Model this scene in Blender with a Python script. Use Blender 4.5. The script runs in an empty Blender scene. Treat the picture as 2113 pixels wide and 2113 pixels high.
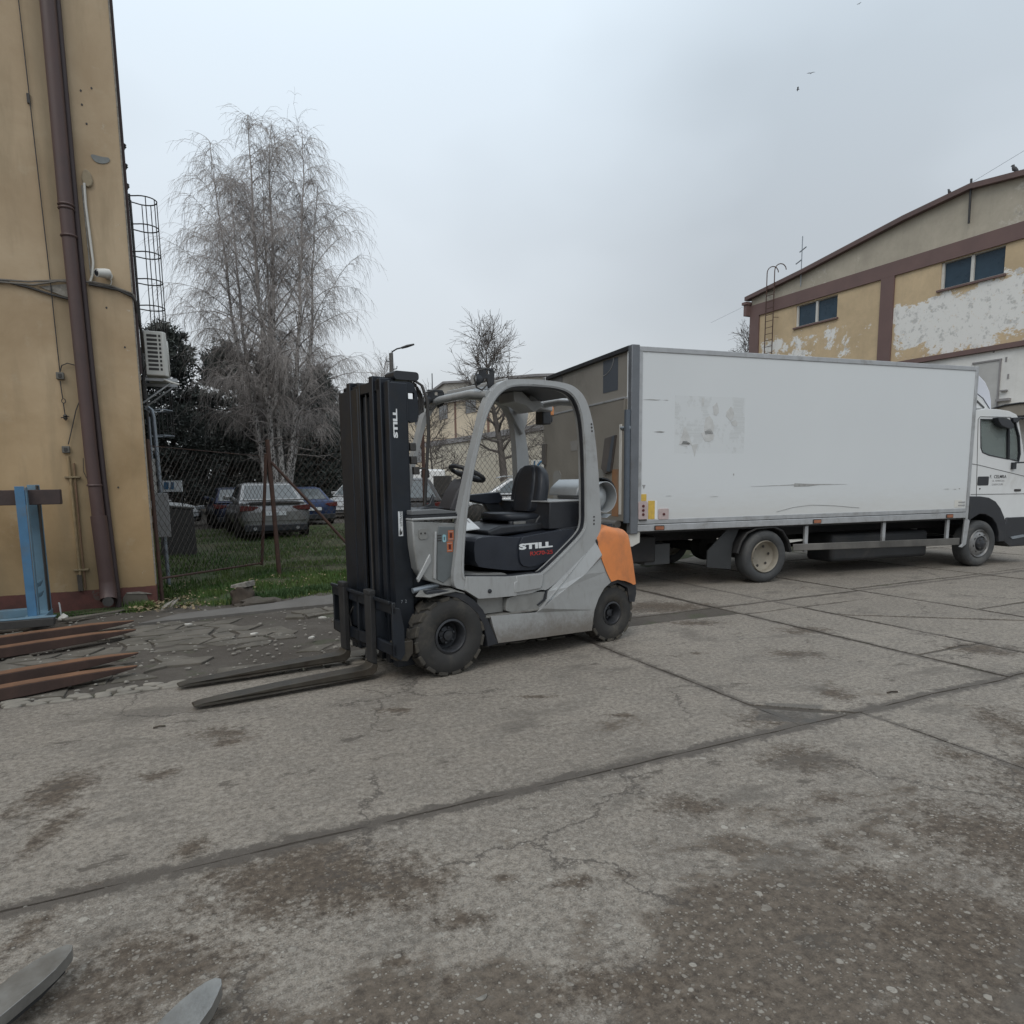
import bpy, bmesh, math, random
from math import sin, cos, pi, radians, sqrt, atan2, hypot
from mathutils import Vector, Matrix, noise as mn
from mathutils.geometry import tessellate_polygon
random.seed(7)
S = bpy.context.scene
COL = S.collection
# ------------------------------------------------------------------ camera
# world frame: X along the yard wall, Y away from the wall corner, Z up, metres
def make_camera():
    yaw, pit, rol = radians(25.536), radians(7.473), radians(0.683)
    F = Vector((sin(yaw)*cos(pit), cos(yaw)*cos(pit), -sin(pit)))
    R0 = Vector((cos(yaw), -sin(yaw), 0))
    U0 = R0.cross(F)
    R = R0*cos(rol) - U0*sin(rol)
    U = R0*sin(rol) + U0*cos(rol)
    cd = bpy.data.cameras.new('camera'); c = bpy.data.objects.new('camera', cd); COL.objects.link(c)
    m = Matrix((R, U, -F)).transposed().to_4x4()
    m.translation = Vector((0.431, -9.741, 1.55))
    c.matrix_world = m
    cd.sensor_width = 36; cd.sensor_fit = 'HORIZONTAL'
    cd.lens = 36*1392.6/2113
    cd.shift_y = (1170.4-1056.5)/2113
    cd.clip_end = 900; cd.clip_start = 0.05
    S.camera = c
make_camera()
S.render.resolution_x = 1024; S.render.resolution_y = 1024
S.render.engine = 'CYCLES'
S.view_settings.view_transform = 'Standard'; S.view_settings.look = 'None'
S.view_settings.exposure = 0.0; S.view_settings.gamma = 1
S.view_settings.use_curve_mapping = False
# ------------------------------------------------------------------ sky and sun (overcast)
SUN_EL, SUN_AZ = radians(50), radians(222)
W = bpy.data.worlds.new('World'); S.world = W; W.use_nodes = True
nt = W.node_tree; N = nt.nodes; L = nt.links; N.clear()
out = N.new('ShaderNodeOutputWorld'); bg = N.new('ShaderNodeBackground'); L.new(bg.outputs[0], out.inputs[0])
bg.inputs[1].default_value = 0.1
sky = N.new('ShaderNodeTexSky'); sky.sky_type = 'NISHITA'; sky.sun_disc = False
sky.sun_elevation = SUN_EL; sky.sun_rotation = SUN_AZ; sky.dust_density = 3; sky.air_density = 1.2
tc = N.new('ShaderNodeTexCoord'); sep = N.new('ShaderNodeSeparateXYZ'); L.new(tc.outputs['Generated'], sep.inputs[0])
cr = N.new('ShaderNodeValToRGB'); L.new(sep.outputs['Z'], cr.inputs[0])
e = cr.color_ramp.elements
e[0].position = 0.0; e[0].color = (0.55, 0.58, 0.605, 1)
e[1].position = 1.0; e[1].color = (1.12, 1.20, 1.27, 1)
for p, c in ((0.10, (0.585, 0.615, 0.64, 1)), (0.30, (0.645, 0.70, 0.75, 1)), (0.48, (0.71, 0.80, 0.88, 1)), (0.70, (0.84, 0.96, 1.06, 1))):
    q = e.new(p); q.color = c
mpn = N.new('ShaderNodeMapping'); mpn.inputs['Scale'].default_value = (1, 1, 1.9); mpn.inputs['Location'].default_value = (0.35, 0.1, 0.2)
L.new(tc.outputs['Generated'], mpn.inputs[0])
cn = N.new('ShaderNodeTexNoise'); cn.inputs['Scale'].default_value = 1.35; cn.inputs['Detail'].default_value = 4; cn.inputs['Roughness'].default_value = 0.42
L.new(mpn.outputs[0], cn.inputs['Vector'])
cm = N.new('ShaderNodeMapRange'); cm.inputs['From Min'].default_value = 0.36; cm.inputs['From Max'].default_value = 0.62
cm.inputs['To Min'].default_value = 8.9; cm.inputs['To Max'].default_value = 12.1
L.new(cn.outputs[0], cm.inputs[0])
vm = N.new('ShaderNodeVectorMath'); vm.operation = 'SCALE'; L.new(cr.outputs[0], vm.inputs[0]); # a broad darker cloud bank low in the middle right of the view
dn = N.new('ShaderNodeVectorMath'); dn.operation = 'DISTANCE'; dn.inputs[1].default_value = (0.60, 0.72, 0.36)
wn_ = N.new('ShaderNodeVectorMath'); wn_.operation = 'MULTIPLY_ADD'; wn_.inputs[1].default_value = (.5, .5, .5); L.new(cn.outputs['Color'], wn_.inputs[0]); L.new(tc.outputs['Generated'], wn_.inputs[2])
sb = N.new('ShaderNodeVectorMath'); sb.operation = 'SUBTRACT'; sb.inputs[1].default_value = (.25, .25, .25); L.new(wn_.outputs[0], sb.inputs[0]); L.new(sb.outputs[0], dn.inputs[0])
dr = N.new('ShaderNodeMapRange'); dr.interpolation_type = 'SMOOTHSTEP'; dr.inputs['From Min'].default_value = .05; dr.inputs['From Max'].default_value = .42; dr.inputs['To Min'].default_value = .95; dr.inputs['To Max'].default_value = 1.0
L.new(dn.outputs['Value'], dr.inputs[0]); cmm = N.new('ShaderNodeMath'); cmm.operation = 'MULTIPLY'; L.new(cm.outputs[0], cmm.inputs[0]); L.new(dr.outputs[0], cmm.inputs[1])
L.new(cmm.outputs[0], vm.inputs['Scale'])
mx = N.new('ShaderNodeMix'); mx.data_type = 'RGBA'; mx.inputs[0].default_value = 0.9
L.new(sky.outputs[0], mx.inputs[6]); L.new(vm.outputs[0], mx.inputs[7]); L.new(mx.outputs[2], bg.inputs[0])
sd = bpy.data.lights.new('sun', 'SUN'); so = bpy.data.objects.new('sun', sd); COL.objects.link(so)
sd.energy = 0.9; sd.angle = radians(35); sd.color = (1, 0.93, 0.84)
# nishita: rotation 0 = +Y, clockwise
sdir = Vector((sin(SUN_AZ)*cos(SUN_EL), cos(SUN_AZ)*cos(SUN_EL), sin(SUN_EL)))
so.rotation_euler = sdir.to_track_quat('Z', 'Y').to_euler()

# ------------------------------------------------------------------ material helpers
class NB:
    def __init__(s, name):
        s.m = bpy.data.materials.new(name); s.m.use_nodes = True
        s.t = s.m.node_tree; s.t.nodes.clear()
        s.o = s.n('ShaderNodeOutputMaterial'); s.b = s.n('ShaderNodeBsdfPrincipled'); s.t.links.new(s.b.outputs[0], s.o.inputs[0])
    def n(s, t): return s.t.nodes.new(t)
    def l(s, a, b): s.t.links.new(a, b)
    def pos(s, mode='Position', scale=None, loc=None):
        if mode == 'Position': g = s.n('ShaderNodeNewGeometry'); o = g.outputs['Position']
        else: g = s.n('ShaderNodeTexCoord'); o = g.outputs['Object']
        if scale or loc:
            m = s.n('ShaderNodeMapping'); s.l(o, m.inputs[0])
            if scale: m.inputs['Scale'].default_value = scale
            if loc: m.inputs['Location'].default_value = loc
            o = m.outputs[0]
        return o
    def noise(s, v, sc, det=4, rough=.55, dist=0):
        n = s.n('ShaderNodeTexNoise'); n.inputs['Scale'].default_value = sc; n.inputs['Detail'].default_value = det
        n.inputs['Roughness'].default_value = rough; n.inputs['Distortion'].default_value = dist; s.l(v, n.inputs['Vector']); return n.outputs[0]
    def vor(s, v, sc, feat='F1', rnd=1):
        n = s.n('ShaderNodeTexVoronoi'); n.feature = feat; n.inputs['Scale'].default_value = sc; n.inputs['Randomness'].default_value = rnd
        s.l(v, n.inputs['Vector']); return n
    def mr(s, v, a, b, c=0., d=1., smooth=False):
        n = s.n('ShaderNodeMapRange'); n.inputs['From Min'].default_value = a; n.inputs['From Max'].default_value = b
        n.inputs['To Min'].default_value = c; n.inputs['To Max'].default_value = d
        if smooth: n.interpolation_type = 'SMOOTHSTEP'
        s.l(v, n.inputs[0]); return n.outputs[0]
    def math(s, op, a, b=None, clamp=False):
        n = s.n('ShaderNodeMath'); n.operation = op; n.use_clamp = clamp
        for i, x in enumerate((a, b)):
            if x is None: continue
            if isinstance(x, (int, float)): n.inputs[i].default_value = x
            else: s.l(x, n.inputs[i])
        return n.outputs[0]
    def mix(s, f, a, b, mode='MIX'):
        n = s.n('ShaderNodeMix'); n.data_type = 'RGBA'; n.blend_type = mode
        for i, x in ((0, f), (6, a), (7, b)):
            if isinstance(x, (int, float)): n.inputs[i].default_value = x
            elif isinstance(x, tuple): n.inputs[i].default_value = (*x, 1)
            else: s.l(x, n.inputs[i])
        return n.outputs[2]
    def bump(s, h, strength=.3, dist=.01, chain=None):
        n = s.n('ShaderNodeBump'); n.inputs['Strength'].default_value = strength; n.inputs['Distance'].default_value = dist
        s.l(h, n.inputs['Height'])
        if chain is not None: s.l(chain, n.inputs['Normal'])
        return n.outputs[0]
    def fin(s, col=None, rough=None, metal=None, nrm=None, spec=None):
        for k, x in (('Base Color', col), ('Roughness', rough), ('Metallic', metal), ('Normal', nrm), ('Specular IOR Level', spec)):
            if x is None: continue
            if isinstance(x, (int, float)): s.b.inputs[k].default_value = x
            elif isinstance(x, tuple): s.b.inputs[k].default_value = (*x, 1)
            else: s.l(x, s.b.inputs[k])
        return s.m
    def sepx(s, v):
        n = s.n('ShaderNodeSeparateXYZ'); s.l(v, n.inputs[0]); return n.outputs

def mul(c, k): return tuple(min(1, x*k) for x in c)
def surf(name, col, rough=.5, metal=0., var=.15, scale=6, dirt=None, dirtamt=.3, bump=.1, bscale=60, obj=True, spec=None):
    """worn surface: base colour with blotches, dirt and fine relief"""
    b = NB(name); p = b.pos('Object' if obj else 'Position')
    n1 = b.noise(p, scale, 6, .6)
    c = b.mix(b.mr(n1, .3, .7), mul(col, 1-var), mul(col, 1+var))
    if dirt:
        n2 = b.noise(p, scale*.45, 8, .68, .4)
        f = b.mr(n2, .62-dirtamt*.35, .78, 0, .85, True)
        c = b.mix(f, c, dirt)
    n3 = b.noise(p, bscale, 3, .6)
    r = b.mr(n1, .3, .7, max(.02, rough-.08), min(1, rough+.1))
    return b.fin(c, r, metal, b.bump(n3, bump, .004) if bump else None, spec)

M = {}
def silver_paint():
    b = NB('silver_paint'); p = b.pos('Object'); x, y, z = b.sepx(p)
    n1 = b.noise(p, 3, 6, .6); n2 = b.noise(p, 1.5, 9, .7, .4); n3 = b.noise(b.pos('Object', (9, 9, 1.6)), 3, 6, .65); n4 = b.noise(p, 16, 9, .8)
    c = b.mix(b.mr(n1, .3, .7), (.35, .355, .355), (.40, .41, .41))
    c = b.mix(b.mr(n2, .50, .72, 0, .55, True), c, (.20, .185, .165))
    c = b.mix(b.mr(n3, .55, .75, 0, .35), c, (.19, .175, .15))
    low = b.mr(b.math('ADD', z, b.math('MULTIPLY', b.math('SUBTRACT', n4, .5), .35)), .16, .42, .75, 0, True)
    c = b.mix(low, c, (.13, .105, .08))
    c = b.mix(b.mr(n4, .66, .70, 0, .8), c, (.09, .08, .07))
    sc_ = b.noise(b.pos('Object', (1.5, 1, 30)), 3, 6, .75)
    c = b.mix(b.mr(sc_, .68, .72, 0, .5), c, (.14, .13, .12))
    return b.fin(c, b.mr(n2, .4, .7, .33, .6), .22, b.bump(b.noise(p, 40, 3, .6), .03, .004))
M['silver'] = silver_paint()
M['silver_dull'] = surf('silver_paint_scuffed', (.24, .24, .23), .5, .2, .12, 6, (.1, .09, .08), .6, .1)
M['orange'] = surf('orange_paint', (.68, .23, .07), .5, 0, .10, 4, (.34, .14, .07), .4, .04)
M['black_plastic'] = surf('black_plastic', (.021, .023, .028), .42, 0, .2, 9, (.06, .055, .05), .2, .1)
M['navy_plastic'] = surf('blue_black_plastic', (.019, .023, .033), .38, 0, .15, 5, (.05, .05, .052), .2, .08)
M['seat_vinyl'] = surf('seat_vinyl', (.02, .023, .03), .42, 0, .15, 9, None, 0, .12, 90)
M['mast_steel'] = surf('mast_steel', (.016, .02, .027), .42, .3, .25, 5, (.03, .028, .024), .35, .1)
M['fork_steel'] = surf('dirty_fork_steel', (.055, .048, .038), .5, .3, .35, 8, (.045, .03, .02), .5, .25)
M['rubber'] = surf('tyre_rubber', (.028, .027, .026), .8, 0, .25, 10, (.085, .075, .06), .4, .3)
M['rubber_tread'] = surf('tyre_tread_rubber', (.05, .045, .038), .85, 0, .25, 14, (.11, .095, .07), .5, .3)
M['rim_dark'] = surf('dark_rim', (.035, .037, .042), .5, .3, .2, 9, (.08, .075, .065), .4, .1)
M['glass_dark'] = surf('dark_glass', (.02, .024, .028), .06, 0, .1, 3, None, 0, 0, spec=.8)
M['white_print'] = surf('white_print', (.72, .74, .75), .5, 0, .03, 8, None, 0, 0)
M['red_print'] = surf('faded_red_print', (.38, .035, .03), .5, 0, .1, 18, (.12, .02, .02), .4, 0)
M['black_print'] = surf('black_print', (.05, .05, .052), .5, 0, .05, 8, None, 0, 0)
M['grey_print'] = surf('faded_grey_print', (.3, .3, .3), .5, 0, .05, 8, None, 0, 0)
M['aluminium'] = surf('aluminium', (.40, .41, .42), .45, .4, .12, 8, (.2, .19, .17), .4, .05)
M['galv'] = surf('galvanised_steel', (.27, .30, .33), .45, .5, .15, 9, (.17, .16, .15), .3, .08)
M['dark_metal'] = surf('dark_painted_metal', (.03, .031, .034), .5, .2, .2, 8, (.06, .05, .04), .35, .1)
M['chassis'] = surf('dirty_chassis', (.022, .022, .023), .7, .1, .25, 5, (.05, .045, .04), .5, .2)
M['truck_white'] = surf('white_paint', (.66, .67, .67), .35, 0, .04, 2, (.45, .44, .41), .2, .02)
M['rust_post'] = surf('rusty_brown_post', (.07, .04, .032), .75, .1, .3, 14, (.12, .055, .03), .5, .3)
M['blue_paint'] = surf('blue_paint', (.06, .16, .28), .55, 0, .15, 6, (.13, .13, .12), .5, .1)
M['blue_paint_pale'] = surf('pale_blue_paint', (.13, .23, .31), .5, 0, .12, 5, (.14, .13, .11), .45, .08)
M['maroon_timber'] = surf('dark_brown_beam', (.05, .034, .032), .7, 0, .2, 6, (.09, .06, .05), .4, .2)
M['pipe_brown'] = surf('brown_downpipe', (.078, .047, .043), .5, .0, .12, 2.5, (.05, .038, .036), .4, .06)
M['off_white'] = surf('off_white_plastic', (.58, .57, .53), .5, 0, .06, 5, (.4, .38, .33), .3, .04)
M['cable'] = surf('cable_grey', (.15, .135, .115), .6, 0, .2, 20, None, 0, 0)
M['cable_dark'] = surf('cable_dark', (.04, .037, .035), .6, 0, .2, 20, None, 0, 0)
M['wire'] = surf('fence_wire', (.06, .05, .043), .6, .5, .3, 20, None, 0, 0)
M['amber'] = surf('amber_lens', (.55, .2, .05), .3, 0, .1, 20, None, 0, 0)
M['marker'] = surf('dirty_amber_marker', (.32, .12, .06), .4, 0, .2, 20, (.2, .14, .1), .4, 0)
M['red_lens'] = surf('red_lens', (.11, .018, .016), .25, 0, .1, 10, None, 0, 0)
M['yellow_plate'] = surf('yellow_reflector', (.60, .40, .07), .5, 0, .1, 20, (.45, .33, .12), .4, 0)
M['pink_plate'] = surf('faded_pink_sign', (.46, .37, .36), .5, 0, .08, 20, (.36, .3, .28), .4, 0)
M['dark_red'] = surf('dark_red_spot', (.08, .012, .012), .5, 0, .1, 20, None, 0, 0)
M['truck_tail'] = surf('tail_lift_grey', (.24, .22, .19), .5, .1, .08, 1.5, (.13, .12, .105), .4, .04)
M['truck_tail_up'] = surf('tail_shutter_grey', (.27, .25, .22), .5, .1, .06, 2, (.16, .15, .13), .3, .03)
M['slate'] = surf('slate_sticker', (.075, .085, .10), .5, 0, .06, 3, None, 0, 0)
M['sticker_orange'] = surf('orange_warning_sticker', (.45, .13, .05), .5, 0, .1, 20, None, 0, 0)
M['cyan_print'] = surf('cyan_print', (.25, .45, .5), .5, 0, .1, 20, None, 0, 0)
M['lpg_grey'] = surf('gas_bottle_grey', (.42, .44, .45), .4, .3, .08, 6, (.25, .24, .22), .35, .05)
M['window_blue'] = surf('hall_window_glass', (.035, .06, .085), .3, 0, .2, 2, None, 0, 0, spec=.25)
M['roof_brown'] = surf('brown_fascia', (.13, .085, .078), .7, 0, .15, 2, (.09, .07, .065), .4, .1)
M['wood_dark'] = surf('rotten_wood', (.055, .042, .032), .9, 0, .35, 9, (.09, .08, .06), .5, .6, 25)
M['stone_pale'] = surf('pale_stone', (.22, .205, .18), .8, 0, .4, 25, (.11, .10, .08), .5, .3, obj=False)
M['litter'] = surf('pale_litter', (.55, .53, .49), .7, 0, .15, 7, None, 0, 0)
M['leafdry'] = surf('dry_leaves', (.22, .17, .10), .8, 0, .4, 40, None, 0, 0, obj=False)
M['bird'] = surf('bird_grey', (.06, .06, .065), .8, 0, .1, 20, None, 0, 0)

def birch_mat():
    b = NB('birch_bark'); p = b.pos('Position')
    n = b.noise(b.pos('Position', (5, 5, 2.2)), 3, 6, .7, .5); z = b.sepx(p)[2]
    f = b.mr(n, .49, .54)
    c = b.mix(f, (.48, .46, .44), (.05, .045, .042))
    return b.fin(c, .8)
M['birch'] = birch_mat()
M['birch_twig'] = surf('birch_twigs', (.30, .275, .26), .9, 0, .2, 1, None, 0, 0, obj=False)
M['tree_bark'] = surf('grey_brown_bark', (.13, .115, .105), .9, 0, .25, 5, None, 0, .3, 20, obj=False)
M['pine_bark'] = surf('pine_bark', (.05, .038, .03), .9, 0, .3, 4, None, 0, .3, 20, obj=False)
def leafmat(name, a, bcol, sc=1.3):
    b = NB(name); p = b.pos('Position'); n = b.noise(p, sc, 5, .6)
    return b.fin(b.mix(b.mr(n, .35, .65), a, bcol), .7)
M['needles'] = leafmat('pine_needles', (.055, .064, .062), (.10, .115, .10))  # needle colour lightened to carry the distance haze
M['hedge'] = leafmat('dark_undergrowth', (.055, .053, .05), (.085, .08, .072))
M['grass'] = leafmat('grass_blades', (.034, .088, .015), (.10, .14, .032), 1.6)
M['weed'] = leafmat('green_weeds', (.028, .065, .015), (.05, .095, .028), 4)

def plaster(name, col, stain, peel=None, peelamt=0, peel_region=None, drip=True):
    b = NB(name); p = b.pos('Position'); xyz = b.sepx(p)
    n1 = b.noise(p, .9, 6, .6, .3); n2 = b.noise(p, 7, 8, .7)
    c = b.mix(b.mr(n1, .32, .68), mul(col, .88), mul(col, 1.1))
    c = b.mix(b.mr(n2, .45, .75, 0, .3), c, stain)
    if drip:
        ns = b.noise(b.pos('Position', (3.0, 3.0, .22)), 1.6, 5, .6)
        c = b.mix(b.mr(ns, .55, .8, 0, .4), c, stain)
    if peel:
        n3 = b.noise(b.pos('Position', (1, .8, 1.1)), .55, 12, .78, .2)
        if peel_region is not None: n3 = b.math('ADD', n3, peel_region(b, xyz, n1))
        f = b.mr(n3, .55-peelamt*.2, .565-peelamt*.2)
        c = b.mix(f, c, peel)
        n4 = b.noise(p, 3.2, 8, .75)
        c = b.mix(b.math('MULTIPLY', f, b.mr(n4, .53, .6, 0, .75)), c, mul(peel, .58))
        n6 = b.noise(p, 5.5, 9, .8)
        c = b.mix(b.math('MULTIPLY', f, b.mr(n6, .60, .64, 0, .8)), c, col)
    fine = b.noise(p, 90, 3, .6)
    h = b.math('ADD', b.math('MULTIPLY', fine, .6), b.math('MULTIPLY', n2, .8))
    return b.fin(c, .9, 0, b.bump(h, .35, .012))
M['wall_yellow'] = None
def left_wall_mat():
    b = NB('yellow_render'); p = b.pos('Position'); x, y, z = b.sepx(p)
    n1 = b.noise(p, .8, 6, .6, .3); n2 = b.noise(p, 6, 9, .72)
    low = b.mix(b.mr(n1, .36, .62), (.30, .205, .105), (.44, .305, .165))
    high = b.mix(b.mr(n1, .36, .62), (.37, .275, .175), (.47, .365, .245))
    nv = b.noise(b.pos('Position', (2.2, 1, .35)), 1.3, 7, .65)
    zf = b.mr(b.math('ADD', z, b.math('MULTIPLY', n1, 2.)), 1.5, 5.5, 0, 1, True)  # render darkens downwards: dirt plus exposure falloff painted into the colour
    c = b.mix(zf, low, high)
    c = b.mix(b.mr(nv, .50, .72, 0, .5), c, (.22, .175, .11))
    c = b.mix(b.mr(b.noise(p, 2.6, 9, .72), .56, .66, 0, .35), c, (.46, .38, .27))
    # grime beside the downpipe and conduit, washed down the render
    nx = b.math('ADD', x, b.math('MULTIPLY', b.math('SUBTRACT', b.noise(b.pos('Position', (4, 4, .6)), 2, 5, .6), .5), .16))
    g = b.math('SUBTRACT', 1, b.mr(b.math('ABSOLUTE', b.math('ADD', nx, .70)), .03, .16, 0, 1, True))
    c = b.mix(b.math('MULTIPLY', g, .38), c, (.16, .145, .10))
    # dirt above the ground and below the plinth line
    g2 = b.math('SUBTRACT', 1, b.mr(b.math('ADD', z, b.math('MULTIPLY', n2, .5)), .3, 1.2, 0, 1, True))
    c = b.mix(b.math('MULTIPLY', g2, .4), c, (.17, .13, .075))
    # small scuffs near the corner
    n3 = b.noise(p, 5, 10, .8); cor = b.mr(x, -.32, -.02, 0, 1, True)
    f = b.math('MULTIPLY', b.mr(n3, .60, .63), cor)
    c = b.mix(b.math('MULTIPLY', f, .75), c, (.50, .46, .38))
    n4 = b.noise(p, 9, 8, .7)
    c = b.mix(b.mr(n4, .68, .74, 0, .5), c, (.2, .16, .11))
    # painted plinth
    zz = b.math('ADD', z, b.math('MULTIPLY', b.math('SUBTRACT', n2, .5), .03))
    pl = b.math('SUBTRACT', 1, b.mr(zz, .236, .242))
    pc = b.mix(b.mr(n2, .35, .7), (.13, .05, .042), (.07, .035, .03))
    n5 = b.math('MULTIPLY', b.mr(b.noise(p, 4, 8, .7), .62, .66), 1)
    pc = b.mix(n5, pc, (.09, .08, .07))
    c = b.mix(pl, c, pc)
    fine = b.noise(p, 110, 3, .6)
    h = b.math('ADD', b.math('MULTIPLY', fine, .5), b.math('MULTIPLY', n2, .9))
    return b.fin(c, .92, 0, b.bump(h, .3, .01))
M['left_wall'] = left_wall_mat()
M['side_wall'] = surf('brown_side_wall', (.06, .042, .042), .8, 0, .2, 2, None, 0, .2, 30, obj=False)
def hall_region(b, xyz, n1):   # paint has flaked most on the lower wall and towards the near bays
    x, y, z = xyz
    up = b.mr(b.math('ADD', z, b.math('MULTIPLY', n1, 1.0)), 8.0, 8.9, .0, -.28)
    low = b.mr(z, 5.75, 6.35, -.14, 0)
    bay = b.mr(y, 7.7, 8.2, .17, .03)
    return b.math('ADD', b.math('ADD', up, low), bay)
M['hall_yellow'] = plaster('hall_yellow_render', (.56, .43, .27), (.38, .30, .21), (.76, .75, .72), .0, hall_region)
M['hall_gable'] = plaster('hall_gable_render', (.43, .385, .31), (.29, .26, .21), (.52, .48, .41), -.10)
M['hall_white'] = plaster('hall_white_render', (.74, .73, .70), (.6, .58, .54))
M['hall_brown'] = surf('hall_brown_frame', (.155, .10, .092), .8, 0, .12, 1.5, (.17, .12, .11), .3, .1, 20, obj=False)
M['far_cream'] = plaster('far_cream_render', (.66, .56, .42), (.45, .37, .27))
M['far_grey'] = surf('far_grey_fascia', (.26, .25, .25), .7, 0, .1, 1, (.17, .15, .14), .3, .1, 20, obj=False)

# ---- concrete slabs of the yard
def concrete():
    b = NB('yard_concrete'); p = b.pos('Position'); x, y, z = b.sepx(p)
    nb = b.noise(p, .55, 5, .6, .3); nm = b.noise(p, 3.2, 8, .66); nf = b.noise(p, 28, 6, .75); nff = b.noise(p, 170, 2, .5)
    c = b.mix(b.mr(nb, .33, .67), (.190, .162, .132), (.275, .240, .198))
    c = b.mix(b.mr(nm, .42, .60, 0, .6), c, (.155, .134, .112))
    c = b.mix(b.mr(nf, .40, .51, .72, 0), c, (.095, .082, .066))
    ng = b.noise(p, 75, 5, .8)
    c = b.mix(b.mr(ng, .38, .5, .5, 0), c, (.09, .078, .064)); c = b.mix(b.mr(ng, .54, .66, 0, .5), c, (.37, .335, .29))
    c = b.mix(b.mr(nf, .52, .64, 0, .6), c, (.33, .305, .265))
    c = b.mix(b.mr(nff, .5, .72, 0, .5), c, (.32, .305, .28))
    c = b.mix(b.mr(nff, .3, .46, .35, 0), c, (.09, .082, .07))
    # exposed aggregate: rounded pale pebbles of two sizes, stronger on the worn slabs in front
    wear = b.mr(b.math('ADD', y, b.math('MULTIPLY', nb, 2.2)), -6.4, -5.1, 1, .25, True)
    peb = None
    wn = b.n('ShaderNodeTexNoise'); wn.inputs['Scale'].default_value = 45; wn.inputs['Detail'].default_value = 2; b.l(p, wn.inputs['Vector'])
    wv = b.n('ShaderNodeVectorMath'); wv.operation = 'SCALE'; wv.inputs['Scale'].default_value = .012; b.l(wn.outputs['Color'], wv.inputs[0])
    wa = b.n('ShaderNodeVectorMath'); wa.operation = 'ADD'; b.l(p, wa.inputs[0]); b.l(wv.outputs[0], wa.inputs[1]); pd = wa.outputs[0]
    clump = b.noise(p, 2.3, 4, .6)
    for sc, th, keep in ((26, .34, .80), (47, .36, .62), (85, .38, .5)):
        v = b.vor(pd, sc); dist = v.outputs['Distance']; cellc = b.sepx(v.outputs['Color'])
        rr = b.math('MULTIPLY', b.math('POWER', cellc[0], 1.6), th*1.5)
        inside = b.mr(b.math('SUBTRACT', rr, dist), -.02, .07)
        sel = b.math('GREATER_THAN', b.math('ADD', cellc[1], b.math('MULTIPLY', b.math('SUBTRACT', clump, .5), 1.1)), keep)
        inside = b.math('MULTIPLY', b.math('MULTIPLY', inside, sel), wear)
        pc = b.mix(cellc[2], (.17, .15, .125), (.40, .375, .33))
        c = b.mix(b.math('MULTIPLY', inside, .7), c, pc)
        peb = inside if peb is None else b.math('MAXIMUM', peb, inside)
    # trodden brown dirt
    nd = b.noise(b.pos('Position', (.75, 1.25, 1), (1.7, 4.3, 0)), 1.05, 9, .66, .5); nd2 = b.noise(b.pos('Position', None, (31, 7, 0)), 4.5, 8, .72)
    front = b.mr(b.math('ADD', y, b.math('MULTIPLY', nm, .5)), -8.2, -6.7, .055, -.085)
    dsum = b.math('ADD', b.math('ADD', b.math('MULTIPLY', nd, .72), b.math('MULTIPLY', nd2, .28)), front)
    dm = b.mr(b.math('ADD', dsum, b.math('MULTIPLY', b.math('SUBTRACT', nf, .5), .09)), .515, .575, 0, .84, True)
    # stains where dirt has been carried and oil has dripped (x, y, radius across, radius along)
    SP = [(.76,-7.17,.37,.23),(1.08,-7.33,.2,.19),(.24,-7.42,.32,.18),(.08,-7.52,.28,.13),(-.26,-5.79,.15,.26),(-.23,-6.27,.09,.3),(-.17,-7.03,.07,.15),(.52,-5.3,.21,.12),(.56,-5.49,.11,.08),(.35,-6.7,.1,.12),(.2,-5.81,.13,.08),(.02,-6.83,.11,.05),(1.07,-7.93,.09,.08),(.95,-7.76,.06,.05),(1.55,-8.2,.33,.14),(2.67,-8.5,.3,.34),(3.43,-8.14,.3,.28),(2.67,-8.2,.19,.2),(2.1,-7.95,.16,.12),(2.52,-7.39,.24,.14),(3.41,-7.24,.23,.18),(4.17,-7.56,.18,.15),(4.96,-7.4,.17,.3),(2.79,-7.92,.12,.09),(5.12,-5.61,.26,.17),(6.69,-6.26,.28,.23),(3.76,-6.68,.27,.17),(4.51,-6.53,.15,.18),(5.49,-3.32,.61,.3),(5.93,-5.0,.28,.18),(1.68,-7.64,.11,.07),(2.48,-8.68,.17,.16),(1.88,-8.38,.21,.12),(3.26,-7.96,.16,.14),(2.3,-9.2,.6,.4),(.6,-9.0,.9,.5),(4.6,-8.6,.8,.6),(3.6,-9.1,.8,.5),(1.2,-8.9,.5,.3),(-.4,-8.3,.4,.3),(4.4,-7.9,.35,.2),(3.1,-7.6,.2,.07),(1.2,-7.65,.14,.07),(1.45,-7.5,.09,.05),(1.9,-7.7,.08,.05),(6.6,-8,.7,.3),(6.0,-7.4,.3,.2),(5.2,-4.2,.35,.12),(4.4,-5.2,.12,.05),(2.6,-5.6,.2,.06),(1.6,-5.4,.15,.06),(2.9,-6.2,.12,.06)]
    th_ = radians(-25.5); rot = b.n('ShaderNodeVectorRotate'); rot.rotation_type = 'Z_AXIS'; rot.inputs['Angle'].default_value = -th_; b.l(p, rot.inputs['Vector']); md_ = None
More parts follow.
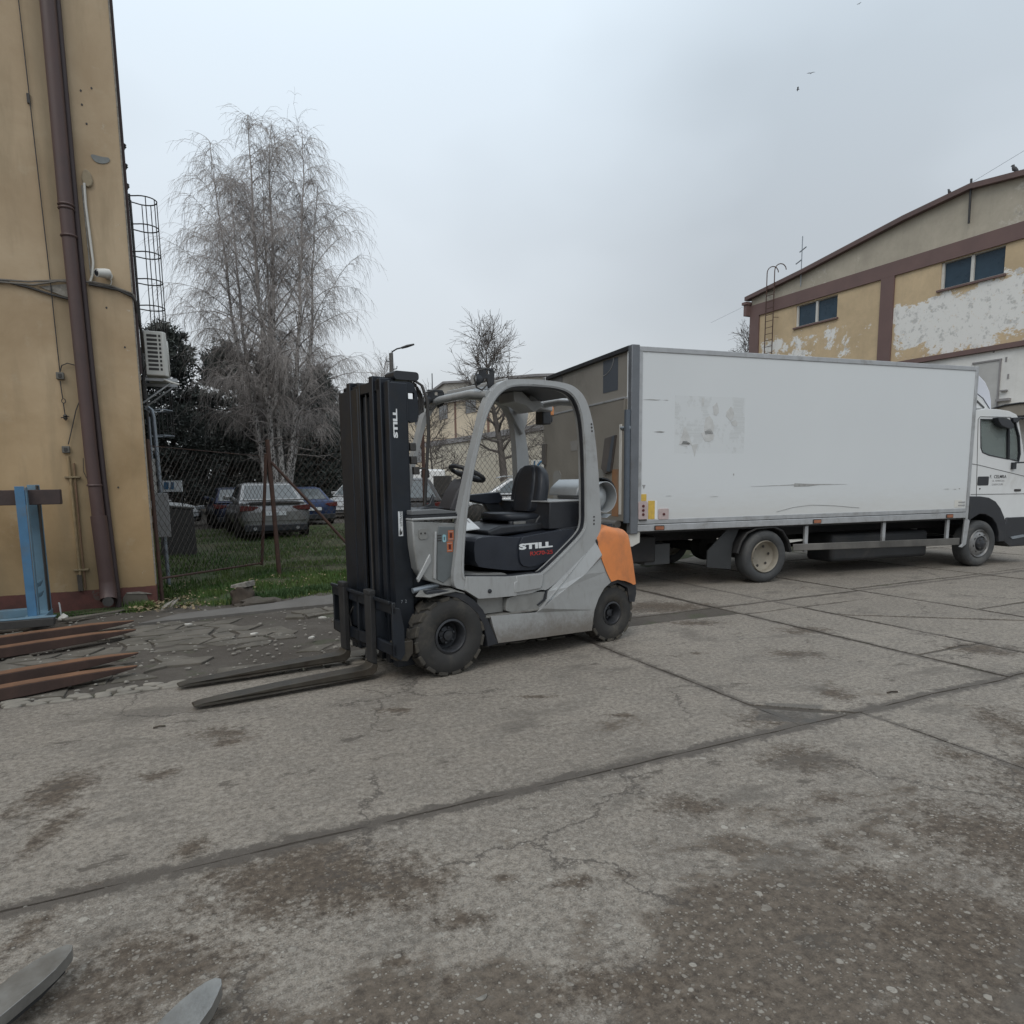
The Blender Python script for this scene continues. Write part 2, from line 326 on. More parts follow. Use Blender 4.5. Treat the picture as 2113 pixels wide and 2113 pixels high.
    for (sx_, sy_, ra_, rb_) in SP:
        u_ = sx_*cos(th_)+sy_*sin(th_); v_ = -sx_*sin(th_)+sy_*cos(th_)
        mp_ = b.n('ShaderNodeMapping'); mp_.inputs['Scale'].default_value = (1/ra_, 1/rb_, 0); mp_.inputs['Location'].default_value = (-u_/ra_, -v_/rb_, 0); b.l(rot.outputs[0], mp_.inputs[0])
        ln = b.n('ShaderNodeVectorMath'); ln.operation = 'LENGTH'; b.l(mp_.outputs[0], ln.inputs[0]); lv = b.math('ADD', ln.outputs['Value'], .42 if ra_*rb_ < .035 else (.2 if ra_*rb_ < .07 else 0)); md_ = lv if md_ is None else b.math('MINIMUM', md_, lv)
    sn = b.noise(b.pos('Position', None, (5, 5, 0)), 8.5, 10, .78); sn2 = b.noise(b.pos('Position', None, (9, 1, 0)), 1.9, 5, .6)
    md_ = b.math('ADD', md_, b.math('ADD', b.math('MULTIPLY', b.math('SUBTRACT', sn, .5), 4.2), b.math('MULTIPLY', b.math('SUBTRACT', sn2, .5), 1.4)))
    md_ = b.math('ADD', md_, b.math('MULTIPLY', b.math('SUBTRACT', nf, .5), 1.6))
    sm = b.mr(md_, .45, 1.55, .97, 0, True)
    dm = b.math('MAXIMUM', dm, sm)
    dcol = b.mix(b.mr(nf, .35, .65), (.042, .031, .022), (.125, .096, .070))
    dm = b.math('MULTIPLY', dm, b.math('SUBTRACT', 1, b.math('MULTIPLY', peb, .75)))
    c = b.mix(dm, c, dcol)
    # small dark spots and oil marks
    ns = b.noise(b.pos('Position', (.75, 1.3, 1), (3, 9, 0)), 4.2, 7, .72)
    c = b.mix(b.mr(b.math('ADD', ns, b.math('MULTIPLY', b.math('SUBTRACT', nf, .5), .06)), .60, .65, 0, .75, True), c, (.07, .058, .047))
    nl = b.noise(b.pos('Position', (.8, 1.5, 1), (13, 2, 0)), 1.5, 7, .65)
    c = b.mix(b.mr(nl, .55, .66, 0, .55, True), c, (.095, .083, .07))
    # damp dirt along the joints
    wob = b.math('MULTIPLY', b.math('SUBTRACT', b.noise(p, 1.6, 4, .6), .5), .10); jag = b.noise(p, 13, 8, .8)
    def line(co, val, w, gate=None, amt=.8):
        d = b.math('ABSOLUTE', b.math('SUBTRACT', b.math('ADD', co, wob), val))
        d = b.math('ADD', d, b.math('MULTIPLY', b.math('SUBTRACT', jag, .5), .30))
        f = b.mr(d, w*.22, w*.52, amt, 0, True)
        if gate is not None: f = b.math('MULTIPLY', f, gate)
        return f
    far = b.math('GREATER_THAN', y, -6.86)
    fs = [line(y, -6.86, .15, None, .9), line(x, 3.8, .10, far), line(x, 4.33, .07, b.math('LESS_THAN', y, -6.86), .7), line(x, 6.01, .12, far), line(x, 6.91, .08, far),
          line(x, 8.52, .08, far), line(y, -3.66, .1, b.math('GREATER_THAN', x, 3.8)), line(y, -4.1, .1, b.math('LESS_THAN', x, 3.8), .5)]
    f = fs[0]
    for q in fs[1:]: f = b.math('MAXIMUM', f, q)
    c = b.mix(f, c, (.075, .063, .052))
    # hairline cracks wandering over the slabs
    cw_ = b.n('ShaderNodeTexNoise'); cw_.inputs['Scale'].default_value = 2.2; cw_.inputs['Detail'].default_value = 7; cw_.inputs['Roughness'].default_value = .7; b.l(p, cw_.inputs['Vector'])
    cs_ = b.n('ShaderNodeVectorMath'); cs_.operation = 'SCALE'; cs_.inputs['Scale'].default_value = .55; b.l(cw_.outputs['Color'], cs_.inputs[0])
    ca_ = b.n('ShaderNodeVectorMath'); ca_.operation = 'ADD'; b.l(p, ca_.inputs[0]); b.l(cs_.outputs[0], ca_.inputs[1])
    cv_ = b.vor(ca_.outputs[0], .55, 'DISTANCE_TO_EDGE'); cg_ = b.mr(b.noise(b.pos('Position', None, (3, 3, 0)), .8, 3, .5), .50, .56)
    ck = b.math('MULTIPLY', b.mr(cv_.outputs['Distance'], .002, .0075, .75, 0), cg_)
    c = b.mix(ck, c, (.06, .05, .042))
    # oil-dark asphalt patch filling the broken corner
    px = b.math('ABSOLUTE', b.math('SUBTRACT', x, 3.92)); py = b.math('ABSOLUTE', b.math('SUBTRACT', y, -6.66))
    dd = b.math('ADD', b.math('ADD', b.math('MULTIPLY', px, 1.5), b.math('MULTIPLY', py, 2.2)), wob)
    c = b.mix(b.mr(dd, .42, .52, .6, 0, True), c, (.075, .07, .064))
    h = b.math('ADD', b.math('MULTIPLY', nf, .8), b.math('ADD', b.math('MULTIPLY', peb, .5), b.math('MULTIPLY', nff, .3)))
    rgh = b.mr(f, 0, 1, .86, .7)
    return b.fin(c, rgh, 0, b.bump(h, .8, .008))
M['concrete'] = concrete()
def soil():
    b = NB('soil'); p = b.pos('Position'); x, y, z = b.sepx(p)
    n1 = b.noise(p, 1.1, 8, .65, .4); n2 = b.noise(p, 14, 7, .75)
    c = b.mix(b.mr(n1, .35, .65), (.062, .051, .041), (.105, .092, .078))
    c = b.mix(b.mr(n2, .3, .7, 0, .6), c, (.05, .042, .034))
    n3 = b.noise(p, 2.1, 6, .6)
    c = b.mix(b.mr(n3, .58, .66, 0, .55), c, (.05, .06, .028))
    c = b.mix(b.mr(n2, .66, .72, 0, .6), c, (.2, .18, .15))
    return b.fin(c, .95, 0, b.bump(n2, .6, .02))
M['soil'] = soil()
def lawn():
    b = NB('lawn_soil'); p = b.pos('Position'); n1 = b.noise(p, .7, 7, .65); n2 = b.noise(p, 9, 8, .75)
    c = b.mix(b.mr(n1, .38, .62), (.036, .058, .018), (.080, .076, .036))
    c = b.mix(b.mr(n2, .5, .7, 0, .6), c, (.08, .066, .042))
    return b.fin(c, .95, 0, b.bump(n2, .8, .04))
M['lawn'] = lawn()
M['asphalt'] = surf('cracked_asphalt', (.13, .122, .113), .9, 0, .2, 2, (.085, .075, .065), .5, .5, 60, obj=False)
M['paver'] = surf('broken_pavement', (.125, .112, .094), .9, 0, .3, 3.5, (.066, .058, .043), .75, .6, 45, obj=False)
M['cobble'] = surf('pale_cobbles', (.21, .192, .163), .85, 0, .25, 5, (.13, .12, .1), .4, .4, 50, obj=False)
M['rust_fork'] = surf('rusty_steel', (.17, .085, .045), .85, .1, .25, 7, (.10, .052, .034), .5, .35, 60)
M['rust_fork_dark'] = surf('dark_rusty_steel', (.07, .042, .034), .85, .1, .25, 7, (.045, .03, .026), .5, .3, 60)  # same rust in two tones: pale for lit tops, dark for shaded sides
M['worn_steel'] = surf('worn_fork_steel', (.30, .30, .29), .34, .7, .2, 10, (.10, .095, .085), .45, .15, 80)

# ---- truck box side: white panel with scars, ghost of a removed poster, road film
def boxside():
    b = NB('box_panel'); p = b.pos('Object'); x, y, z = b.sepx(p)
    n1 = b.noise(p, .7, 4, .5); n2 = b.noise(b.pos('Object', (1.2, 1, 5)), 3, 8, .7)
    c = b.mix(n1, (.60, .625, .64), (.66, .685, .695))
    zl = b.mr(b.math('ADD', z, b.math('MULTIPLY', n2, .5)), 1.0, 1.75, .5, 0, True)
    c = b.mix(zl, c, (.50, .475, .425))
    # torn poster remains
    nz = b.noise(b.pos('Object', (1, 1, .8), (2.2, 0, .3)), 2.6, 9, .72)
    inx = b.math('MULTIPLY', b.math('GREATER_THAN', x, -1.58), b.math('LESS_THAN', x, -.45))
    inz = b.math('MULTIPLY', b.math('GREATER_THAN', z, 1.86), b.math('LESS_THAN', z, 2.62))
    inm = b.math('MULTIPLY', inx, inz)
    c = b.mix(b.math('MULTIPLY', inm, .10), c, (.42, .43, .42))
    strip = b.noise(b.pos('Object', (1, 1, 22)), 2.0, 3, .5)
    tear = b.math('MULTIPLY', b.math('MULTIPLY', inm, b.mr(nz, .50, .53)), b.mr(strip, .42, .55, .45, .95))
    c = b.mix(b.math('MULTIPLY', tear, .38), c, (.42, .43, .42))
    # light scratches
    n5 = b.noise(b.pos('Object', (.55, 1, 26)), 1.5, 6, .7)
    lowz = b.mr(z, 1.0, 1.8, 1, .1)
    c = b.mix(b.math('MULTIPLY', b.mr(n5, .70, .74, 0, .5), lowz), c, (.35, .33, .30))
    return b.fin(c, .38)
M['box_panel'] = boxside()

# ------------------------------------------------------------------ mesh builder
class MB:
    def __init__(s): s.v = []; s.f = []
    def add(s, vs, fs):
        o = len(s.v); s.v += [tuple(x) for x in vs]; s.f += [tuple(i+o for i in f) for f in fs]; return s
    def box(s, x0, x1, y0, y1, z0, z1):
        return s.add([(x0,y0,z0),(x1,y0,z0),(x1,y1,z0),(x0,y1,z0),(x0,y0,z1),(x1,y0,z1),(x1,y1,z1),(x0,y1,z1)],
                     [(0,3,2,1),(4,5,6,7),(0,1,5,4),(1,2,6,5),(2,3,7,6),(3,0,4,7)])
    def prism(s, pts, a0, a1, axis='y', hole=None):
        def P(p, a):
            return (p[0], a, p[1]) if axis == 'y' else ((a, p[0], p[1]) if axis == 'x' else (p[0], p[1], a))
        loops = [pts] + ([hole] if hole else [])
        allp = [q for l in loops for q in l]; n = len(allp)
        tris = tessellate_polygon([[Vector((q[0], q[1], 0)) for q in l] for l in loops])
        vs = [P(q, a0) for q in allp] + [P(q, a1) for q in allp]
        fs = [tuple(t) for t in tris] + [tuple(i+n for i in reversed(t)) for t in tris]
        o = 0
        for l in loops:
            m = len(l)
            for i in range(m):
                j = (i+1) % m; fs.append((o+i, o+j, o+j+n, o+i+n))
            o += m
        return s.add(vs, fs)
    def tube(s, path, r, n=6, caps=True):
        path = [Vector(p) for p in path]; m = len(path); rs = r if isinstance(r, (list, tuple)) else [r]*m
        vs = []; up = None
        for i, p in enumerate(path):
            t = (path[min(i+1, m-1)] - path[max(i-1, 0)])
            if t.length < 1e-9: t = Vector((0, 0, 1))
            t.normalize()
            if up is None:
                up = Vector((0, 0, 1)) if abs(t.z) < .9 else Vector((1, 0, 0))
            a = up - t*up.dot(t)
            if a.length < 1e-4: a = t.orthogonal()
            a.normalize(); b = t.cross(a); up = a
            for k in range(n):
                q = 2*pi*k/n
                vs.append(p + (a*cos(q) + b*sin(q))*rs[i])
        fs = []
        for i in range(m-1):
            for k in range(n):
                k2 = (k+1) % n
                fs.append((i*n+k, i*n+k2, (i+1)*n+k2, (i+1)*n+k))
        if caps and n > 2:
            fs.append(tuple(range(n-1, -1, -1))); fs.append(tuple((m-1)*n+k for k in range(n)))
        return s.add(vs, fs)
    def lathe(s, prof, c, axis='y', n=32, close=True):
        """prof: list of (radius, offset along axis)"""
        vs = []; m = len(prof)
        for r, a in prof:
            for k in range(n):
                q = 2*pi*k/n; u, w = r*cos(q), r*sin(q)
                vs.append((c[0]+u, c[1]+a, c[2]+w) if axis == 'y' else ((c[0]+a, c[1]+u, c[2]+w) if axis == 'x' else (c[0]+u, c[1]+w, c[2]+a)))
        fs = []
        for i in range(m-1):
            for k in range(n):
                k2 = (k+1) % n; fs.append((i*n+k, i*n+k2, (i+1)*n+k2, (i+1)*n+k))
        if close:
            fs.append(tuple(range(n))); fs.append(tuple((m-1)*n+k for k in range(n-1, -1, -1)))
        return s.add(vs, fs)
    def sheet(s, pts, d):  # polygon in 3d thickened by vector d
        n = len(pts); vs = [Vector(p) for p in pts]; vs += [p+Vector(d) for p in vs]
        fs = [tuple(range(n)), tuple(range(2*n-1, n-1, -1))] + [(i, (i+1) % n, (i+1) % n+n, i+n) for i in range(n)]
        return s.add(vs, fs)
    def build(s, name, mat, parent=None, smooth=38, bevel=0, seg=2, weld=True, subsurf=0, recalc=True):
        me = bpy.data.meshes.new(name); me.from_pydata([tuple(x) for x in s.v], [], s.f)
        if weld or recalc:
            bm = bmesh.new(); bm.from_mesh(me)
            if weld: bmesh.ops.remove_doubles(bm, verts=bm.verts, dist=1e-5)
            if recalc: bmesh.ops.recalc_face_normals(bm, faces=bm.faces)
            if smooth:
                lim = radians(smooth)
                for f in bm.faces: f.smooth = True
                for e_ in bm.edges:
                    if len(e_.link_faces) == 2 and e_.calc_face_angle(0) > lim: e_.smooth = False
            bm.to_mesh(me); bm.free()
        me.materials.append(M[mat] if isinstance(mat, str) else mat)
        o = bpy.data.objects.new(name, me); COL.objects.link(o)
        if parent: o.parent = parent
        if bevel:
            md = o.modifiers.new('bevel', 'BEVEL'); md.width = bevel; md.segments = seg; md.limit_method = 'ANGLE'; md.angle_limit = radians(35)
            md.harden_normals = False
        if subsurf:
            md = o.modifiers.new('sub', 'SUBSURF'); md.levels = subsurf; md.render_levels = subsurf
        return o

def thing(name, label, cat, loc=(0,0,0), rz=0, group=None, kind=None):
    o = bpy.data.objects.new(name, None); COL.objects.link(o); o.location = loc; o.rotation_euler = (0, 0, rz); o.empty_display_size = .2
    if label: o['label'] = label
    if cat: o['category'] = cat
    if group: o['group'] = group
    if kind: o['kind'] = kind
    return o
def tag(o, label=None, cat=None, group=None, kind=None):
    if label: o['label'] = label
    if cat: o['category'] = cat
    if group: o['group'] = group
    if kind: o['kind'] = kind
    return o
def text(body, mat, size, mtx, parent, ext=.0015, sx=1., bold=.0, name='lettering', shear=0, spacing=1., fit=None):
    cu = bpy.data.curves.new('t', 'FONT'); cu.body = body; cu.size = size; cu.extrude = ext; cu.offset = bold; cu.shear = shear
    cu.space_character = spacing
    cu.align_x = 'LEFT'; cu.resolution_u = 3
    tmp = bpy.data.objects.new('t', cu); COL.objects.link(tmp)
    dg = bpy.context.evaluated_depsgraph_get()
    me = bpy.data.meshes.new_from_object(tmp.evaluated_get(dg)); bpy.data.objects.remove(tmp)
    if fit:
        xs = [v.co.x for v in me.vertices]; ys = [v.co.y for v in me.vertices]
        me.transform(Matrix.Translation((-min(xs), -min(ys), 0))); me.transform(Matrix.Diagonal((fit[0]/(max(xs)-min(xs)), fit[1]/(max(ys)-min(ys)), 1, 1)))
    me.transform(mtx @ Matrix.Diagonal((sx if not fit else 1, 1, 1, 1)))
    me.materials.clear(); me.materials.append(M[mat]); me.name = name
    o = bpy.data.objects.new(name, me); COL.objects.link(o); o.parent = parent; return o
def basis(x, y, z, loc):
    m = Matrix((Vector(x), Vector(y), Vector(z))).transposed().to_4x4(); m.translation = Vector(loc); return m
def chaikin(pts, it=1):
    for _ in range(it):
        q = []
        for i in range(len(pts)):
            a = pts[i]; b = pts[(i+1) % len(pts)]
            q += [(a[0]*.75+b[0]*.25, a[1]*.75+b[1]*.25), (a[0]*.25+b[0]*.75, a[1]*.25+b[1]*.75)]
        pts = q
    return pts
def rrect(x0, x1, z0, z1, r, n=4):
    o = []
    for cx, cz, a in ((x1-r, z0+r, -90), (x1-r, z1-r, 0), (x0+r, z1-r, 90), (x0+r, z0+r, 180)):
        for k in range(n+1):
            q = radians(a+90*k/n); o.append((cx+r*cos(q), cz+r*sin(q)))
    return o
exec_parts = []
# ================================================================== GROUND
rg = random.Random(3)
def grid_sheet(name, x0, x1, y0, y1, nx, ny, zf, mat, kind='structure'):
    mb = MB(); vs = []; fs = []
    for j in range(ny+1):
        for i in range(nx+1):
            x = x0+(x1-x0)*i/nx; y = y0+(y1-y0)*j/ny; vs.append((x, y, zf(x, y)))
    for j in range(ny):
        for i in range(nx):
            a = j*(nx+1)+i; fs.append((a, a+1, a+nx+2, a+nx+1))
    mb.add(vs, fs); o = mb.build(name, mat, smooth=60, weld=False); o['kind'] = kind; return o
def flat_ground():
    mb = MB(); mb.add([(-400,-400,-.09),(500,-400,-.09),(500,600,-.09),(-400,600,-.09)], [(0,1,2,3)])
    o = mb.build('ground', 'soil', smooth=0); o['kind'] = 'structure'
flat_ground()
grid_sheet('soil', -8, 5.2, -4.3, .7, 66, 26, lambda x, y: -.030+.022*mn.noise(Vector((x*1.7, y*1.7, 0)))+.012*mn.noise(Vector((x*6, y*6, 3)))+.05*max(0, 1-abs(y+.35)/.5)*(.4+.6*mn.noise(Vector((x*2.2, 5, 0)))), 'soil')
def lawn_z(x, y): return -.02+.05*mn.noise(Vector((x*.7, y*.7, 2)))+.03*mn.noise(Vector((x*3, y*3, 2)))+.03*min(1, max(0, (y+.3)*1.2))
grid_sheet('lawn', -7, 15, -.35, 15, 88, 62, lawn_z, 'lawn')
mb = MB(); mb.add([(-30,14.2,-.012),(60,14.2,-.012),(60,60,-.012),(-30,60,-.012)], [(0,1,2,3)]); o = mb.build('car_park', 'soil', smooth=0); o['kind'] = 'structure'

# concrete slabs, each a piece with worn uneven edges
yard = thing('concrete_yard', None, None, kind='structure')
def wob_edge(a, b, n, amp, seed):
    out_ = []
    d = Vector((b[0]-a[0], b[1]-a[1])); nrm = Vector((-d.y, d.x)).normalized()
    for i in range(n):
        t = i/n; x = a[0]+d.x*t; y = a[1]+d.y*t
        k = amp*(mn.noise(Vector((x*1.3+seed, y*1.3, 0)))*.9+mn.noise(Vector((x*5, y*5+seed, 1)))*.5+mn.noise(Vector((x*15, y*15+seed, 1)))*.35) if 0 < i else 0
        out_.append((x+nrm.x*k, y+nrm.y*k))
    return out_
def slab(pts, zt=0., seed=0, amp=.03, name='slab'):
    zt = max(-.001, min(.0015, zt))
    loop = []
    for i in range(len(pts)):
        a = pts[i]; b = pts[(i+1) % len(pts)]; L_ = hypot(b[0]-a[0], b[1]-a[1]); n = max(2, min(60, int(L_/.09)))
        loop += wob_edge(a, b, n, amp, seed+i)
    mb = MB(); mb.prism(loop, zt-.16, zt, 'z')
    return mb.build(name, 'concrete', yard, smooth=0, bevel=.012, seg=2)
def rect(x0, x1, y0, y1): return [(x0, y0), (x1, y0), (x1, y1), (x0, y1)]
g = .007
slab(rect(-7, 4.33-g, -12.5, -6.86-g), -.006, 1)
slab(rect(4.33+g, 9.6, -12.5, -6.86-g), .0, 2)
slab(rect(9.66, 16, -12.5, -6.86-g), -.003, 2.5)
slab(rect(-7, 3.8-g, -6.86+g, -4.12), 0, 3)
slab([(3.8+g, -6.42), (4.3, -6.86+g), (6.0-g, -6.86+g), (6.0-g, -4.06), (3.8+g, -4.0)], .004, 4)
slab([(3.8, -6.50), (4.22, -6.86+g), (3.8, -6.86+g)], -.003, 5, .01)
slab(rect(6.02+g, 6.88-g*.5, -6.86+g, -6.15), .001, 6)
slab(rect(6.02+g, 6.88-g*.5, -6.11, -4.14), .005, 7)
slab(rect(6.02+g, 8.5-g, -4.10, -3.68), .0, 8, .03)
slab([(6.91+g*.5, -4.60), (8.5-g, -5.86), (8.5-g, -4.14), (6.91+g*.5, -4.14)], .004, 9)
slab([(6.91+g*.5, -6.86+g), (8.5-g, -6.86+g), (8.5-g, -5.93), (6.91+g*.5, -4.67)], 0, 10)
slab(rect(8.52+g, 11.4, -6.86+g, -5.2), .003, 11)
slab(rect(8.52+g, 11.4, -5.15, -3.55), 0, 12)
slab(rect(11.46, 14.6, -6.86+g, -3.52), .004, 13)
slab(rect(14.66, 18, -6.86+g, -3.52), 0, 13.5)
for i, (a, b_) in enumerate(((3.83, 5.95), (6.02, 8.47), (8.55, 11.4), (11.46, 14.6), (14.66, 18.0), (18.06, 24.9))):
    yy = -3.94 if i == 0 else -3.5
    slab(rect(a, b_, (-3.66 if i < 2 else -3.48) if i else -3.66, -.9), .003*(i % 2), 20+i)
    slab(rect(a, b_, -.84, 1.9), .002, 30+i)
    slab(rect(a, b_, 1.96, 4.9), .0, 40+i)
    slab(rect(a, b_, 4.96, 8.2), .002, 50+i)
slab(rect(18.06, 24.9, -6.8, -3.52), 0, 61); slab(rect(18.06, 24.9, -12, -6.9), 0, 62)
# asphalt strip in front of the lawn
mb = MB(); lp = wob_edge((-.15, -1.30), (3.78, -.98), 18, .06, 4)+wob_edge((3.78, -.98), (3.78, -.05), 3, .01, 2)+wob_edge((3.78, -.05), (2.5, .02), 6, .05, 7)+wob_edge((2.5, .02), (1.3, -.72), 6, .06, 8)+wob_edge((1.3, -.72), (.1, -.92), 8, .06, 9)
mb.prism(lp, -.14, .004, 'z'); o = mb.build('asphalt_path', 'asphalt', smooth=0, bevel=.008, seg=1); o['kind'] = 'structure'

def joint_z(x, y): return -.0075+.002*mn.noise(Vector((x*3.1, y*3.1, 8)))+.001*mn.noise(Vector((x*11, y*11, 8)))
grid_sheet('joint_dirt', 3.3, 15, -7.3, 4.8, 150, 150, joint_z, 'soil')
grid_sheet('joint_dirt_front', -4, 3.3, -7.15, -6.55, 120, 8, joint_z, 'soil')
# broken pavement plates and cobbles between wall and slabs
def rough_plate(cx, cy, rx, ry, n, zt, th, rng, rot=0., tilt=.0):
    pts = []
    for k in range(n):
        a = 2*pi*k/n+rng.uniform(-.28, .28); q = rng.uniform(.82, 1.08)
        x = cos(a)*rx*q; y = sin(a)*ry*q
        pts.append((cx+x*cos(rot)-y*sin(rot), cy+x*sin(rot)+y*cos(rot)))
    mb = MB(); tx, ty = rng.uniform(-tilt, tilt), rng.uniform(-tilt, tilt); m = len(pts)
    zc = lambda p: zt+(p[0]-cx)*tx+(p[1]-cy)*ty
    ins = [(cx+(p[0]-cx)*.93, cy+(p[1]-cy)*.93) for p in pts]
    vs = [(p[0], p[1], zt-th) for p in pts]+[(p[0], p[1], zc(p)-.012) for p in pts]+[(p[0], p[1], zc(p)) for p in ins]
    fs = [tuple(range(m, 0, -1))[:0] or tuple(2*m+i for i in range(m))]
    for i in range(m):
        j = (i+1) % m; fs += [(i, j, m+j, m+i), (m+i, m+j, 2*m+j, 2*m+i)]
    mb.add(vs, fs); return mb
pave = thing('broken_pavement', None, None, kind='structure')
rp = random.Random(11)
GP = {}
for j in range(15):
    for i in range(25):
        GP[i, j] = Vector((-2.3+i*.255+rp.uniform(-.085, .085)+(j % 2)*.1, -3.86+j*.215+rp.uniform(-.075, .075)))
npl = 0
for j in range(14):
    i = 0
    while i < 24:
        wd = 2 if (rp.random() < .3 and i < 23) else 1
        q = [GP[i, j]]+([GP[i+1, j]] if wd == 2 else [])+[GP[i+wd, j], GP[i+wd, j+1]]+([GP[i+1, j+1]] if wd == 2 else [])+[GP[i, j+1]]
        i += wd; c0 = sum(q, Vector((0, 0)))/len(q)
        if c0.x > 3.6 or c0.y > -1.08 or (c0.x > -.1 and c0.y > -1.38): continue
        w_ = mn.noise(Vector((c0.x*.9, c0.y*.9, 7)))+.3*mn.noise(Vector((c0.x*3, c0.y*3, 7)))
        if w_ < -.14 or (-.3 < c0.x < 1.7 and -3.55 < c0.y < -2.7 and rp.random() < .8): continue
        k_ = 1-rp.uniform(.008, .02)/.12; pts = []
        for a_i in range(len(q)):
            A_ = c0+(q[a_i]-c0)*k_; B_ = c0+(q[(a_i+1) % len(q)]-c0)*k_
            pts += [(A_.x, A_.y), (A_.x*.6+B_.x*.4+rp.uniform(-.012, .012), A_.y*.6+B_.y*.4+rp.uniform(-.012, .012))]
        zt = -.012+rp.uniform(-.004, .004); tx, ty = rp.uniform(-.012, .012), rp.uniform(-.012, .012); m_ = len(pts)
        mb = MB(); vs = [(x, y, -.06) for x, y in pts]+[(x, y, zt+(x-c0.x)*tx+(y-c0.y)*ty) for x, y in pts]
        mb.add(vs, [tuple(range(m_, 2*m_))]+[(k, (k+1) % m_, (k+1) % m_+m_, k+m_) for k in range(m_)]); mb.build('paving_stone', 'paver', pave, smooth=0, bevel=.004, seg=1); npl += 1
gut = thing('cobble_gutter', None, None, kind='structure')
for row in range(3):
    x = -3.2+row*.07
    while x < 3.6:
        w_ = rp.uniform(.10, .2)
        cy = -4.075+row*.082+rp.uniform(-.008, .008)
        if row == 2 and rp.random() < .45: x += w_; continue
        mb = rough_plate(x+w_/2, cy, w_/2*1.02, .043, 7, .004+rp.uniform(-.004, .007)-row*.004, .05, rp, rp.uniform(-.08, .08), .06)
        mb.build('cobble', 'cobble', gut, smooth=0, bevel=.006, seg=1)
        x += w_+.006

# loose pebbles (foreground and joints)
def pebbles():
    rng = random.Random(5); mb = MB()
    def one(x, y, z, r):
        q = rng.uniform(0, pi); a = r*rng.uniform(.8, 1.5); b_ = r*rng.uniform(.6, 1); h = r*rng.uniform(.35, .6)
        vs = []
        for k in range(6):
            t = q+2*pi*k/6+rng.uniform(-.2, .2); vs.append((x+cos(t)*a, y+sin(t)*b_, z))
        for k in range(6):
            t = q+2*pi*k/6; vs.append((x+cos(t)*a*.6, y+sin(t)*b_*.6, z+h))
        mb.add(vs, [(6,7,8,9,10,11)]+[(k, (k+1) % 6, (k+1) % 6+6, k+6) for k in range(6)])
    for _ in range(1700):
        y = -12+5.3*rng.random()**.75; x = rng.uniform(-3.5, 8)
        if mn.noise(Vector((x*.8, y*.8, 1)))+.35*mn.noise(Vector((x*3, y*3, 1))) < .02+.15*rng.random(): continue
        one(x, y, -.005, rng.choice((.003, .004, .005, .006, .009)))
    for _ in range(500):
        x = rng.uniform(-2, 12); one(x, -6.86+rng.gauss(0, .06), -.006, rng.uniform(.003, .009))
    for _ in range(900):
        x = rng.uniform(-2.4, 3.7); y = rng.uniform(-4.0, -.3); one(x, y, -.012, rng.uniform(.006, .02))
    o = mb.build('gravel', 'stone_pale', smooth=0, weld=False, recalc=False); tag(o, kind='stuff')
pebbles()

# grass and weeds
def blades(name, mat, n, region, h0, h1, zf, w=.008, seed=1, kind='stuff', lean=.5):
    rng = random.Random(seed); vs = []; fs = []
    for _ in range(n):
        p = region(rng)
        if p is None: continue
        x, y = p; h = rng.uniform(h0, h1); a = rng.uniform(0, 2*pi); b_ = rng.uniform(0, 2*pi); z = zf(x, y)-.01
        dx, dy = cos(a)*w, sin(a)*w; lx, ly = cos(b_)*h*lean*rng.random(), sin(b_)*h*lean*rng.random()
        o = len(vs); vs += [(x-dx, y-dy, z), (x+dx, y+dy, z), (x+lx*.4+dx*.7, y+ly*.4+dy*.7, z+h*.6), (x+lx*.4-dx*.7, y+ly*.4-dy*.7, z+h*.6), (x+lx, y+ly, z+h)]
        fs += [(o, o+1, o+2, o+3), (o+3, o+2, o+4)]
    mb = MB(); mb.v = vs; mb.f = fs; o = mb.build(name, mat, smooth=0, weld=False, recalc=False); tag(o, kind=kind); return o
def reg_lawn(r):
    y = -.3+14*r.random()**1.9; x = r.uniform(-.4-.03*y, 4.6+.62*y)
    if mn.noise(Vector((x*.9, y*.9, 4)))+.3*mn.noise(Vector((x*4, y*4, 4))) < -.25+.12*r.random(): return None
    if y < .25 and mn.noise(Vector((x*2.1, y*2.1, 9))) < .05: return None
    return x, y
blades('grass', 'grass', 64000, reg_lawn, .03, .11, lawn_z, .006, 2)
def reg_weed(r):
    a = r.gauss(0, .35); return (1.75+a, .02+a*.25+r.gauss(0, .10)-.1)
blades('weeds', 'weed', 3600, reg_weed, .03, .12, lambda x, y: -.01, .011, 3)
def reg_w2(r): return (r.uniform(-.3, 3.2), -.45+.18*r.random()+r.uniform(-.02, .3)*.6)
blades('edge_grass', 'grass', 2600, reg_w2, .02, .08, lambda x, y: -.02, .007, 4)
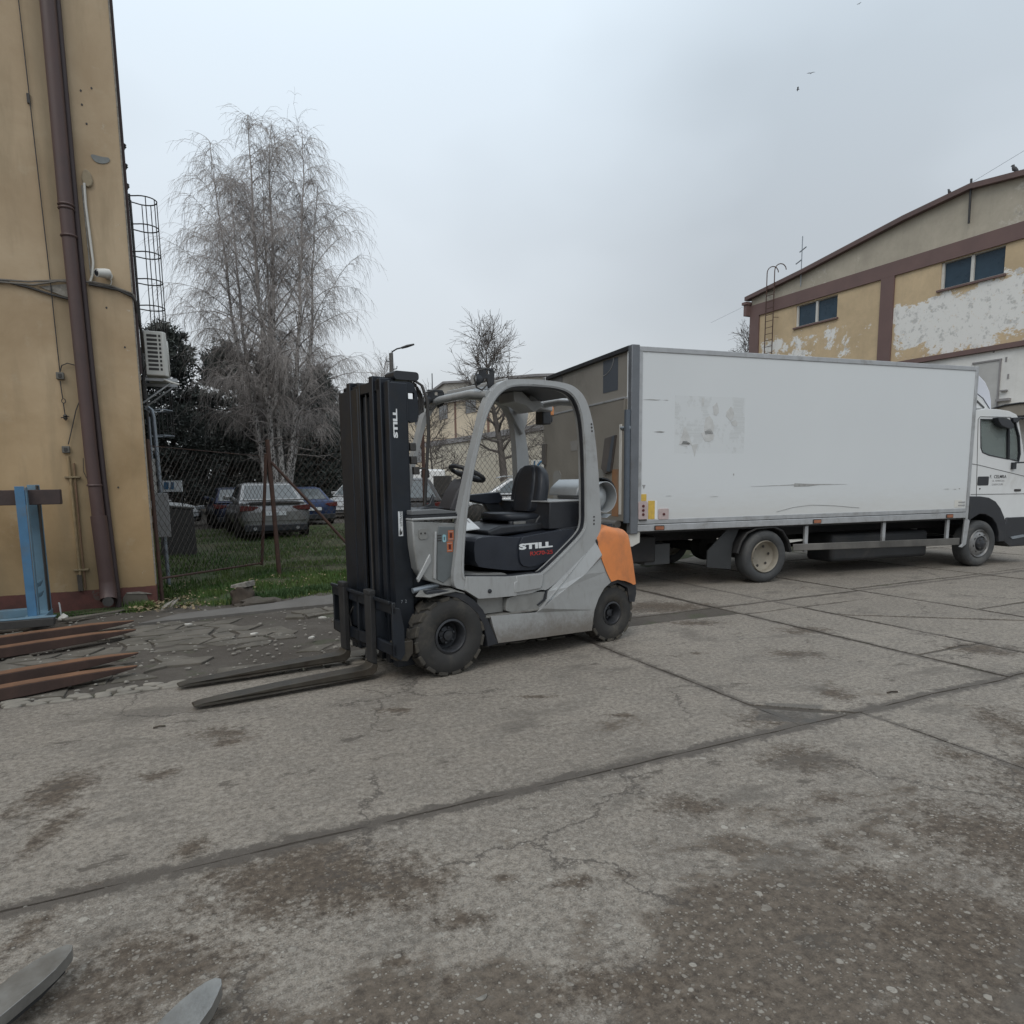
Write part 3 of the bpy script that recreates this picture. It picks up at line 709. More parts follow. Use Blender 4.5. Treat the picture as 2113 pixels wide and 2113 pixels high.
# moss and weeds at the wall foot
blades('wall_foot_weeds', 'grass', 1500, lambda r: (r.uniform(-2, 0), -.12-.3*r.random()**1.5), .01, .05, lambda x, y: -.015, .008, 5)
def leaves():
    rng = random.Random(8); mb = MB()
    for _ in range(1000):
        if rng.random() < .55: x = rng.uniform(-.3, 4); y = rng.uniform(-.5, 1.6)
        elif rng.random() < .5: x = rng.uniform(-.2, .5); y = rng.uniform(-.75, .3)
        else: x = rng.uniform(-.3, 7); y = rng.uniform(1, 9)
        r = rng.uniform(.012, .03); a = rng.uniform(0, pi); z = lawn_z(x, y)+.03+rng.random()*.02
        t1, t2 = rng.uniform(-.5, .5), rng.uniform(-.5, .5)
        pts = [(x+cos(a)*r, y+sin(a)*r, z+t1*r), (x-sin(a)*r*.6, y+cos(a)*r*.6, z+t2*r), (x-cos(a)*r, y-sin(a)*r, z-t1*r), (x+sin(a)*r*.6, y-cos(a)*r*.6, z-t2*r)]
        mb.add(pts, [(0,1,2,3)])
    o = mb.build('fallen_leaves', 'leafdry', smooth=0, weld=False, recalc=False); tag(o, kind='stuff')
leaves()
# ================================================================== LEFT BUILDING
bl = thing('workshop_building', 'yellow rendered building with dark red painted plinth at the left edge', 'building', (0, 0, 0))
mb = MB()
nz = 24; vs = []; fs = []
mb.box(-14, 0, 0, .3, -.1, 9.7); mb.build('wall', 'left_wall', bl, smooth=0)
mb = MB(); mb.prism([(-.006, .302), (-.62, 12), (-1.3, 26), (-13.9, 26), (-13.9, .302)], -.1, 9.65, 'z'); w_ = mb.build('side_wall', 'side_wall', bl, smooth=0)
mb = MB(); mb.prism([(-14.2, -.12), (.03, -.12), (.0, .3), (-.62, 12), (-1.3, 26.1), (-14.2, 26.1)], 9.71, 9.9, 'z'); mb.build('roof', 'roof_brown', bl)
mb = MB(); mb.box(-.010, .006, -.004, .02, .26, 9.69); mb.build('corner_trim', 'stone_pale', bl)
# dark edge strip on the side just behind the corner
mb = MB(); mb.box(-.002, .035, .034, .075, 2.9, 9.69); mb.build('edge_strip', 'side_wall', bl)
# broken plinth: plaster fallen off at the corner
mb = MB(); mb.prism([(-.385, -.02), (-.39, .10), (-.35, .165), (-.28, .17), (-.2, .155), (-.12, .15), (-.10, .05), (-.06, -.02)], -.012, .01); mb.build('bare_plaster_patch', 'paver', bl, smooth=0, bevel=.008)
mb = MB(); mb.prism([(-.34, .175), (-.2, .178), (-.09, .15), (-.06, .135), (-.2, .15), (-.33, .158)], -.022, .0); mb.build('plaster_crust', 'stone_pale', bl, smooth=0)
mb = MB(); mb.prism(chaikin([(-.33, 5.38), (-.2, 5.36), (-.12, 5.37), (-.13, 5.31), (-.22, 5.28), (-.29, 5.30)], 2), -.008, .0); mb.build('cement_repair', surf('cement_grey', (.20, .21, .205), .9, 0, .15, 9), bl, smooth=0)
mb = MB(); mb.prism(chaikin([(-.44, 5.06), (-.40, 5.2), (-.33, 5.17), (-.31, 5.03), (-.38, 4.98)], 1), -.03, .0); mb.build('plaster_lump', surf('lump_render', (.29, .24, .165), .9, 0, .15, 9), bl, smooth=30, bevel=.012)
for x_, z_ in ((-.36, 6.05), (-.25, 6.1), (-.36, 5.9), (-.33, 5.7), (-.29, 3.65), (-.13, 3.2), (-.33, 1.5)):
    mb = MB(); mb.prism([(x_+.012*cos(q), z_+.014*sin(q)) for q in (0, 1.2, 2.4, 3.6, 4.8)], -.004, .0); mb.build('drill_hole', 'cable_dark', bl, smooth=0)

def wavy(p0, p1, n, amp, seed, y=-.02):
    r = random.Random(seed); o = []
    for i in range(n+1):
        t = i/n; o.append((p0[0]+(p1[0]-p0[0])*t+(r.uniform(-amp, amp) if 0 < i < n else 0), y, p0[1]+(p1[1]-p0[1])*t))
    return o
# downpipe
dp = thing('downpipe', 'thick dark brown rain downpipe running down the yellow wall', 'pipe', (-.53, -.11, 0))
def dpx(pts): return [(x+.53, y, z) for x, y, z in pts]
mb = MB(); mb.tube(dpx([(-.592, 0, 9.6), (-.594, 0, 7), (-.600, 0, 4.72)]), .078, 18); mb.build('upper_pipe', 'pipe_brown', dp)
mb = MB(); mb.tube(dpx([(-.600, 0, 4.74), (-.598, 0, 4.3), (-.577, 0, 1.9), (-.558, 0, 1.14)]), .072, 18); mb.build('middle_pipe', 'pipe_brown', dp)
mb = MB(); mb.tube(dpx([(-.558, 0, 1.16), (-.53, 0, .34)]), .088, 18); mb.tube(dpx([(-.53, 0, .34), (-.527, -.01, .2), (-.525, -.06, .12)]), [.09, .095, .095], 18, False); mb.build('lower_pipe', 'pipe_brown', dp)
mb = MB(); mb.lathe([(.098, -.012), (.102, 0), (.098, .012)], (.004, -.002, .21), 'z', 18); mb.build('boot_ring', 'pipe_brown', dp)
mb = MB(); mb.lathe([(.06, -.0), (.06, .004)], (.006, -.155, .115), 'y', 18); mb.build('outlet', 'cable_dark', dp)
for z, x, r in ((4.73, -.600, .081), (4.69, -.6, .08), (4.39, -.598, .083), (1.53, -.570, .079), (7.2, -.594, .084)):
    mb = MB(); mb.lathe([(r, -.012), (r+.006, 0), (r, .012)], (x+.53, 0, z), 'z', 18); mb.box(x+.53-.012, x+.53+.012, .07, .12, z-.012, z+.012); mb.build('pipe_clamp', 'pipe_brown', dp)
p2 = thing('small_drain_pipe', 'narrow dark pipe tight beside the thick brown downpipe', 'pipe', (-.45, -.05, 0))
mb = MB(); mb.tube([(-.055, 0, 9.6), (-.062, 0, 4.6), (-.045, 0, 2.8), (-.025, 0, 1.6), (.014, 0, .25), (.016, 0, .0)], .034, 10); mb.build('pipe', surf('small_pipe_dark', (.05, .034, .034), .55, 0, .15, 4, None, 0, .05), p2)  # added tube: the downpipe's shaded side built as a dark strip
# horizontal cable bundle
def cab(label, paths, rad, mat, cat='cable', name='wall_cable'):
    mb = MB()
    for pth, r in zip(paths, rad): mb.tube(pth, r, 6)
    o = mb.build(name, mat); tag(o, label, cat); return o
cab('pale bundle of cables running across the yellow wall and round its corner', [
    [(-14, -.03, 3.80), (-1.6, -.03, 3.885), (-1.3, -.03, 3.855), (-1.05, -.035, 3.86), (-.8, -.03, 3.9), (-.6, -.03, 3.93), (-.4, -.035, 3.915), (-.2, -.03, 3.875), (-.05, -.03, 3.85), (.018, -.02, 3.82), (.035, .03, 3.74), (.03, .06, 3.66)],
    [(-14, -.03, 3.78), (-1.6, -.03, 3.825), (-1.2, -.03, 3.83), (-1.0, -.035, 3.83), (-.75, -.03, 3.90), (-.62, -.035, 3.905), (-.4, -.04, 3.925), (-.2, -.035, 3.895), (0, -.035, 3.835), (.03, .0, 3.74)]], (.011, .012), 'cable')
cab('dark cable sagging below the pale cable bundle left of the downpipe', [
    [(-14, -.02, 3.84), (-1.6, -.02, 3.86), (-1.3, -.025, 3.845), (-1.05, -.025, 3.80), (-.85, -.025, 3.745), (-.62, -.025, 3.70)]], (.014,), 'cable_dark')
cab('black cable bending down round the wall corner above the air conditioner', [[(-.45, -.03, 3.9), (-.15, -.03, 3.865), (.0, -.03, 3.80), (.03, .0, 3.74), (.03, .05, 3.62), (.06, .15, 3.4), (.06, .3, 3.2)]], (.017,), 'cable_dark')
mb = MB(); mb.prism([(-.95, 3.82), (-.62, 3.89), (-.62, 3.72), (-.72, 3.74)], -.016, -.002); tag(mb.build('bare_cement_strip', 'stone_pale', smooth=0), 'grey cement strip behind the cables left of the downpipe', 'cement')
# lightning conductor and boxes
t = thing('lightning_rod_wire', 'thin dark wire hanging down the yellow wall left of the downpipe', 'wire', (-.83, -.025, 0))
mb = MB(); mb.tube([(-.055, 0, 9.6), (-.05, 0, 7.), (-.025, 0, 5.3), (-.005, 0, 4.0), (.0, 0, 3.4), (.005, 0, 2.84)], .006, 5); mb.build('wire', 'cable_dark', t)
for z in (8.2, 7.1, 5.8): mb = MB(); mb.box(-.06, -.03, -.004, .024, z, z+.10); mb.build('wire_clip', 'cable_dark', t)
def small_box(label, x, z, s=.04):
    t = thing('junction_box', label, 'junction box', (x, -.03, z)); mb = MB(); mb.box(-s, s, -.02, .028, -s, s); mb.build('housing', surf('box_grey_%d' % int(z*100), (.12, .115, .10), .7, 0, .2, 20), t, bevel=.006)
    mb = MB(); mb.box(-s*.45, s*.45, -.027, -.021, -s*.5, s*.5); mb.build('lid', 'cable_dark', t, bevel=.003); return t
small_box('small grey junction box on the wire, the upper of the two', -.825, 2.82)
small_box('small grey junction box above the old conduit, the lower of the two', -.838, 1.96)
cab('thin black wire looping between the two wall junction boxes and the downpipe', [
    [(-.825, -.03, 2.86), (-.80, -.03, 2.94), (-.74, -.03, 2.97), (-.66, -.03, 2.95)],
    [(-.83, -.03, 2.76), (-.825, -.03, 2.62), (-.82, -.03, 2.56)], [(-.82, -.03, 2.5), (-.815, -.03, 2.4), (-.81, -.03, 2.3)],
    [(-.62, -.03, 2.62), (-.70, -.03, 2.42), (-.76, -.03, 2.2), (-.81, -.03, 2.02)],
    [(-.67, -.03, 1.86), (-.68, -.03, 1.7), (-.64, -.03, 1.58), (-.58, -.03, 1.54)]], (.006, .006, .006, .006, .004), 'cable_dark', 'cable', 'looped_wire')
mb = MB(); mb.lathe([(.016, -.03), (.024, -.01), (.012, 0), (.026, .012), (.014, .03)], (-.81, -.05, 2.34), 'z', 10); mb.tube([(-.855, -.05, 2.33), (-.77, -.05, 2.35)], .006, 5)
tag(mb.build('insulator', 'cable_dark'), 'small black insulator with crossed pins between the two junction boxes', 'insulator')
mb = MB(); mb.tube([(-.815+.02*cos(q), -.03, 2.53+.026*sin(q)) for q in [i*pi/5 for i in range(11)]], .005, 5); tag(mb.build('wire_eye', 'cable_dark'), 'round wire loop hanging under the upper junction box', 'hook')
t = thing('old_conduit', 'pair of thin yellow and rusty conduits clamped to the lower wall', 'conduit', (-.82, -.02, 0))
mb = MB(); mb.tube([(-.005, 0, 1.88), (.0, 0, 1.6), (.005, 0, .26)], .016, 8); mb.build('conduit', surf('conduit_yellow', (.27, .20, .11), .8, 0, .2, 12, (.12, .07, .04), .5), t)
mb = MB(); mb.tube([(.05, 0, 1.8), (.045, 0, 1.6), (.045, 0, .26)], .010, 8); mb.build('conduit', surf('conduit_rust', (.17, .10, .06), .8, 0, .2, 12, (.25, .19, .1), .5), t)
for z in (1.63, .50): mb = MB(); mb.box(-.06, .10, -.022, .018, z-.01, z+.012); mb.build('clamp', surf('clamp_%d' % int(z*10), (.22, .17, .1), .8, 0, .2, 12), t, bevel=.003)
mb = MB(); mb.box(-.03, .02, -.02, .018, .24, .44); mb.build('foot', 'soil', t)
cab('pale flexible conduit rising beside the downpipe towards the plaster lump', [[(-.405, -.03, 5.03), (-.41, -.03, 4.8), (-.395, -.03, 4.4), (-.385, -.03, 4.15), (-.405, -.03, 4.0), (-.43, -.03, 3.93)]], (.014,), 'off_white', 'conduit', 'pale_conduit')
cab('thin grey conduit between the downpipe and the pale flexible one', [[(-.43, -.03, 5.0), (-.425, -.03, 4.6), (-.42, -.03, 4.0)]], (.009,), 'stone_pale', 'conduit', 'grey_conduit')
# security camera
t = thing('security_camera', 'white bullet security camera on the yellow wall beside the downpipe', 'camera', (-.27, -.02, 4.03))
mb = MB(); mb.lathe([(.045, 0), (.045, -.03), (.025, -.04)], (.03, .02, -.01), 'y', 16); mb.build('mount', 'off_white', t)
ax = Vector((-.75, -.55, -.16)).normalized()
mb = MB(); mb.tube([Vector((.04, -.05, .0))-ax*.0, Vector((.04, -.05, 0))+ax*.05, Vector((.04, -.05, 0))+ax*.15], [.052, .055, .046], 18); mb.build('housing', 'off_white', t)
mb = MB(); mb.tube([Vector((.04, -.05, .0))+ax*.151, Vector((.04, -.05, 0))+ax*.158], [.036, .030], 18); mb.build('lens', 'glass_dark', t)
mb = MB(); mb.tube([(.05, -.03, -.03), (.06, -.02, -.08), (.04, -.01, -.13)], .006, 6); mb.build('lead', 'off_white', t)

# wall foot bits
mb = MB(); mb.sheet([(-1.0, -.62, .0), (-.93, -.66, .0), (-.9, -.6, .02), (-.95, -.57, .05)], (0, 0, .02)); tag(mb.build('paper_scrap', 'litter'), 'crumpled pale paper scrap by the wall foot left of the downpipe', 'litter')
mb = MB(); mb.tube([(-1.02, -.25, 0), (-1.025, -.25, .13), (-1.03, -.25, .15)], .008, 6); tag(mb.build('marker_peg', 'white_print'), 'short thin white peg standing in front of the dark red plinth', 'peg')
mb = MB(); mb.sheet([(-.95, -.72, .015), (-.5, -.55, .02), (-.34, -.45, .02), (-.42, -.52, .01), (-.9, -.80, .012)], (0, 0, .02)); tag(mb.build('slate_slab', 'paver', bevel=.004), 'flat grey stone slab lying at the foot of the downpipe', 'stone')

# air conditioner on the side wall
ac = thing('air_conditioner', 'white outdoor air conditioning unit on brackets on the building side wall', 'air conditioner', (.06, .5, 2.95))
mb = MB(); mb.prism([(0, 0), (.225, 0), (.262, .06), (.262, .72), (.225, .80), (0, .80)], .0, .565, 'z'); mb.build('housing', 'off_white', ac, bevel=.012)
for i in range(9):
    z = .065+i*.053
    mb = MB(); mb.prism(rrect(.035, .155, z, z+.032, .006, 2), -.003, .02); mb.build('vent_slot', 'cable_dark', ac, smooth=0)
    mb = MB(); mb.prism(rrect(.172, .198, z, z+.032, .006, 2), -.003, .02); mb.build('vent_slot', 'cable_dark', ac, smooth=0)
mb = MB(); mb.lathe([(.23, 0), (.23, .012), (.21, .016)], (.262, .42, .29), 'x', 24); mb.build('fan_grille', 'off_white', ac)
for y in (.08, .66):
    mb = MB(); mb.box(-.09, .36, y, y+.04, -.06, -.02); mb.build('bracket_arm', 'aluminium', ac, bevel=.004)
    mb = MB(); mb.tube([(-.07, y+.02, -.35), (.30, y+.02, -.06)], .012, 6); mb.build('brace', 'aluminium', ac)
mb = MB(); mb.tube([(.02, .05, .15), (-.02, .02, .05), (-.05, .05, -.1), (-.05, .1, -.3)], .018, 8); mb.build('refrigerant_hose', 'cable_dark', ac)
mb = MB(); mb.tube([(.2, .05, -.04), (.30, .03, -.08), (.38, .02, -.10)], .014, 6); mb.build('drain_hose', 'off_white', ac)

# caged roof ladder on the side wall, further back
ld = thing('caged_ladder', 'tall galvanised ladder with round safety hoops on the building side wall', 'ladder', (-.02, 9.88, 0))
for dy in (-.20, .20):
    mb = MB(); mb.tube([(-.30, dy, 2.0), (-.31, dy, 8.42)], .022, 6); mb.build('rail', 'cable_dark', ld)
for i in range(22):
    mb = MB(); mb.tube([(-.305, -.20, 2.1+i*.285), (-.305, .20, 2.1+i*.285)], .012, 5); mb.build('rung', 'cable_dark', ld)
def hoop(z, r=.29):
    mb = MB(); pts = [(-.30, -.20, z)]+[(-.02+r*cos(q), r*1.05*sin(q), z) for q in [radians(-125+250*k/18) for k in range(19)]]+[(-.30, .20, z)]
    mb.tube(pts, .015, 5); mb.build('hoop', 'cable_dark' if z > 4 else 'galv', ld)
for z in (8.38, 7.74, 7.11, 6.48, 5.86, 5.1, 4.2, 3.36, 2.73): hoop(z)
for q in (-80, -35, 10, 60, 100):
    a = radians(q); mb = MB(); mb.tube([(-.02+.29*cos(a), .305*sin(a), 2.7), (-.02+.29*cos(a), .305*sin(a), 8.38)], .011, 4); mb.build('cage_bar', 'cable_dark', ld)
for z in (8.3, 7.1, 7.0, 5.65, 5.58, 3.9, 3.0):
    mb = MB(); mb.tube([(-.6, -.2, z), (-.30, -.2, z)], .018, 5); mb.build('wall_stay', 'cable_dark', ld)
for z, ln in ((7.03, 'upper'), (6.72, 'middle'), (6.41, 'lower')):
    t = thing('wall_insulator', '%s of the three dark insulator brackets on the building side edge' % ln, 'insulator', (-.15, 3.83, z))
    mb = MB(); mb.tube([(-.08, 0, 0), (.02, 0, 0), (.035, 0, .04)], .02, 6); mb.build('bracket', 'cable_dark', t)
    mb = MB(); mb.lathe([(.02, 0), (.035, .02), (.02, .035), (.034, .05), (.015, .07)], (.035, 0, .03), 'z', 8); mb.build('insulator_body', 'cable_dark', t)

# ================================================================== BLUE STAND AND LOOSE FORKS
bs = thing('steel_stand', 'blue painted steel stand carrying a dark beam against the yellow wall', 'stand', (-1.2, -.6, 0))
def lb(x0, x1, y0, y1, z0, z1): return MB().box(x0+1.2, x1+1.2, y0+.6, y1+.6, z0, z1)
lb(-1.245, -1.157, -.80, -.785, .03, 1.53).build('post_flange', 'blue_paint', bs, bevel=.003)
lb(-1.155, -1.143, -.785, -.70, .03, 1.52).build('post_web', 'blue_paint_pale', bs, bevel=.002)
lb(-1.20, -1.08, -.40, -.385, .03, 1.545).build('rear_post_flange', 'blue_paint_pale', bs, bevel=.003)
lb(-1.10, -1.088, -.52, -.4, .03, 1.54).build('rear_post_web', 'cable_dark', bs, bevel=.002)
for z in (.40, .28):
    mb = MB(); mb.sheet([(.045+.0, -.12, z), (.075, -.02, z+.015), (.10, -.02, z+.07), (.06, -.12, z+.05)], (0, .0, .008)); mb.build('cleat', 'blue_paint_pale', bs, smooth=0)
lb(-3.2, -.97, -1.06, -.93, .02, .10).build('front_rail_web', 'cable_dark', bs, bevel=.003)
lb(-3.2, -.96, -1.0, -.90, .102, .112).build('front_rail_top', 'blue_paint_pale', bs, bevel=.002)
lb(-3.2, -1.24, -.34, -.22, .02, .11).build('back_rail', 'blue_paint_pale', bs, bevel=.004)
lb(-1.27, -1.08, -.9, -.34, .03, .10).build('foot_channel', 'blue_paint_pale', bs, bevel=.003)
mb = MB(); mb.box(-3.0, -.85, -.69, -.55, 1.325, 1.49); tag(mb.build('timber_beam', 'maroon_timber', bevel=.006), 'dark brown beam lying across the blue steel stand', 'beam')
# rusty spare forks on the ground
FD = [((-1.29, -1.89), (-.16, -1.45), 'rearmost rusty fork blade, nearest the blue stand'),
      ((-1.18, -2.41), (-.11, -1.97), 'second rusty fork blade from the wall'),
      ((-.97, -3.445), (-.03, -3.08), 'third rusty fork blade from the wall, just behind the front one'),
      ((-.885, -3.89), (-.01, -3.57), 'front rusty fork blade, lying beside the pale cobbles')]
for (a, b_, lab) in FD:
    A = Vector((a[0], a[1], 0)); B = Vector((b_[0], b_[1], 0)); d = (B-A).normalized(); n_ = Vector((-d.y, d.x, 0)); L_ = (B-A).length
    A2 = A-d*.75; LL = L_+.75
    t = thing('spare_fork', lab, 'fork', (A2.x, A2.y, 0), atan2(d.y, d.x), 'rusty spare fork blades on the ground')
    mb = MB()
    st = [(0, .0, .09, .0), (LL*.55, .0, .088, .0), (LL-.42, .012, .082, .0), (LL-.2, .028, .07, .012), (LL-.04, .042, .058, .035), (LL, .046, .055, .05)]
    vs = []; W_ = .125
    for x, z0, z1, tp in st: vs += [(x, 0+tp, z0), (x, W_-tp, z0), (x, W_-tp, z1), (x, 0+tp, z1)]
    fs = [(0, 1, 2, 3)[::-1]]; m = len(st)
    for i in range(m-1):
        for k in range(4): k2 = (k+1) % 4; fs.append((4*i+k, 4*i+k2, 4*i+4+k2, 4*i+4+k))
    fs.append(tuple(4*(m-1)+k for k in range(4)))
    mb.add(vs, fs); o = mb.build('blade', 'rust_fork_dark', t, smooth=0, bevel=.004)
    top = MB(); vs = []
    for x, z0, z1, tp in st: vs += [(x, .006+tp, z1+.001), (x, W_-.006-tp, z1+.001), (x, .006+tp, z1+.004), (x, W_-.006-tp, z1+.004)]
    fs = []
    for i in range(m-1):
        o_ = 4*i; fs += [(o_+2, o_+3, o_+7, o_+6), (o_, o_+2, o_+6, o_+4), (o_+1, o_+5, o_+7, o_+3)]
    top.add(vs, fs); top.build('worn_face', 'rust_fork', t, smooth=0)  # skylight on the top face is put into this paler rust colour
    mb = MB(); mb.box(-.045, .0, 0, W_, 0, .62); mb.build('shank', 'rust_fork_dark', t, bevel=.006)
# worn fork tips in the foreground
def front_fork(tip, label, rng_seed):
    d = Vector((.615, .789, 0)).normalized(); n_ = Vector((-d.y, d.x, 0)); T = Vector((tip[0], tip[1], 0)); L_ = 1.15; o0 = T-d*L_
    t = thing('fork_arm', label, 'fork', (o0.x, o0.y, .06), atan2(d.y, d.x), 'pair of forklift forks reaching in from the bottom left')
    hw = .058; prof = [(0, hw), (L_-.24, hw), (L_-.16, hw*.97), (L_-.10, hw*.86), (L_-.055, hw*.68), (L_-.02, hw*.46), (L_, hw*.18)]
    r = random.Random(rng_seed)
    pts = [(x, -w_+r.uniform(-.0015, .0015)) for x, w_ in prof]+[(x, w_) for x, w_ in reversed(prof)]
    mb = MB(); mb.prism(pts, .0, .036, 'z'); mb.build('blade', 'worn_steel', t, smooth=0, bevel=.009, seg=3)
    mb = MB(); mb.prism([(x, w_*.97) for x, w_ in ((0, -hw), (L_-.16, -hw*.97), (L_-.055, -hw*.6), (L_-.055, hw*.6), (L_-.16, hw*.97), (0, hw))], -.012, -.0005, 'z'); mb.build('underside', 'chassis', t, smooth=0)
front_fork((.0, -7.345), 'worn grey fork tip at the left edge, the farther of the front pair', 1)
front_fork((.42, -7.715), 'worn grey fork tip at the bottom, the nearer of the front pair', 2)

# ================================================================== GATE, FENCE, LAWN THINGS
def chain(x0, y0, x1, y1, z0, z1, cw=.098, ch=.128, r=.0033, base=lambda s: 0.):
    """diamond mesh as two sets of bent wires"""
    Lx = hypot(x1-x0, y1-y0); dx, dy = (x1-x0)/Lx, (y1-y0)/Lx; mb = MB(); nx = int(Lx/cw)+1; nzz = int((z1-z0)/ch)
    for i in range(-nzz, nx+1):
        for sgn in (1, -1):
            pts = []
            for j in range(nzz*2+1):
                s_ = (i+(j/2 if sgn > 0 else nzz-j/2))*cw
                if 0 <= s_ <= Lx: pts.append((x0+dx*s_+dy*.004*(1 if j % 2 else -1), y0+dy*s_-dx*.004*(1 if j % 2 else -1), z0+base(s_/Lx)+j*ch/2))
            if len(pts) > 1: mb.tube(pts, r, 3, False)
    return mb
gt = thing('fence_gate', 'rusty chain link gate leaf between the building corner and the brown post', 'gate', (.05, .12, 0))
H0 = Vector((0.0, 0.0, 0)); E0 = Vector((1.42, 1.88, 0)); E1 = Vector((1.58, 1.80, 0))
mb = MB(); mb.tube([(0, 0, .0), (-.01, 0, 1.0), (-.02, 0, 2.1)], .024, 8); mb.build('hinge_post', 'rust_post', gt)
mb = MB(); mb.tube([E0+Vector((0, 0, .19)), E1+Vector((0, 0, 2.0))], .026, 8); mb.build('end_post', 'rust_post', gt)
mb = MB(); mb.tube([(0, 0, .31), E0+Vector((0, 0, .22))], .016, 6); mb.build('bottom_rail', 'rust_post', gt)
mb = MB(); mb.tube([(-.02, 0, 2.02), E1+Vector((0, 0, 1.95))], .004, 5); mb.build('top_wire', 'rust_post', gt)
chain(0, 0, 1.5, 1.84, .33, 2.0, base=lambda s: -.1*s).build('wire_mesh', 'wire', gt, smooth=0, weld=False, recalc=False)['kind'] = 'stuff'
fn = thing('chain_link_fence', 'chain link fence with brown steel posts behind the forklift', 'fence', (1.7, 1.93, 0))
for i, x in enumerate((0, 2.58, 5.15, 7.7)):
    mb = MB()
    if i == 0: mb.tube([(.03, 0, -.05), (0, 0, 1.1), (-.04, 0, 2.22)], .036, 8)
    else: mb.box(x-.025, x+.025, -.02, .02, -.05, 2.4)
    mb.build('post', 'rust_post', fn)
mb = MB(); mb.tube([(.0, -.03, 1.86), (.75, .0, .98), (1.55, .04, .0)], .024, 8); mb.build('brace', 'rust_post', fn)
for z in (2.28, 1.2, .12): mb = MB(); mb.tube([(0, 0, min(z, 2.1)), (.4, 0, z), (7.7, 0, z)], .004, 4); mb.build('tension_wire', 'wire', fn)
m_ = chain(0, 0, 7.7, 0, .06, 2.3, .098, .128, .0033); m_.build('wire_mesh', 'wire', fn, smooth=0, weld=False, recalc=False)['kind'] = 'stuff'
# things behind the gate, beside the building
mb = MB(); mb.box(-.01, .185, 1.5, 1.52, .75, 1.40); tag(mb.build('notice_board', surf('board_grey', (.30, .295, .29), .6, 0, .08, 4, (.22, .2, .18), .4), bevel=.006), 'plain grey sheet hanging behind the gate mesh beside the building', 'board')
mb = MB(); mb.box(-.04, .045, 1.56, 1.575, 1.40, 1.9); tag(mb.build('white_sheet', 'off_white', bevel=.005), 'tall narrow white sheet just above the grey sheet', 'board')
t = thing('standpipe', 'pale galvanised pipe with bent top rising beside the building side wall', 'pipe', (.08, 1.55, 0))
mb = MB(); mb.tube([(.02, 0, 0), (.01, 0, 1.4), (-.01, 0, 2.5), (-.03, 0, 2.6), (-.07, 0, 2.64), (-.1, 0, 2.6)], .028, 10); mb.build('pipe', 'galv', t)
mb = MB(); mb.tube([(-.07, 0, 1.9), (-.07, 0, 2.5)], .018, 8); mb.build('side_tube', 'galv', t)
mb = MB(); mb.box(-.13, -.03, -.01, .03, 2.02, 2.06); mb.build('bracket', 'off_white', t)
t = thing('dark_container', 'black box shaped container standing on the grass behind the gate', 'container', (.23, 6.2, 0))
mb = MB(); mb.prism([(-.36, -.02), (.33, -.02), (.30, .97), (-.34, 1.05)], 0, .6); mb.build('body', 'cable_dark', t, bevel=.01)
mb = MB(); mb.sheet([(-.37, -.02, 1.06), (.33, -.02, .98), (.33, .64, .98), (-.37, .64, 1.06)], (0, 0, .03)); mb.build('lid', surf('lid_dark', (.05, .045, .04), .7), t)
# stump / clods at the lawn edge
t = thing('rotten_stump', 'dark rotten stump with a pale broken top at the lawn edge', 'stump', (1.0, -.42, 0))
def lump(cx, cy, cz, rx, ry, rz, seed, n=10, m=7):
    vs = []; fs = []
    for j in range(m+1):
        ph = pi*j/m
        for i in range(n):
            th = 2*pi*i/n; d = Vector((sin(ph)*cos(th), sin(ph)*sin(th), cos(ph))); k = 1+.45*mn.noise(d*1.6+Vector((seed, 0, 0)))+.2*mn.noise(d*4+Vector((seed, 3, 0)))
            vs.append((cx+d.x*rx*k, cy+d.y*ry*k, cz+d.z*rz*k))
    for j in range(m):
        for i in range(n): a = j*n+i; b_ = j*n+(i+1) % n; fs.append((a, b_, b_+n, a+n))
    mb = MB(); return mb.add(vs, fs)
lump(0, .0, .06, .17, .14, .16, 3, 18, 12).build('stump_body', 'wood_dark', t, smooth=50)
mb = rough_plate(0, 0, .17, .09, 9, .255, .05, random.Random(4), .4, .3); mb.build('split_top', 'stone_pale', t, smooth=0)
lump(.2, -.14, .0, .30, .16, .07, 9, 20, 10).build('earth_heap', 'soil', t, smooth=50)
for i, (x, y, r, lab) in enumerate(((.12, -.58, .07, 'pale curled bark piece nearest the wall corner'), (.2, -.46, .05, 'small pale chip beside the curled bark piece'))):
    mb = MB(); mb.sheet([(x-r, y-.02, .02), (x, y-.05, .05), (x+r*1.4, y+.05, .12), (x+r, y+.07, .10), (x-.02, y+.02, .07)], (.004, 0, .012)); tag(mb.build('bark_piece', 'stone_pale', smooth=0), lab, 'bark')
for x, y, lab in ((.95, -2.55, 'pale shard in the middle of the broken pavement'), (1.9, -2.2, 'brightest pale shard, just behind the far fork'), (1.45, -3.0, 'pale shard close to the far fork blade'), (.35, -1.7, 'pale shard nearest the tips of the rear rusty forks'), (1.72, -2.05, 'long pale shard among the paving stones left of the fork carriage')):
    r = .035; a = x*7; mb = MB(); mb.sheet([(x+cos(a+q)*r*k, y+sin(a+q)*r*k*.8, .012) for q, k in ((0, 1.4), (1.2, .8), (2.5, 1), (3.7, 1.2), (5, .7))], (0, 0, .014))
    tag(mb.build('stone_shard', 'litter', smooth=0), lab, 'stone', 'pale stone shards on the broken pavement')
mb = MB(); mb.tube([(.14, -5.035, .008), (.175, -5.03, .012), (.21, -5.028, .008)], .006, 5); tag(mb.build('twig', 'wood_dark'), 'short dark twig on the concrete left of the front fork tip', 'twig')
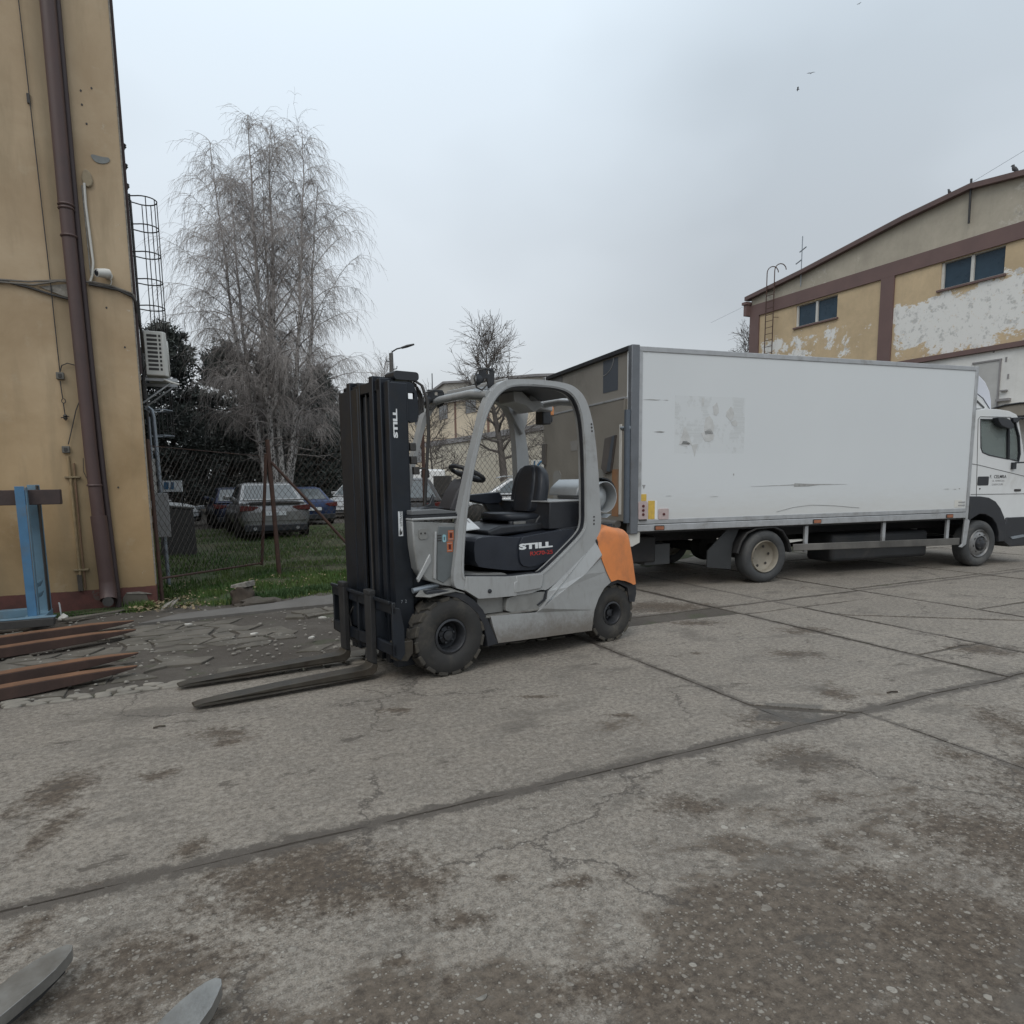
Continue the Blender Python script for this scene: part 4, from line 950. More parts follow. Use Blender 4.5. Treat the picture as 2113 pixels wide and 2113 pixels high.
mb = MB(); mb.tube([(4.83, -6.70, .008), (4.87, -6.70, .012), (4.92, -6.715, .008)], .006, 5); tag(mb.build('twig', 'wood_dark'), 'short dark twig on the concrete right of the forklift near the joint', 'twig')
mb = MB(); mb.prism([(.02*cos(q), .02*sin(q)) for q in [radians(200+i*14) for i in range(12)]], 0, .004, 'z'); o = mb.build('bottle_cap_shard', 'stone_pale', smooth=0); o.location = (1.13, -8.02, .0); tag(o, 'half round grey disc fragment on the ground at the bottom centre', 'litter')
# ================================================================== FORKLIFT
# local axes: x rearwards, y away from the camera side, z up; origin at the near front tyre contact
fk = thing('forklift', 'silver and orange forklift truck with black mast parked on the concrete yard', 'forklift', (2.1885, -4.8304, 0), radians(9.918))
def wheel(r, w, cx, cy, rimr, lugs, name, parent, inset=.04, hub=.05):
    """tyre with outer face at y=cy, going to cy+w"""
    t = MB()
    prof = [(rimr, .02), (rimr+.012, .0), (rimr+(r-rimr)*.45, -.012), (r-.035, .0), (r-.012, .018), (r-.012, w-.018), (r-.035, w), (rimr+.01, w), (rimr, w-.02)]
    t.lathe(prof, (cx, cy, r), 'y', 48, False)
    o = t.build(name, 'rubber', parent, smooth=50)
    tb = MB()
    for k in range(lugs):
        for side in (0, 1):
            a0 = 2*pi*(k+.5*side)/lugs; a1 = a0+2*pi/lugs*.72
            y0, y1 = (cy+.002, cy+w*.56) if side == 0 else (cy+w*.44, cy+w-.002)
            sk = .35*2*pi/lugs*(1 if side == 0 else -1)
            vs = []
            for rr in (r-.03, r+.004):
                for a, yy in ((a0, y0), (a1, y0), (a1+sk, y1), (a0+sk, y1)):
                    vs.append((cx+rr*cos(a), yy, r+rr*sin(a)))
            tb.add(vs, [(0,1,2,3), (4,7,6,5), (0,4,5,1), (1,5,6,2), (2,6,7,3), (3,7,4,0)])
    q = tb.build('tread', 'rubber_tread', parent, smooth=0, bevel=.006, seg=1); q['kind'] = 'stuff'
    rm = MB(); rm.lathe([(rimr+.004, .004), (rimr-.012, -.002), (rimr-.022, .012), (rimr-.028, inset+.03), (rimr*.62, inset+.05), (rimr*.5, inset), (rimr*.30, inset-.01), (rimr*.28, inset-.03), (0.001, inset-.035)], (cx, cy, r), 'y', 36, False)
    rm.build('rim', 'rim_dark', parent, smooth=40)
    for k in range(6):
        a = 2*pi*k/6+.3; nb = MB(); nb.lathe([(.012, .0), (.012, -.016), (.006, -.02)], (cx+rimr*.45*cos(a), cy+inset+.002, r+rimr*.45*sin(a)), 'y', 6); nb.build('wheel_nut', 'galv' if rimr > 1 else 'rim_dark', parent)
    return o
def wheel_empty(name, parent, x, y):
    e_ = thing(name, None, None, (0, 0, 0)); e_.parent = parent; return e_
for nm, args in (('front_wheel', (.318, .21, .055, .0, .138, 16)), ('front_wheel', (.318, .21, .055, .89, .138, 16)), ('rear_wheel', (.272, .17, 1.845, .04, .11, 14)), ('rear_wheel', (.272, .17, 1.845, .88, .11, 14))):
    e_ = wheel_empty(nm, fk, 0, 0); wheel(*args, 'tyre', e_, inset=.075)
# chassis core; wide hidden underbody box added to keep light from leaking below
mb = MB(); mb.box(.46, 1.56, .04, 1.06, .17, .40); mb.box(-.1, 1.6, .24, .86, .12, .75); mb.box(1.5, 2.08, .26, .84, .2, .8); mb.build('chassis', 'chassis', fk)
mb = MB(); mb.box(-.05, .15, .2, .9, .24, .42); mb.build('drive_axle', 'chassis', fk)
mb = MB(); mb.box(1.78, 1.92, .2, .9, .2, .34); mb.build('steer_axle', 'chassis', fk)
# guard frames
RO = [(0.071,0.711),(0.119,0.986),(0.149,1.219),(0.176,1.342),(0.265,1.668),(0.344,1.915),(0.414,2.148),(0.5,2.264),(0.594,2.329),(0.716,2.352),(1.061,2.363),(1.253,2.352),(1.352,2.325),(1.453,2.257),(1.519,2.132),(1.574,1.951),(1.619,1.61),(1.647,1.277),(1.663,1.132),(1.616,0.974),(1.311,0.774),(1.031,0.581),(0.953,0.602),(0.858,0.577),(0.691,0.58),(0.495,0.583),(0.314,0.593),(0.192,0.673)]
RI = [(0.181,0.778),(0.191,0.981),(0.211,1.147),(0.232,1.312),(0.3,1.641),(0.385,1.916),(0.438,2.068),(0.524,2.195),(0.61,2.262),(0.715,2.296),(1.061,2.31),(1.233,2.292),(1.322,2.249),(1.382,2.17),(1.423,2.052),(1.448,1.825),(1.459,1.517),(1.462,1.283),(1.462,1.158),(1.435,1.073),(1.25,0.935),(0.978,0.748),(0.926,0.742),(0.822,0.747),(0.648,0.742),(0.411,0.762),(0.211,0.782)]
ro, ri = chaikin(RO, 2), chaikin(RI, 2)
mb = MB(); mb.prism(ro, .0, .085, 'y', ri); mb.build('guard_frame', 'silver', fk, smooth=35, bevel=.018, seg=3)
mb = MB(); mb.prism(ro, 1.015, 1.10, 'y', ri); mb.build('guard_frame', 'silver', fk, smooth=35, bevel=.018, seg=3)
# bright inner rim following the door opening
def off(pts, d):
    o = []; n = len(pts)
    for i in range(n):
        a = Vector(pts[i-1]); b_ = Vector(pts[(i+1) % n]); t = (b_-a).normalized(); nr = Vector((-t.y, t.x)); o.append((pts[i][0]+nr.x*d, pts[i][1]+nr.y*d))
    return o
ring_o = off(ri, .022); ring_i = off(ri, .010)
mb = MB(); mb.prism(ring_o, -.007, .004, 'y', ring_i); mb.build('door_edge', 'silver', fk, smooth=35, bevel=.003, seg=2)
mb = MB(); mb.prism(off(ri, .004), .012, .05, 'y', off(ri, -.008)); mb.build('door_seal', 'black_plastic', fk, smooth=35)
# roof
mb = MB(); mb.prism([(.50, 2.235), (.62, 2.29), (1.06, 2.318), (1.25, 2.30), (1.36, 2.25), (1.37, 2.27), (1.26, 2.325), (1.06, 2.342), (.61, 2.318), (.49, 2.26)], .08, 1.02); mb.build('roof_panel', surf('roof_grey', (.12, .125, .13), .5, .1, .1, 5), fk, bevel=.004)
for x, z in ((.47, 2.215), (1.42, 2.20)):
    mb = MB(); mb.tube([(x, .04, z), (x, .30, z+.035), (x, .80, z+.035), (x, 1.06, z)], .032, 12); mb.build('cross_beam', 'silver', fk)
for x in (.68, .90, 1.13):
    mb = MB(); mb.box(x-.018, x+.018, .08, 1.02, 2.325, 2.362); mb.build('roof_bar', 'silver', fk, bevel=.008)
mb = MB(); mb.prism([(.97, 2.22), (1.08, 2.20), (1.19, 2.14), (1.28, 2.19), (1.26, 2.25), (1.16, 2.24), (1.06, 2.31), (.96, 2.31)], .38, .62); mb.build('interior_lamp', 'silver', fk, bevel=.008)
mb = MB(); mb.prism([(1.22, 2.27), (1.34, 2.19), (1.50, 2.17), (1.5, 2.215), (1.36, 2.25), (1.24, 2.32)], .50, .68); mb.build('mirror_arm', 'silver', fk, bevel=.008)
mb = MB(); mb.prism([(1.28, 2.30), (1.40, 2.12), (1.47, 2.02), (1.50, 1.98), (1.56, 2.10), (1.58, 2.2), (1.44, 2.26)], .98, 1.04); mb.build('post_gusset', 'silver', fk, bevel=.01)
# beacon
be = thing('beacon', None, None); be.parent = fk
mb = MB(); mb.lathe([(.055, 0), (.06, .01), (.06, .05), (.045, .06)], (1.60, .72, 2.09), 'z', 18); mb.box(1.53, 1.60, .68, .76, 2.12, 2.27); mb.build('base', 'black_plastic', be)
mb = MB(); mb.lathe([(.048, 0), (.046, .07), (.035, .09)], (1.63, .72, 2.16), 'z', 18); mb.build('lens', 'amber', be)
mb = MB(); mb.box(1.46, 1.56, .60, .72, 2.06, 2.22); mb.build('bracket', 'black_plastic', be, bevel=.01)
# side body behind door: panel with crease
def crease_panel(y, s):
    up = [(1.593,.977),(1.315,.778),(1.034,.576),(1.024,.507),(.971,.455)]
    cr_ = [(.946,.439),(1.233,.594),(1.439,.693),(1.640,.852)]
    low = [(.907,.405),(.656,.422),(.43,.432),(.451,.352),(.501,.197),(.992,.176),(1.544,.156),(1.554,.234),(1.575,.345),(1.625,.448),(1.695,.535),(1.781,.584),(1.72,.684),(1.66,.82)]
    mb = MB()
    V = [(*p, .004) for p in up]+[(*p, -.030) for p in cr_]+[(*p, -.004) for p in low]
    nU, nC, nL = len(up), len(cr_), len(low)
    vs = [(p[0], y+s*p[2], p[1]) for p in V]
    upl = list(range(nU))+list(range(nU, nU+nC))
    lol = list(range(nU, nU+nC))[::-1]+list(range(nU+nC, nU+nC+nL))
    fs = []
    for lp in (upl, lol):
        T = tessellate_polygon([[Vector((V[i][0], V[i][1], 0)) for i in lp]]); fs += [tuple(lp[k] for k in t) for t in T]
    # rim going inwards
    rim = list(range(nU))+[nU+nC-1]+list(range(nU+nC+nL-1, nU+nC-1, -1))+[nU]
    b0 = len(vs); vs += [(vs[i][0], y+s*.22, vs[i][2]) for i in rim]
    for k in range(len(rim)):
        k2 = (k+1) % len(rim); fs.append((rim[k], rim[k2], b0+k2, b0+k))
    mb.add(vs, fs); return mb
crease_panel(.0, 1).build('rear_side_panel', 'silver', fk, smooth=12)
crease_panel(1.10, -1).build('rear_side_panel', 'silver', fk, smooth=12, bevel=.008)
mb = MB(); mb.prism([(.93, .46), (1.005, .50), (1.03, .585), (1.60, .985), (1.585, 1.0), (1.02, .60), (.99, .51), (.92, .47)], .004, .06); mb.build('panel_gap', 'black_plastic', fk)
# sill below the door
mb = MB(); mb.prism([(.312, .592), (.50, .582), (.69, .576), (.69, .735), (.645, .742), (.41, .764), (.2, .784), (.18, .68)], -.012, .1); mb.build('sill', 'silver', fk, bevel=.006)
mb = MB(); mb.lathe([(.018, 0), (.018, -.006), (.012, -.009)], (.417, -.012, .645), 'y', 16); mb.build('sill_plug', 'black_plastic', fk)
mb = MB(); mb.prism([(.66, .60), (.94, .61), (.965, .64), (.98, .72), (.96, .735), (.68, .742), (.69, .70), (.66, .69)], -.016, .05); mb.build('sill_end', 'silver', fk, bevel=.008)
# step recess
mb = MB(); mb.prism([(.34, .445), (.60, .44), (.60, .585), (.34, .592)], .06, .2); mb.build('step_box', 'silver_dull', fk, bevel=.006)
mb = MB(); mb.prism(chaikin([(.60, .44), (.80, .42), (.95, .425), (1.00, .47), (1.03, .56), (1.02, .578), (.62, .578), (.59, .5)], 1), .015, .2); mb.build('hydraulic_tank_cover', 'silver_dull', fk, bevel=.014, seg=3)
mb = MB(); mb.box(.37, .97, .0, .2, .418, .436); mb.build('step_plate', surf('step_dirty', (.19, .185, .17), .7, .1, .25, 10, (.09, .08, .07), .6, .3), fk, bevel=.005)
# counterweight in orange, wrapped round the back
CW = [(1.613,.976),(1.582,1.026),(1.651,1.094),(1.738,1.101),(1.873,1.071),(1.987,1.043),(2.03,1.008),(2.054,.931),(2.097,.76),(2.142,.53),(2.112,.546),(2.017,.577),(1.901,.599),(1.806,.588),(1.742,.682),(1.664,.827)]
st = [(-.012, .86, .90), (-.004, .925, .95), (.015, .975, .985), (.045, 1.025, 1.01), (.09, 1.08, 1.03), (.17, 1.14, 1.05), (.30, 1.19, 1.06), (.55, 1.21, 1.065), (.80, 1.19, 1.06), (.93, 1.14, 1.05), (1.01, 1.08, 1.03), (1.055, 1.025, 1.01), (1.085, .975, .985), (1.104, .925, .95), (1.112, .86, .90)]
mb = MB(); n = len(CW); vs = []; fs = []
for y, kx, kz in st:
    for x, z in CW:
        xx = 1.60+(x-1.60)*kx if x > 1.6 else x+(1-kx)*.3
        vs.append((xx, y, .6+(z-.6)*kz if z > .6 else z))
m = len(st)
for j in range(m-1):
    for i in range(n): i2 = (i+1) % n; fs.append((j*n+i, j*n+i2, (j+1)*n+i2, (j+1)*n+i))
T = tessellate_polygon([[Vector((p[0], p[1], 0)) for p in CW]])
fs += [tuple(t) for t in T]+[tuple(i+(m-1)*n for i in reversed(t)) for t in T]
mb.add(vs, fs); mb.build('counterweight', 'orange', fk, smooth=70)
mb = MB(); mb.prism([(1.69, .79), (1.80, .59), (1.905, .605), (2.02, .583), (2.115, .552), (2.145, .50), (2.15, .43), (2.128, .35), (2.06, .36), (2.03, .5), (1.9, .56), (1.78, .54), (1.72, .57)], .03, .22); mb.build('rear_wheel_arch', 'black_plastic', fk)
mb = MB(); mb.prism([(1.585, .99), (1.60, .995), (1.665, .83), (1.745, .685), (1.808, .592), (1.79, .58), (1.725, .675), (1.645, .825)], -.006, .05); mb.build('counterweight_gap', 'black_plastic', fk)
mb = MB(); mb.box(1.95, 2.16, .25, .85, .35, .62); mb.build('tow_block', 'chassis', fk, bevel=.02)
# rear deck, rear hood and gas bottle
mb = MB(); mb.prism([(1.16, 1.10), (1.60, 1.09), (1.62, 1.10), (1.60, 1.325), (1.17, 1.345)], .14, .98); mb.build('rear_hood', 'black_plastic', fk, bevel=.02, seg=3)
mb = MB(); mb.box(1.155, 1.62, .14, .985, 1.338, 1.350); mb.build('hood_strip', 'silver', fk, bevel=.003)
mb = MB(); mb.prism([(1.25, 1.05), (1.62, 1.02), (1.9, 1.04), (1.9, 1.12), (1.62, 1.12), (1.25, 1.10)], .1, 1.0); mb.build('rear_deck', 'black_plastic', fk, bevel=.01)
gb = thing('gas_bottle', None, None); gb.parent = fk
mb = MB(); mb.lathe([(.02, -.385), (.08, -.37), (.122, -.33), (.140, -.27), (.140, .06), (.122, .11), (.08, .14), (.02, .15)], (1.80, .545, 1.37), 'y', 32); mb.build('cylinder', 'lpg_grey', gb)
mb = MB(); mb.lathe([(.138, -.445), (.145, -.445), (.145, -.30), (.138, -.30)], (1.80, .545, 1.37), 'y', 32, False); mb.build('collar', 'lpg_grey', gb)
mb = MB(); pts = [(1.80+.175*cos(radians(a)), 1.375+.175*sin(radians(a))) for a in range(15, 96, 8)]; pts2 = [(1.80+.162*cos(radians(a)), 1.375+.162*sin(radians(a))) for a in range(95, 14, -8)]
mb.prism(pts+pts2, .13, .35); mb.build('guard_shell', 'dark_metal', gb)
mb = MB(); mb.prism([(1.60, 1.385), (1.62, 1.45), (1.66, 1.487), (1.73, 1.535), (1.97, 1.537), (1.97, 1.42), (1.70, 1.385)], .28, .70); mb.build('bottle_cover', 'lpg_grey', gb, bevel=.012)
for x in (1.65, 1.80): mb = MB(); mb.box(x, x+.05, .274, .29, 1.432, 1.440); mb.build('cover_slot', 'cable_dark', gb)
mb = MB(); mb.sheet([(1.64, .16, 1.19), (1.86, .14, 1.17), (1.92, .14, 1.205), (1.84, .2, 1.215), (1.66, .22, 1.21)], (0, .3, 0)); mb.build('cradle', 'lpg_grey', gb, bevel=.004)
mb = MB(); mb.prism([(1.64, 1.10), (1.72, 1.10), (1.74, 1.165), (1.65, 1.165)], .12, .2); mb.build('cradle_foot', 'lpg_grey', gb, bevel=.004)
mb = MB(); mb.tube([(1.66, .11, 1.125), (1.75, .08, 1.10), (1.86, .07, 1.092), (1.95, .10, 1.07)], .007, 6); mb.build('gas_hose', 'cable_dark', gb)
# cab interior
mb = MB(); mb.box(.0, .95, .1, 1.0, .72, .745); mb.build('floor', 'black_plastic', fk)
HD = [(.347,1.03),(.39,1.075),(.571,1.078),(.77,1.051),(.901,1.061),(1.133,1.083),(1.335,1.096),(1.418,1.089),(1.477,1.049),(1.418,.988),(1.232,.873),(1.032,.772),(.964,.756),(.711,.774),(.496,.811),(.36,.84)]
mb = MB(); mb.prism(chaikin(HD, 1), .105, .99); mb.build('engine_hood', 'navy_plastic', fk, smooth=35, bevel=.028, seg=4)
mb = MB(); mb.prism(chaikin([(.80, 1.05), (.92, 1.065), (1.13, 1.085), (1.335, 1.098), (1.41, 1.086), (1.44, 1.05), (1.39, .985), (1.215, .885), (1.02, .795), (.85, .79), (.79, .85)], 1), .088, .15); mb.build('hood_side_panel', 'navy_plastic', fk, smooth=35, bevel=.015, seg=3)
mb = MB(); mb.prism([(.20, .78), (.36, .785), (.62, .765), (.66, .742), (.40, .75), (.21, .77)], .06, .3); mb.build('floor_mat', 'silver_dull', fk)
mb = MB(); mb.prism([(.60, 1.06), (1.25, 1.09), (1.32, 1.13), (1.25, 1.16), (.72, 1.15), (.58, 1.11)], .25, .85); mb.build('seat_base', 'black_plastic', fk, bevel=.02, seg=3)
# seat
seat = thing('seat', None, None); seat.parent = fk
def cushion(name, path, halfw, thick, yc, mat='seat_vinyl'):
    """rounded pad: path of (x,z,nx,nz,width scale) along the pad"""
    mb = MB(); vs = []; fs = []; n = 20; m = len(path)
    for i, (x, z, nx_, nz_, ws) in enumerate(path):
        for k in range(n):
            a = 2*pi*k/n; c, s_ = cos(a), sin(a); e1 = abs(c)**.45*(1 if c > 0 else -1); e2 = abs(s_)**.6*(1 if s_ > 0 else -1)
            th = thick*ws**.5*(1+.22*abs(e1)**3)
            vs.append((x+nx_*e2*th, yc+e1*halfw*ws, z+nz_*e2*th))
    for i in range(m-1):
        for k in range(n): k2 = (k+1) % n; fs.append((i*n+k, i*n+k2, (i+1)*n+k2, (i+1)*n+k))
    fs += [tuple(range(n)), tuple((m-1)*n+k for k in range(n-1, -1, -1))]
    mb.add(vs, fs); return mb.build(name, mat, seat, smooth=60)
bp = []
for t_, ws in ((0, .55), (.03, .82), (.12, .96), (.3, 1.0), (.5, 1.0), (.68, .95), (.82, .84), (.92, .68), (.98, .45), (1.0, .2)):
    x = 1.205+.085*t_; z = 1.235+.435*t_; bp.append((x, z, -.98, .18, ws))
cushion('backrest', bp, .235, .062, .53)
cushion('backrest_insert', [(p[0]-.035, p[1]-.0, p[2], p[3], p[4]) for p in bp[1:-1]], .15, .045, .53)
cp = []
for t_, ws in ((0, .4), (.04, .75), (.15, .96), (.5, 1.0), (.85, 1.0), (1., .8)):
    cp.append((.80+.42*t_, 1.215-.018*t_, 0, 1, ws))
cushion('cushion', cp, .25, .038, .53)
for y in (.30, .76):
    mb = MB(); mb.prism([(.84, 1.12), (1.22, 1.14), (1.28, 1.30), (1.22, 1.31), (1.15, 1.19), (.84, 1.18)], y-.02, y+.02); mb.build('seat_side', 'black_plastic', seat, bevel=.012)
mb = MB(); mb.box(.87, 1.0, .268, .28, 1.15, 1.175); mb.build('seat_lever', 'silver_dull', seat, bevel=.004)
mb = MB(); mb.prism([(.66, 1.38), (.72, 1.40), (1.12, 1.425), (1.16, 1.37), (1.13, 1.32), (.92, 1.315), (.72, 1.36)], .84, .94); mb.build('armrest', 'navy_plastic', seat, bevel=.015, seg=3)
mb = MB(); mb.prism([(.95, 1.32), (1.12, 1.32), (1.22, 1.22), (1.20, 1.12), (1.08, 1.12), (1.04, 1.2)], .86, .92); mb.build('armrest_support', 'black_plastic', seat, bevel=.012)
mb = MB(); mb.prism([(1.10, 1.13), (1.21, 1.10), (1.26, 1.10), (1.30, 1.2), (1.34, 1.3), (1.30, 1.31), (1.2, 1.25), (1.13, 1.19)], .27, .30); mb.build('belt_housing', 'black_plastic', seat, bevel=.01)
mb = MB(); mb.box(1.20, 1.235, .262, .27, 1.27, 1.30); mb.build('belt_buckle', 'silver_dull', seat, bevel=.003)
# controls
mb = MB(); mb.prism([(.53, 1.56), (.50, 1.54), (.42, 1.44), (.37, 1.34), (.34, 1.29), (.50, 1.275), (.53, 1.40)], .48, .70); mb.build('steering_column', surf('column_grey', (.055, .052, .056), .5, 0, .1, 9), fk, bevel=.02, seg=3)
sw = thing('steering_wheel', None, None); sw.parent = fk
nrm = Vector((.42, -.0, .91)).normalized(); ua = Vector((0, 1, 0)); ub = nrm.cross(ua); cc = Vector((.585, .57, 1.60))
mb = MB(); ring = [cc+(ua*cos(q)+ub*sin(q))*.155 for q in [2*pi*k/28 for k in range(29)]]; mb.tube(ring, .019, 10, False); mb.build('rim', 'black_plastic', sw)
for a in (.3, 2.4, 4.5): mb = MB(); mb.tube([cc-nrm*.02, cc+(ua*cos(a)+ub*sin(a))*.15], [.028, .018], 8); mb.build('spoke', 'black_plastic', sw)
mb = MB(); mb.tube([cc+(ua*.6+ub*-.8)*.14, cc+(ua*.6+ub*-.8)*.14+nrm*.03, cc+(ua*.6+ub*-.8)*.14+nrm*.075], [.014, .03, .028], 12); mb.build('spinner_knob', 'black_plastic', sw)
mb = MB(); mb.tube([cc-nrm*.12, cc+nrm*.01], [.035, .045], 12); mb.build('hub', 'black_plastic', sw)
mb = MB(); mb.sheet([(.37, .28, 1.12), (.52, .28, 1.13), (.56, .52, 1.20), (.42, .52, 1.20)], (0, 0, .008)); mb.build('load_chart', 'white_print', fk)
for i in range(4):
    mb = MB(); mb.sheet([(.385+i*.032, .30, 1.1325), (.40+i*.032, .30, 1.1325), (.43+i*.032, .5, 1.2085), (.415+i*.032, .5, 1.2085)], (0, 0, .001)); mb.build('chart_line', 'grey_print', fk)
# front cowl
CO = [(-.232,1.242),(.167,1.205),(.15,1.0),(.121,.772),(.095,.707),(.008,.727),(-.131,.782),(-.20,.873),(-.225,1.05)]
mb = MB(); mb.prism(CO, .05, 1.05); mb.build('front_cowl', surf('cowl_silver', (.27, .275, .27), .42, .25, .1, 4, (.12, .11, .10), .45, .03), fk, bevel=.01)
mb = MB(); mb.prism([(-.01, 1.19), (.135, 1.18), (.105, .80), (.02, .745), (-.035, .775), (-.03, .95)], .043, .06); mb.build('cowl_panel', surf('cowl_dark', (.135, .15, .155), .45, .2, .08, 5, (.08, .08, .075), .4), fk, bevel=.004)
mb = MB(); mb.prism([(-.21, .80), (-.10, .98), (-.09, .98), (-.085, .93), (-.2, .77)], .036, .06); mb.build('cowl_rib', 'silver', fk, bevel=.004)
mb = MB(); mb.prism([(-.045, 1.15), (-.03, 1.15), (-.05, .78), (-.07, .79)], .034, .06); mb.build('cowl_rib', 'silver', fk, bevel=.003)
mb = MB(); mb.prism(rrect(-.18, -.11, 1.10, 1.18, .015), .042, .06); mb.build('lock_recess', 'silver_dull', fk, bevel=.003)
for x in (-.165, -.13): mb = MB(); mb.lathe([(.007, 0), (.007, -.004)], (x, .042, 1.145), 'y', 10); mb.build('lock_hole', 'cable_dark', fk)
mb = MB(); mb.box(-.235, .175, .04, 1.06, 1.243, 1.262); mb.build('cowl_lip', 'silver', fk, bevel=.006)
mb = MB(); mb.box(-.235, .18, .045, 1.05, 1.264, 1.282); mb.build('dash_seal', 'black_plastic', fk)
mb = MB(); mb.prism([(-.225, 1.284), (.19, 1.284), (.19, 1.295), (.0, 1.325), (-.225, 1.32)], .06, 1.04); mb.build('dashboard', surf('dash_grey', (.13, .135, .14), .5, 0, .08, 9), fk, bevel=.008)
mb = MB(); mb.prism([(-.12, 1.32), (-.02, 1.36), (.02, 1.44), (.03, 1.35), (.08, 1.315)], .16, .19); mb.build('dash_fin', 'black_plastic', fk, bevel=.006)
mb = MB(); mb.prism([(-.13, 1.318), (.06, 1.318), (.1, 1.33), (.02, 1.345), (-.08, 1.335)], .14, .24); mb.build('dash_tray', 'black_plastic', fk, bevel=.006)
# stickers on the cowl
def sticker(name, x0, x1, z0, z1, y, mat, parent=None, th=.002): mb = MB(); mb.box(x0, x1, y-th, y, z0, z1); return mb.build(name, mat, parent or fk)
sticker('warning_sticker', .072, .122, 1.075, 1.155, .043, 'sticker_orange'); sticker('warning_sticker', .060, .112, .985, 1.068, .043, 'sticker_orange')
for (x0, z0) in ((.080, 1.085), (.068, .995)):
    sticker('sticker_frame', x0-.004, x0+.036, z0, z0+.004, .0405, 'pink_plate'); sticker('sticker_frame', x0-.004, x0+.036, z0+.056, z0+.06, .0405, 'pink_plate')
    sticker('sticker_pictogram', x0+.006, x0+.026, z0+.012, z0+.048, .0405, 'dark_red')
mb = MB(); mb.prism(rrect(.022, .052, 1.065, 1.125, .012), .0395, .0425, 'y', rrect(.031, .043, 1.078, 1.108, .005)); mb.build('sticker_ring', 'cyan_print', fk)
for i in range(3): sticker('faded_print', -.022, .012, 1.075+i*.02, 1.085+i*.02, .0425, 'cable_dark')
# tilt cylinder below the cowl
mb = MB(); mb.tube([(-.22, .10, .70), (.06, .10, .735)], .022, 12); mb.build('tilt_cylinder_rod', 'galv', fk)
mb = MB(); mb.tube([(.0, .12, .73), (.12, .12, .745)], .045, 14); mb.build('tilt_cylinder', 'cable_dark', fk)
# fender
FO = [(-.15,.700),(-.027,.700),(.083,.678),(.195,.640),(.276,.585),(.359,.496),(.408,.402),(.458,.292),(.506,.193)]
FI = [(.40,.18),(.388,.259),(.362,.37),(.30,.475),(.21,.56),(.113,.622),(-.013,.655),(-.15,.66)]
mb = MB(); mb.prism(FO+FI, .0, .26); mb.build('front_fender', 'black_plastic', fk, smooth=35, bevel=.005)
mb = MB(); vs = [(-.24, .02, .665), (-.14, -.03, .655), (-.03, -.03, .672), (.10, -.01, .672), (.19, .0, .645), (.18, .10, .66), (.08, .12, .70), (-.02, .12, .717), (-.12, .12, .716)]
mb.sheet(vs, (0, 0, .008)); mb.build('fender_top', 'silver_dull', fk, smooth=0, bevel=.003)
# lettering on the hood
RXm = basis((1, 0, 0), (0, 0, 1), (0, -1, 0), (.790, .0865, .947))
text('STILL', 'white_print', .083, RXm, fk, .002, 1.62, .0045, 'brand_lettering', spacing=1.02, fit=(.365, .052))
text('RX70-25', 'red_print', .052, basis((1, 0, 0), (0, 0, 1), (0, -1, 0), (.908, .0865, .888)), fk, .001, 1.2, .0012, 'model_lettering', fit=(.25, .036))
for z, x in ((2.02, 1.512), (1.99, 1.515), (1.96, 1.519)): mb = MB(); mb.lathe([(.0085, 0), (.0085, -.004)], (x+.02, .0, z), 'y', 10); mb.build('frame_hole', 'cable_dark', fk)
for z, x in ((1.20, 1.566), (1.168, 1.566), (1.136, 1.566)): mb = MB(); mb.lathe([(.0085, 0), (.0085, -.004)], (x, .0, z), 'y', 10); mb.build('frame_hole', 'cable_dark', fk)

# ---- mast
mast = thing('mast', None, None); mast.parent = fk; mast.rotation_euler = (0, radians(-.0), 0)
def chan(x0, x1, y0, y1, z0, z1, name='upright'): mb = MB(); mb.box(x0, x1, y0, y1, z0, z1); return mb.build(name, 'mast_steel', mast, bevel=.006)
for s_, c0 in ((1, .15), (-1, 1.06)):
    f = lambda a, b_: (min(c0+s_*a, c0+s_*b_), max(c0+s_*a, c0+s_*b_))
    a, b_ = f(0, .022); chan(-.335, -.19, a, b_, .10, 2.27, 'outer_upright')
    a, b_ = f(0, .085); chan(-.345, -.325, a, b_, .10, 2.28, 'outer_upright_flange')
    a, b_ = f(.0, .075); chan(-.205, -.185, a, b_, .12, 2.2, 'outer_upright_flange')
    a, b_ = f(.095, .165); chan(-.365, -.24, a, b_, .12, 2.31, 'middle_upright')
    a, b_ = f(.17, .19); chan(-.35, -.23, a, b_, .12, 2.30, 'middle_upright')
    a, b_ = f(.20, .27); chan(-.38, -.26, a, b_, .13, 2.335, 'inner_upright')
    a, b_ = f(.285, .345); chan(-.345, -.25, a, b_, .2, 2.33, 'inner_upright_web')
    a, b_ = f(.29, .35); mb = MB(); mb.tube([(-.20, (a+b_)/2, .15), (-.20, (a+b_)/2, 2.25)], .03, 12); mb.build('lift_cylinder', 'mast_steel', mast)
chan(-.375, -.362, .66, 1.045, .16, 2.275, 'mast_cover'); chan(-.372, -.360, .62, .66, .16, 2.31, 'mast_cover')
for z in (2.22, 1.2, .25): chan(-.25, -.20, .30, .90, z-.06, z+.02, 'cross_member')
chan(-.365, -.25, .26, .95, 2.22, 2.30, 'top_cross_member')
mb = MB(); mb.tube([(-.30, .605, .3), (-.30, .605, 1.6), (-.30, .605, 2.2)], .045, 14); mb.build('free_lift_cylinder', 'mast_steel', mast)
for y in (.55, .66): mb = MB(); mb.tube([(-.345, y, .5), (-.345, y, 2.25)], .009, 6); mb.build('lift_chain', 'cable_dark', mast)
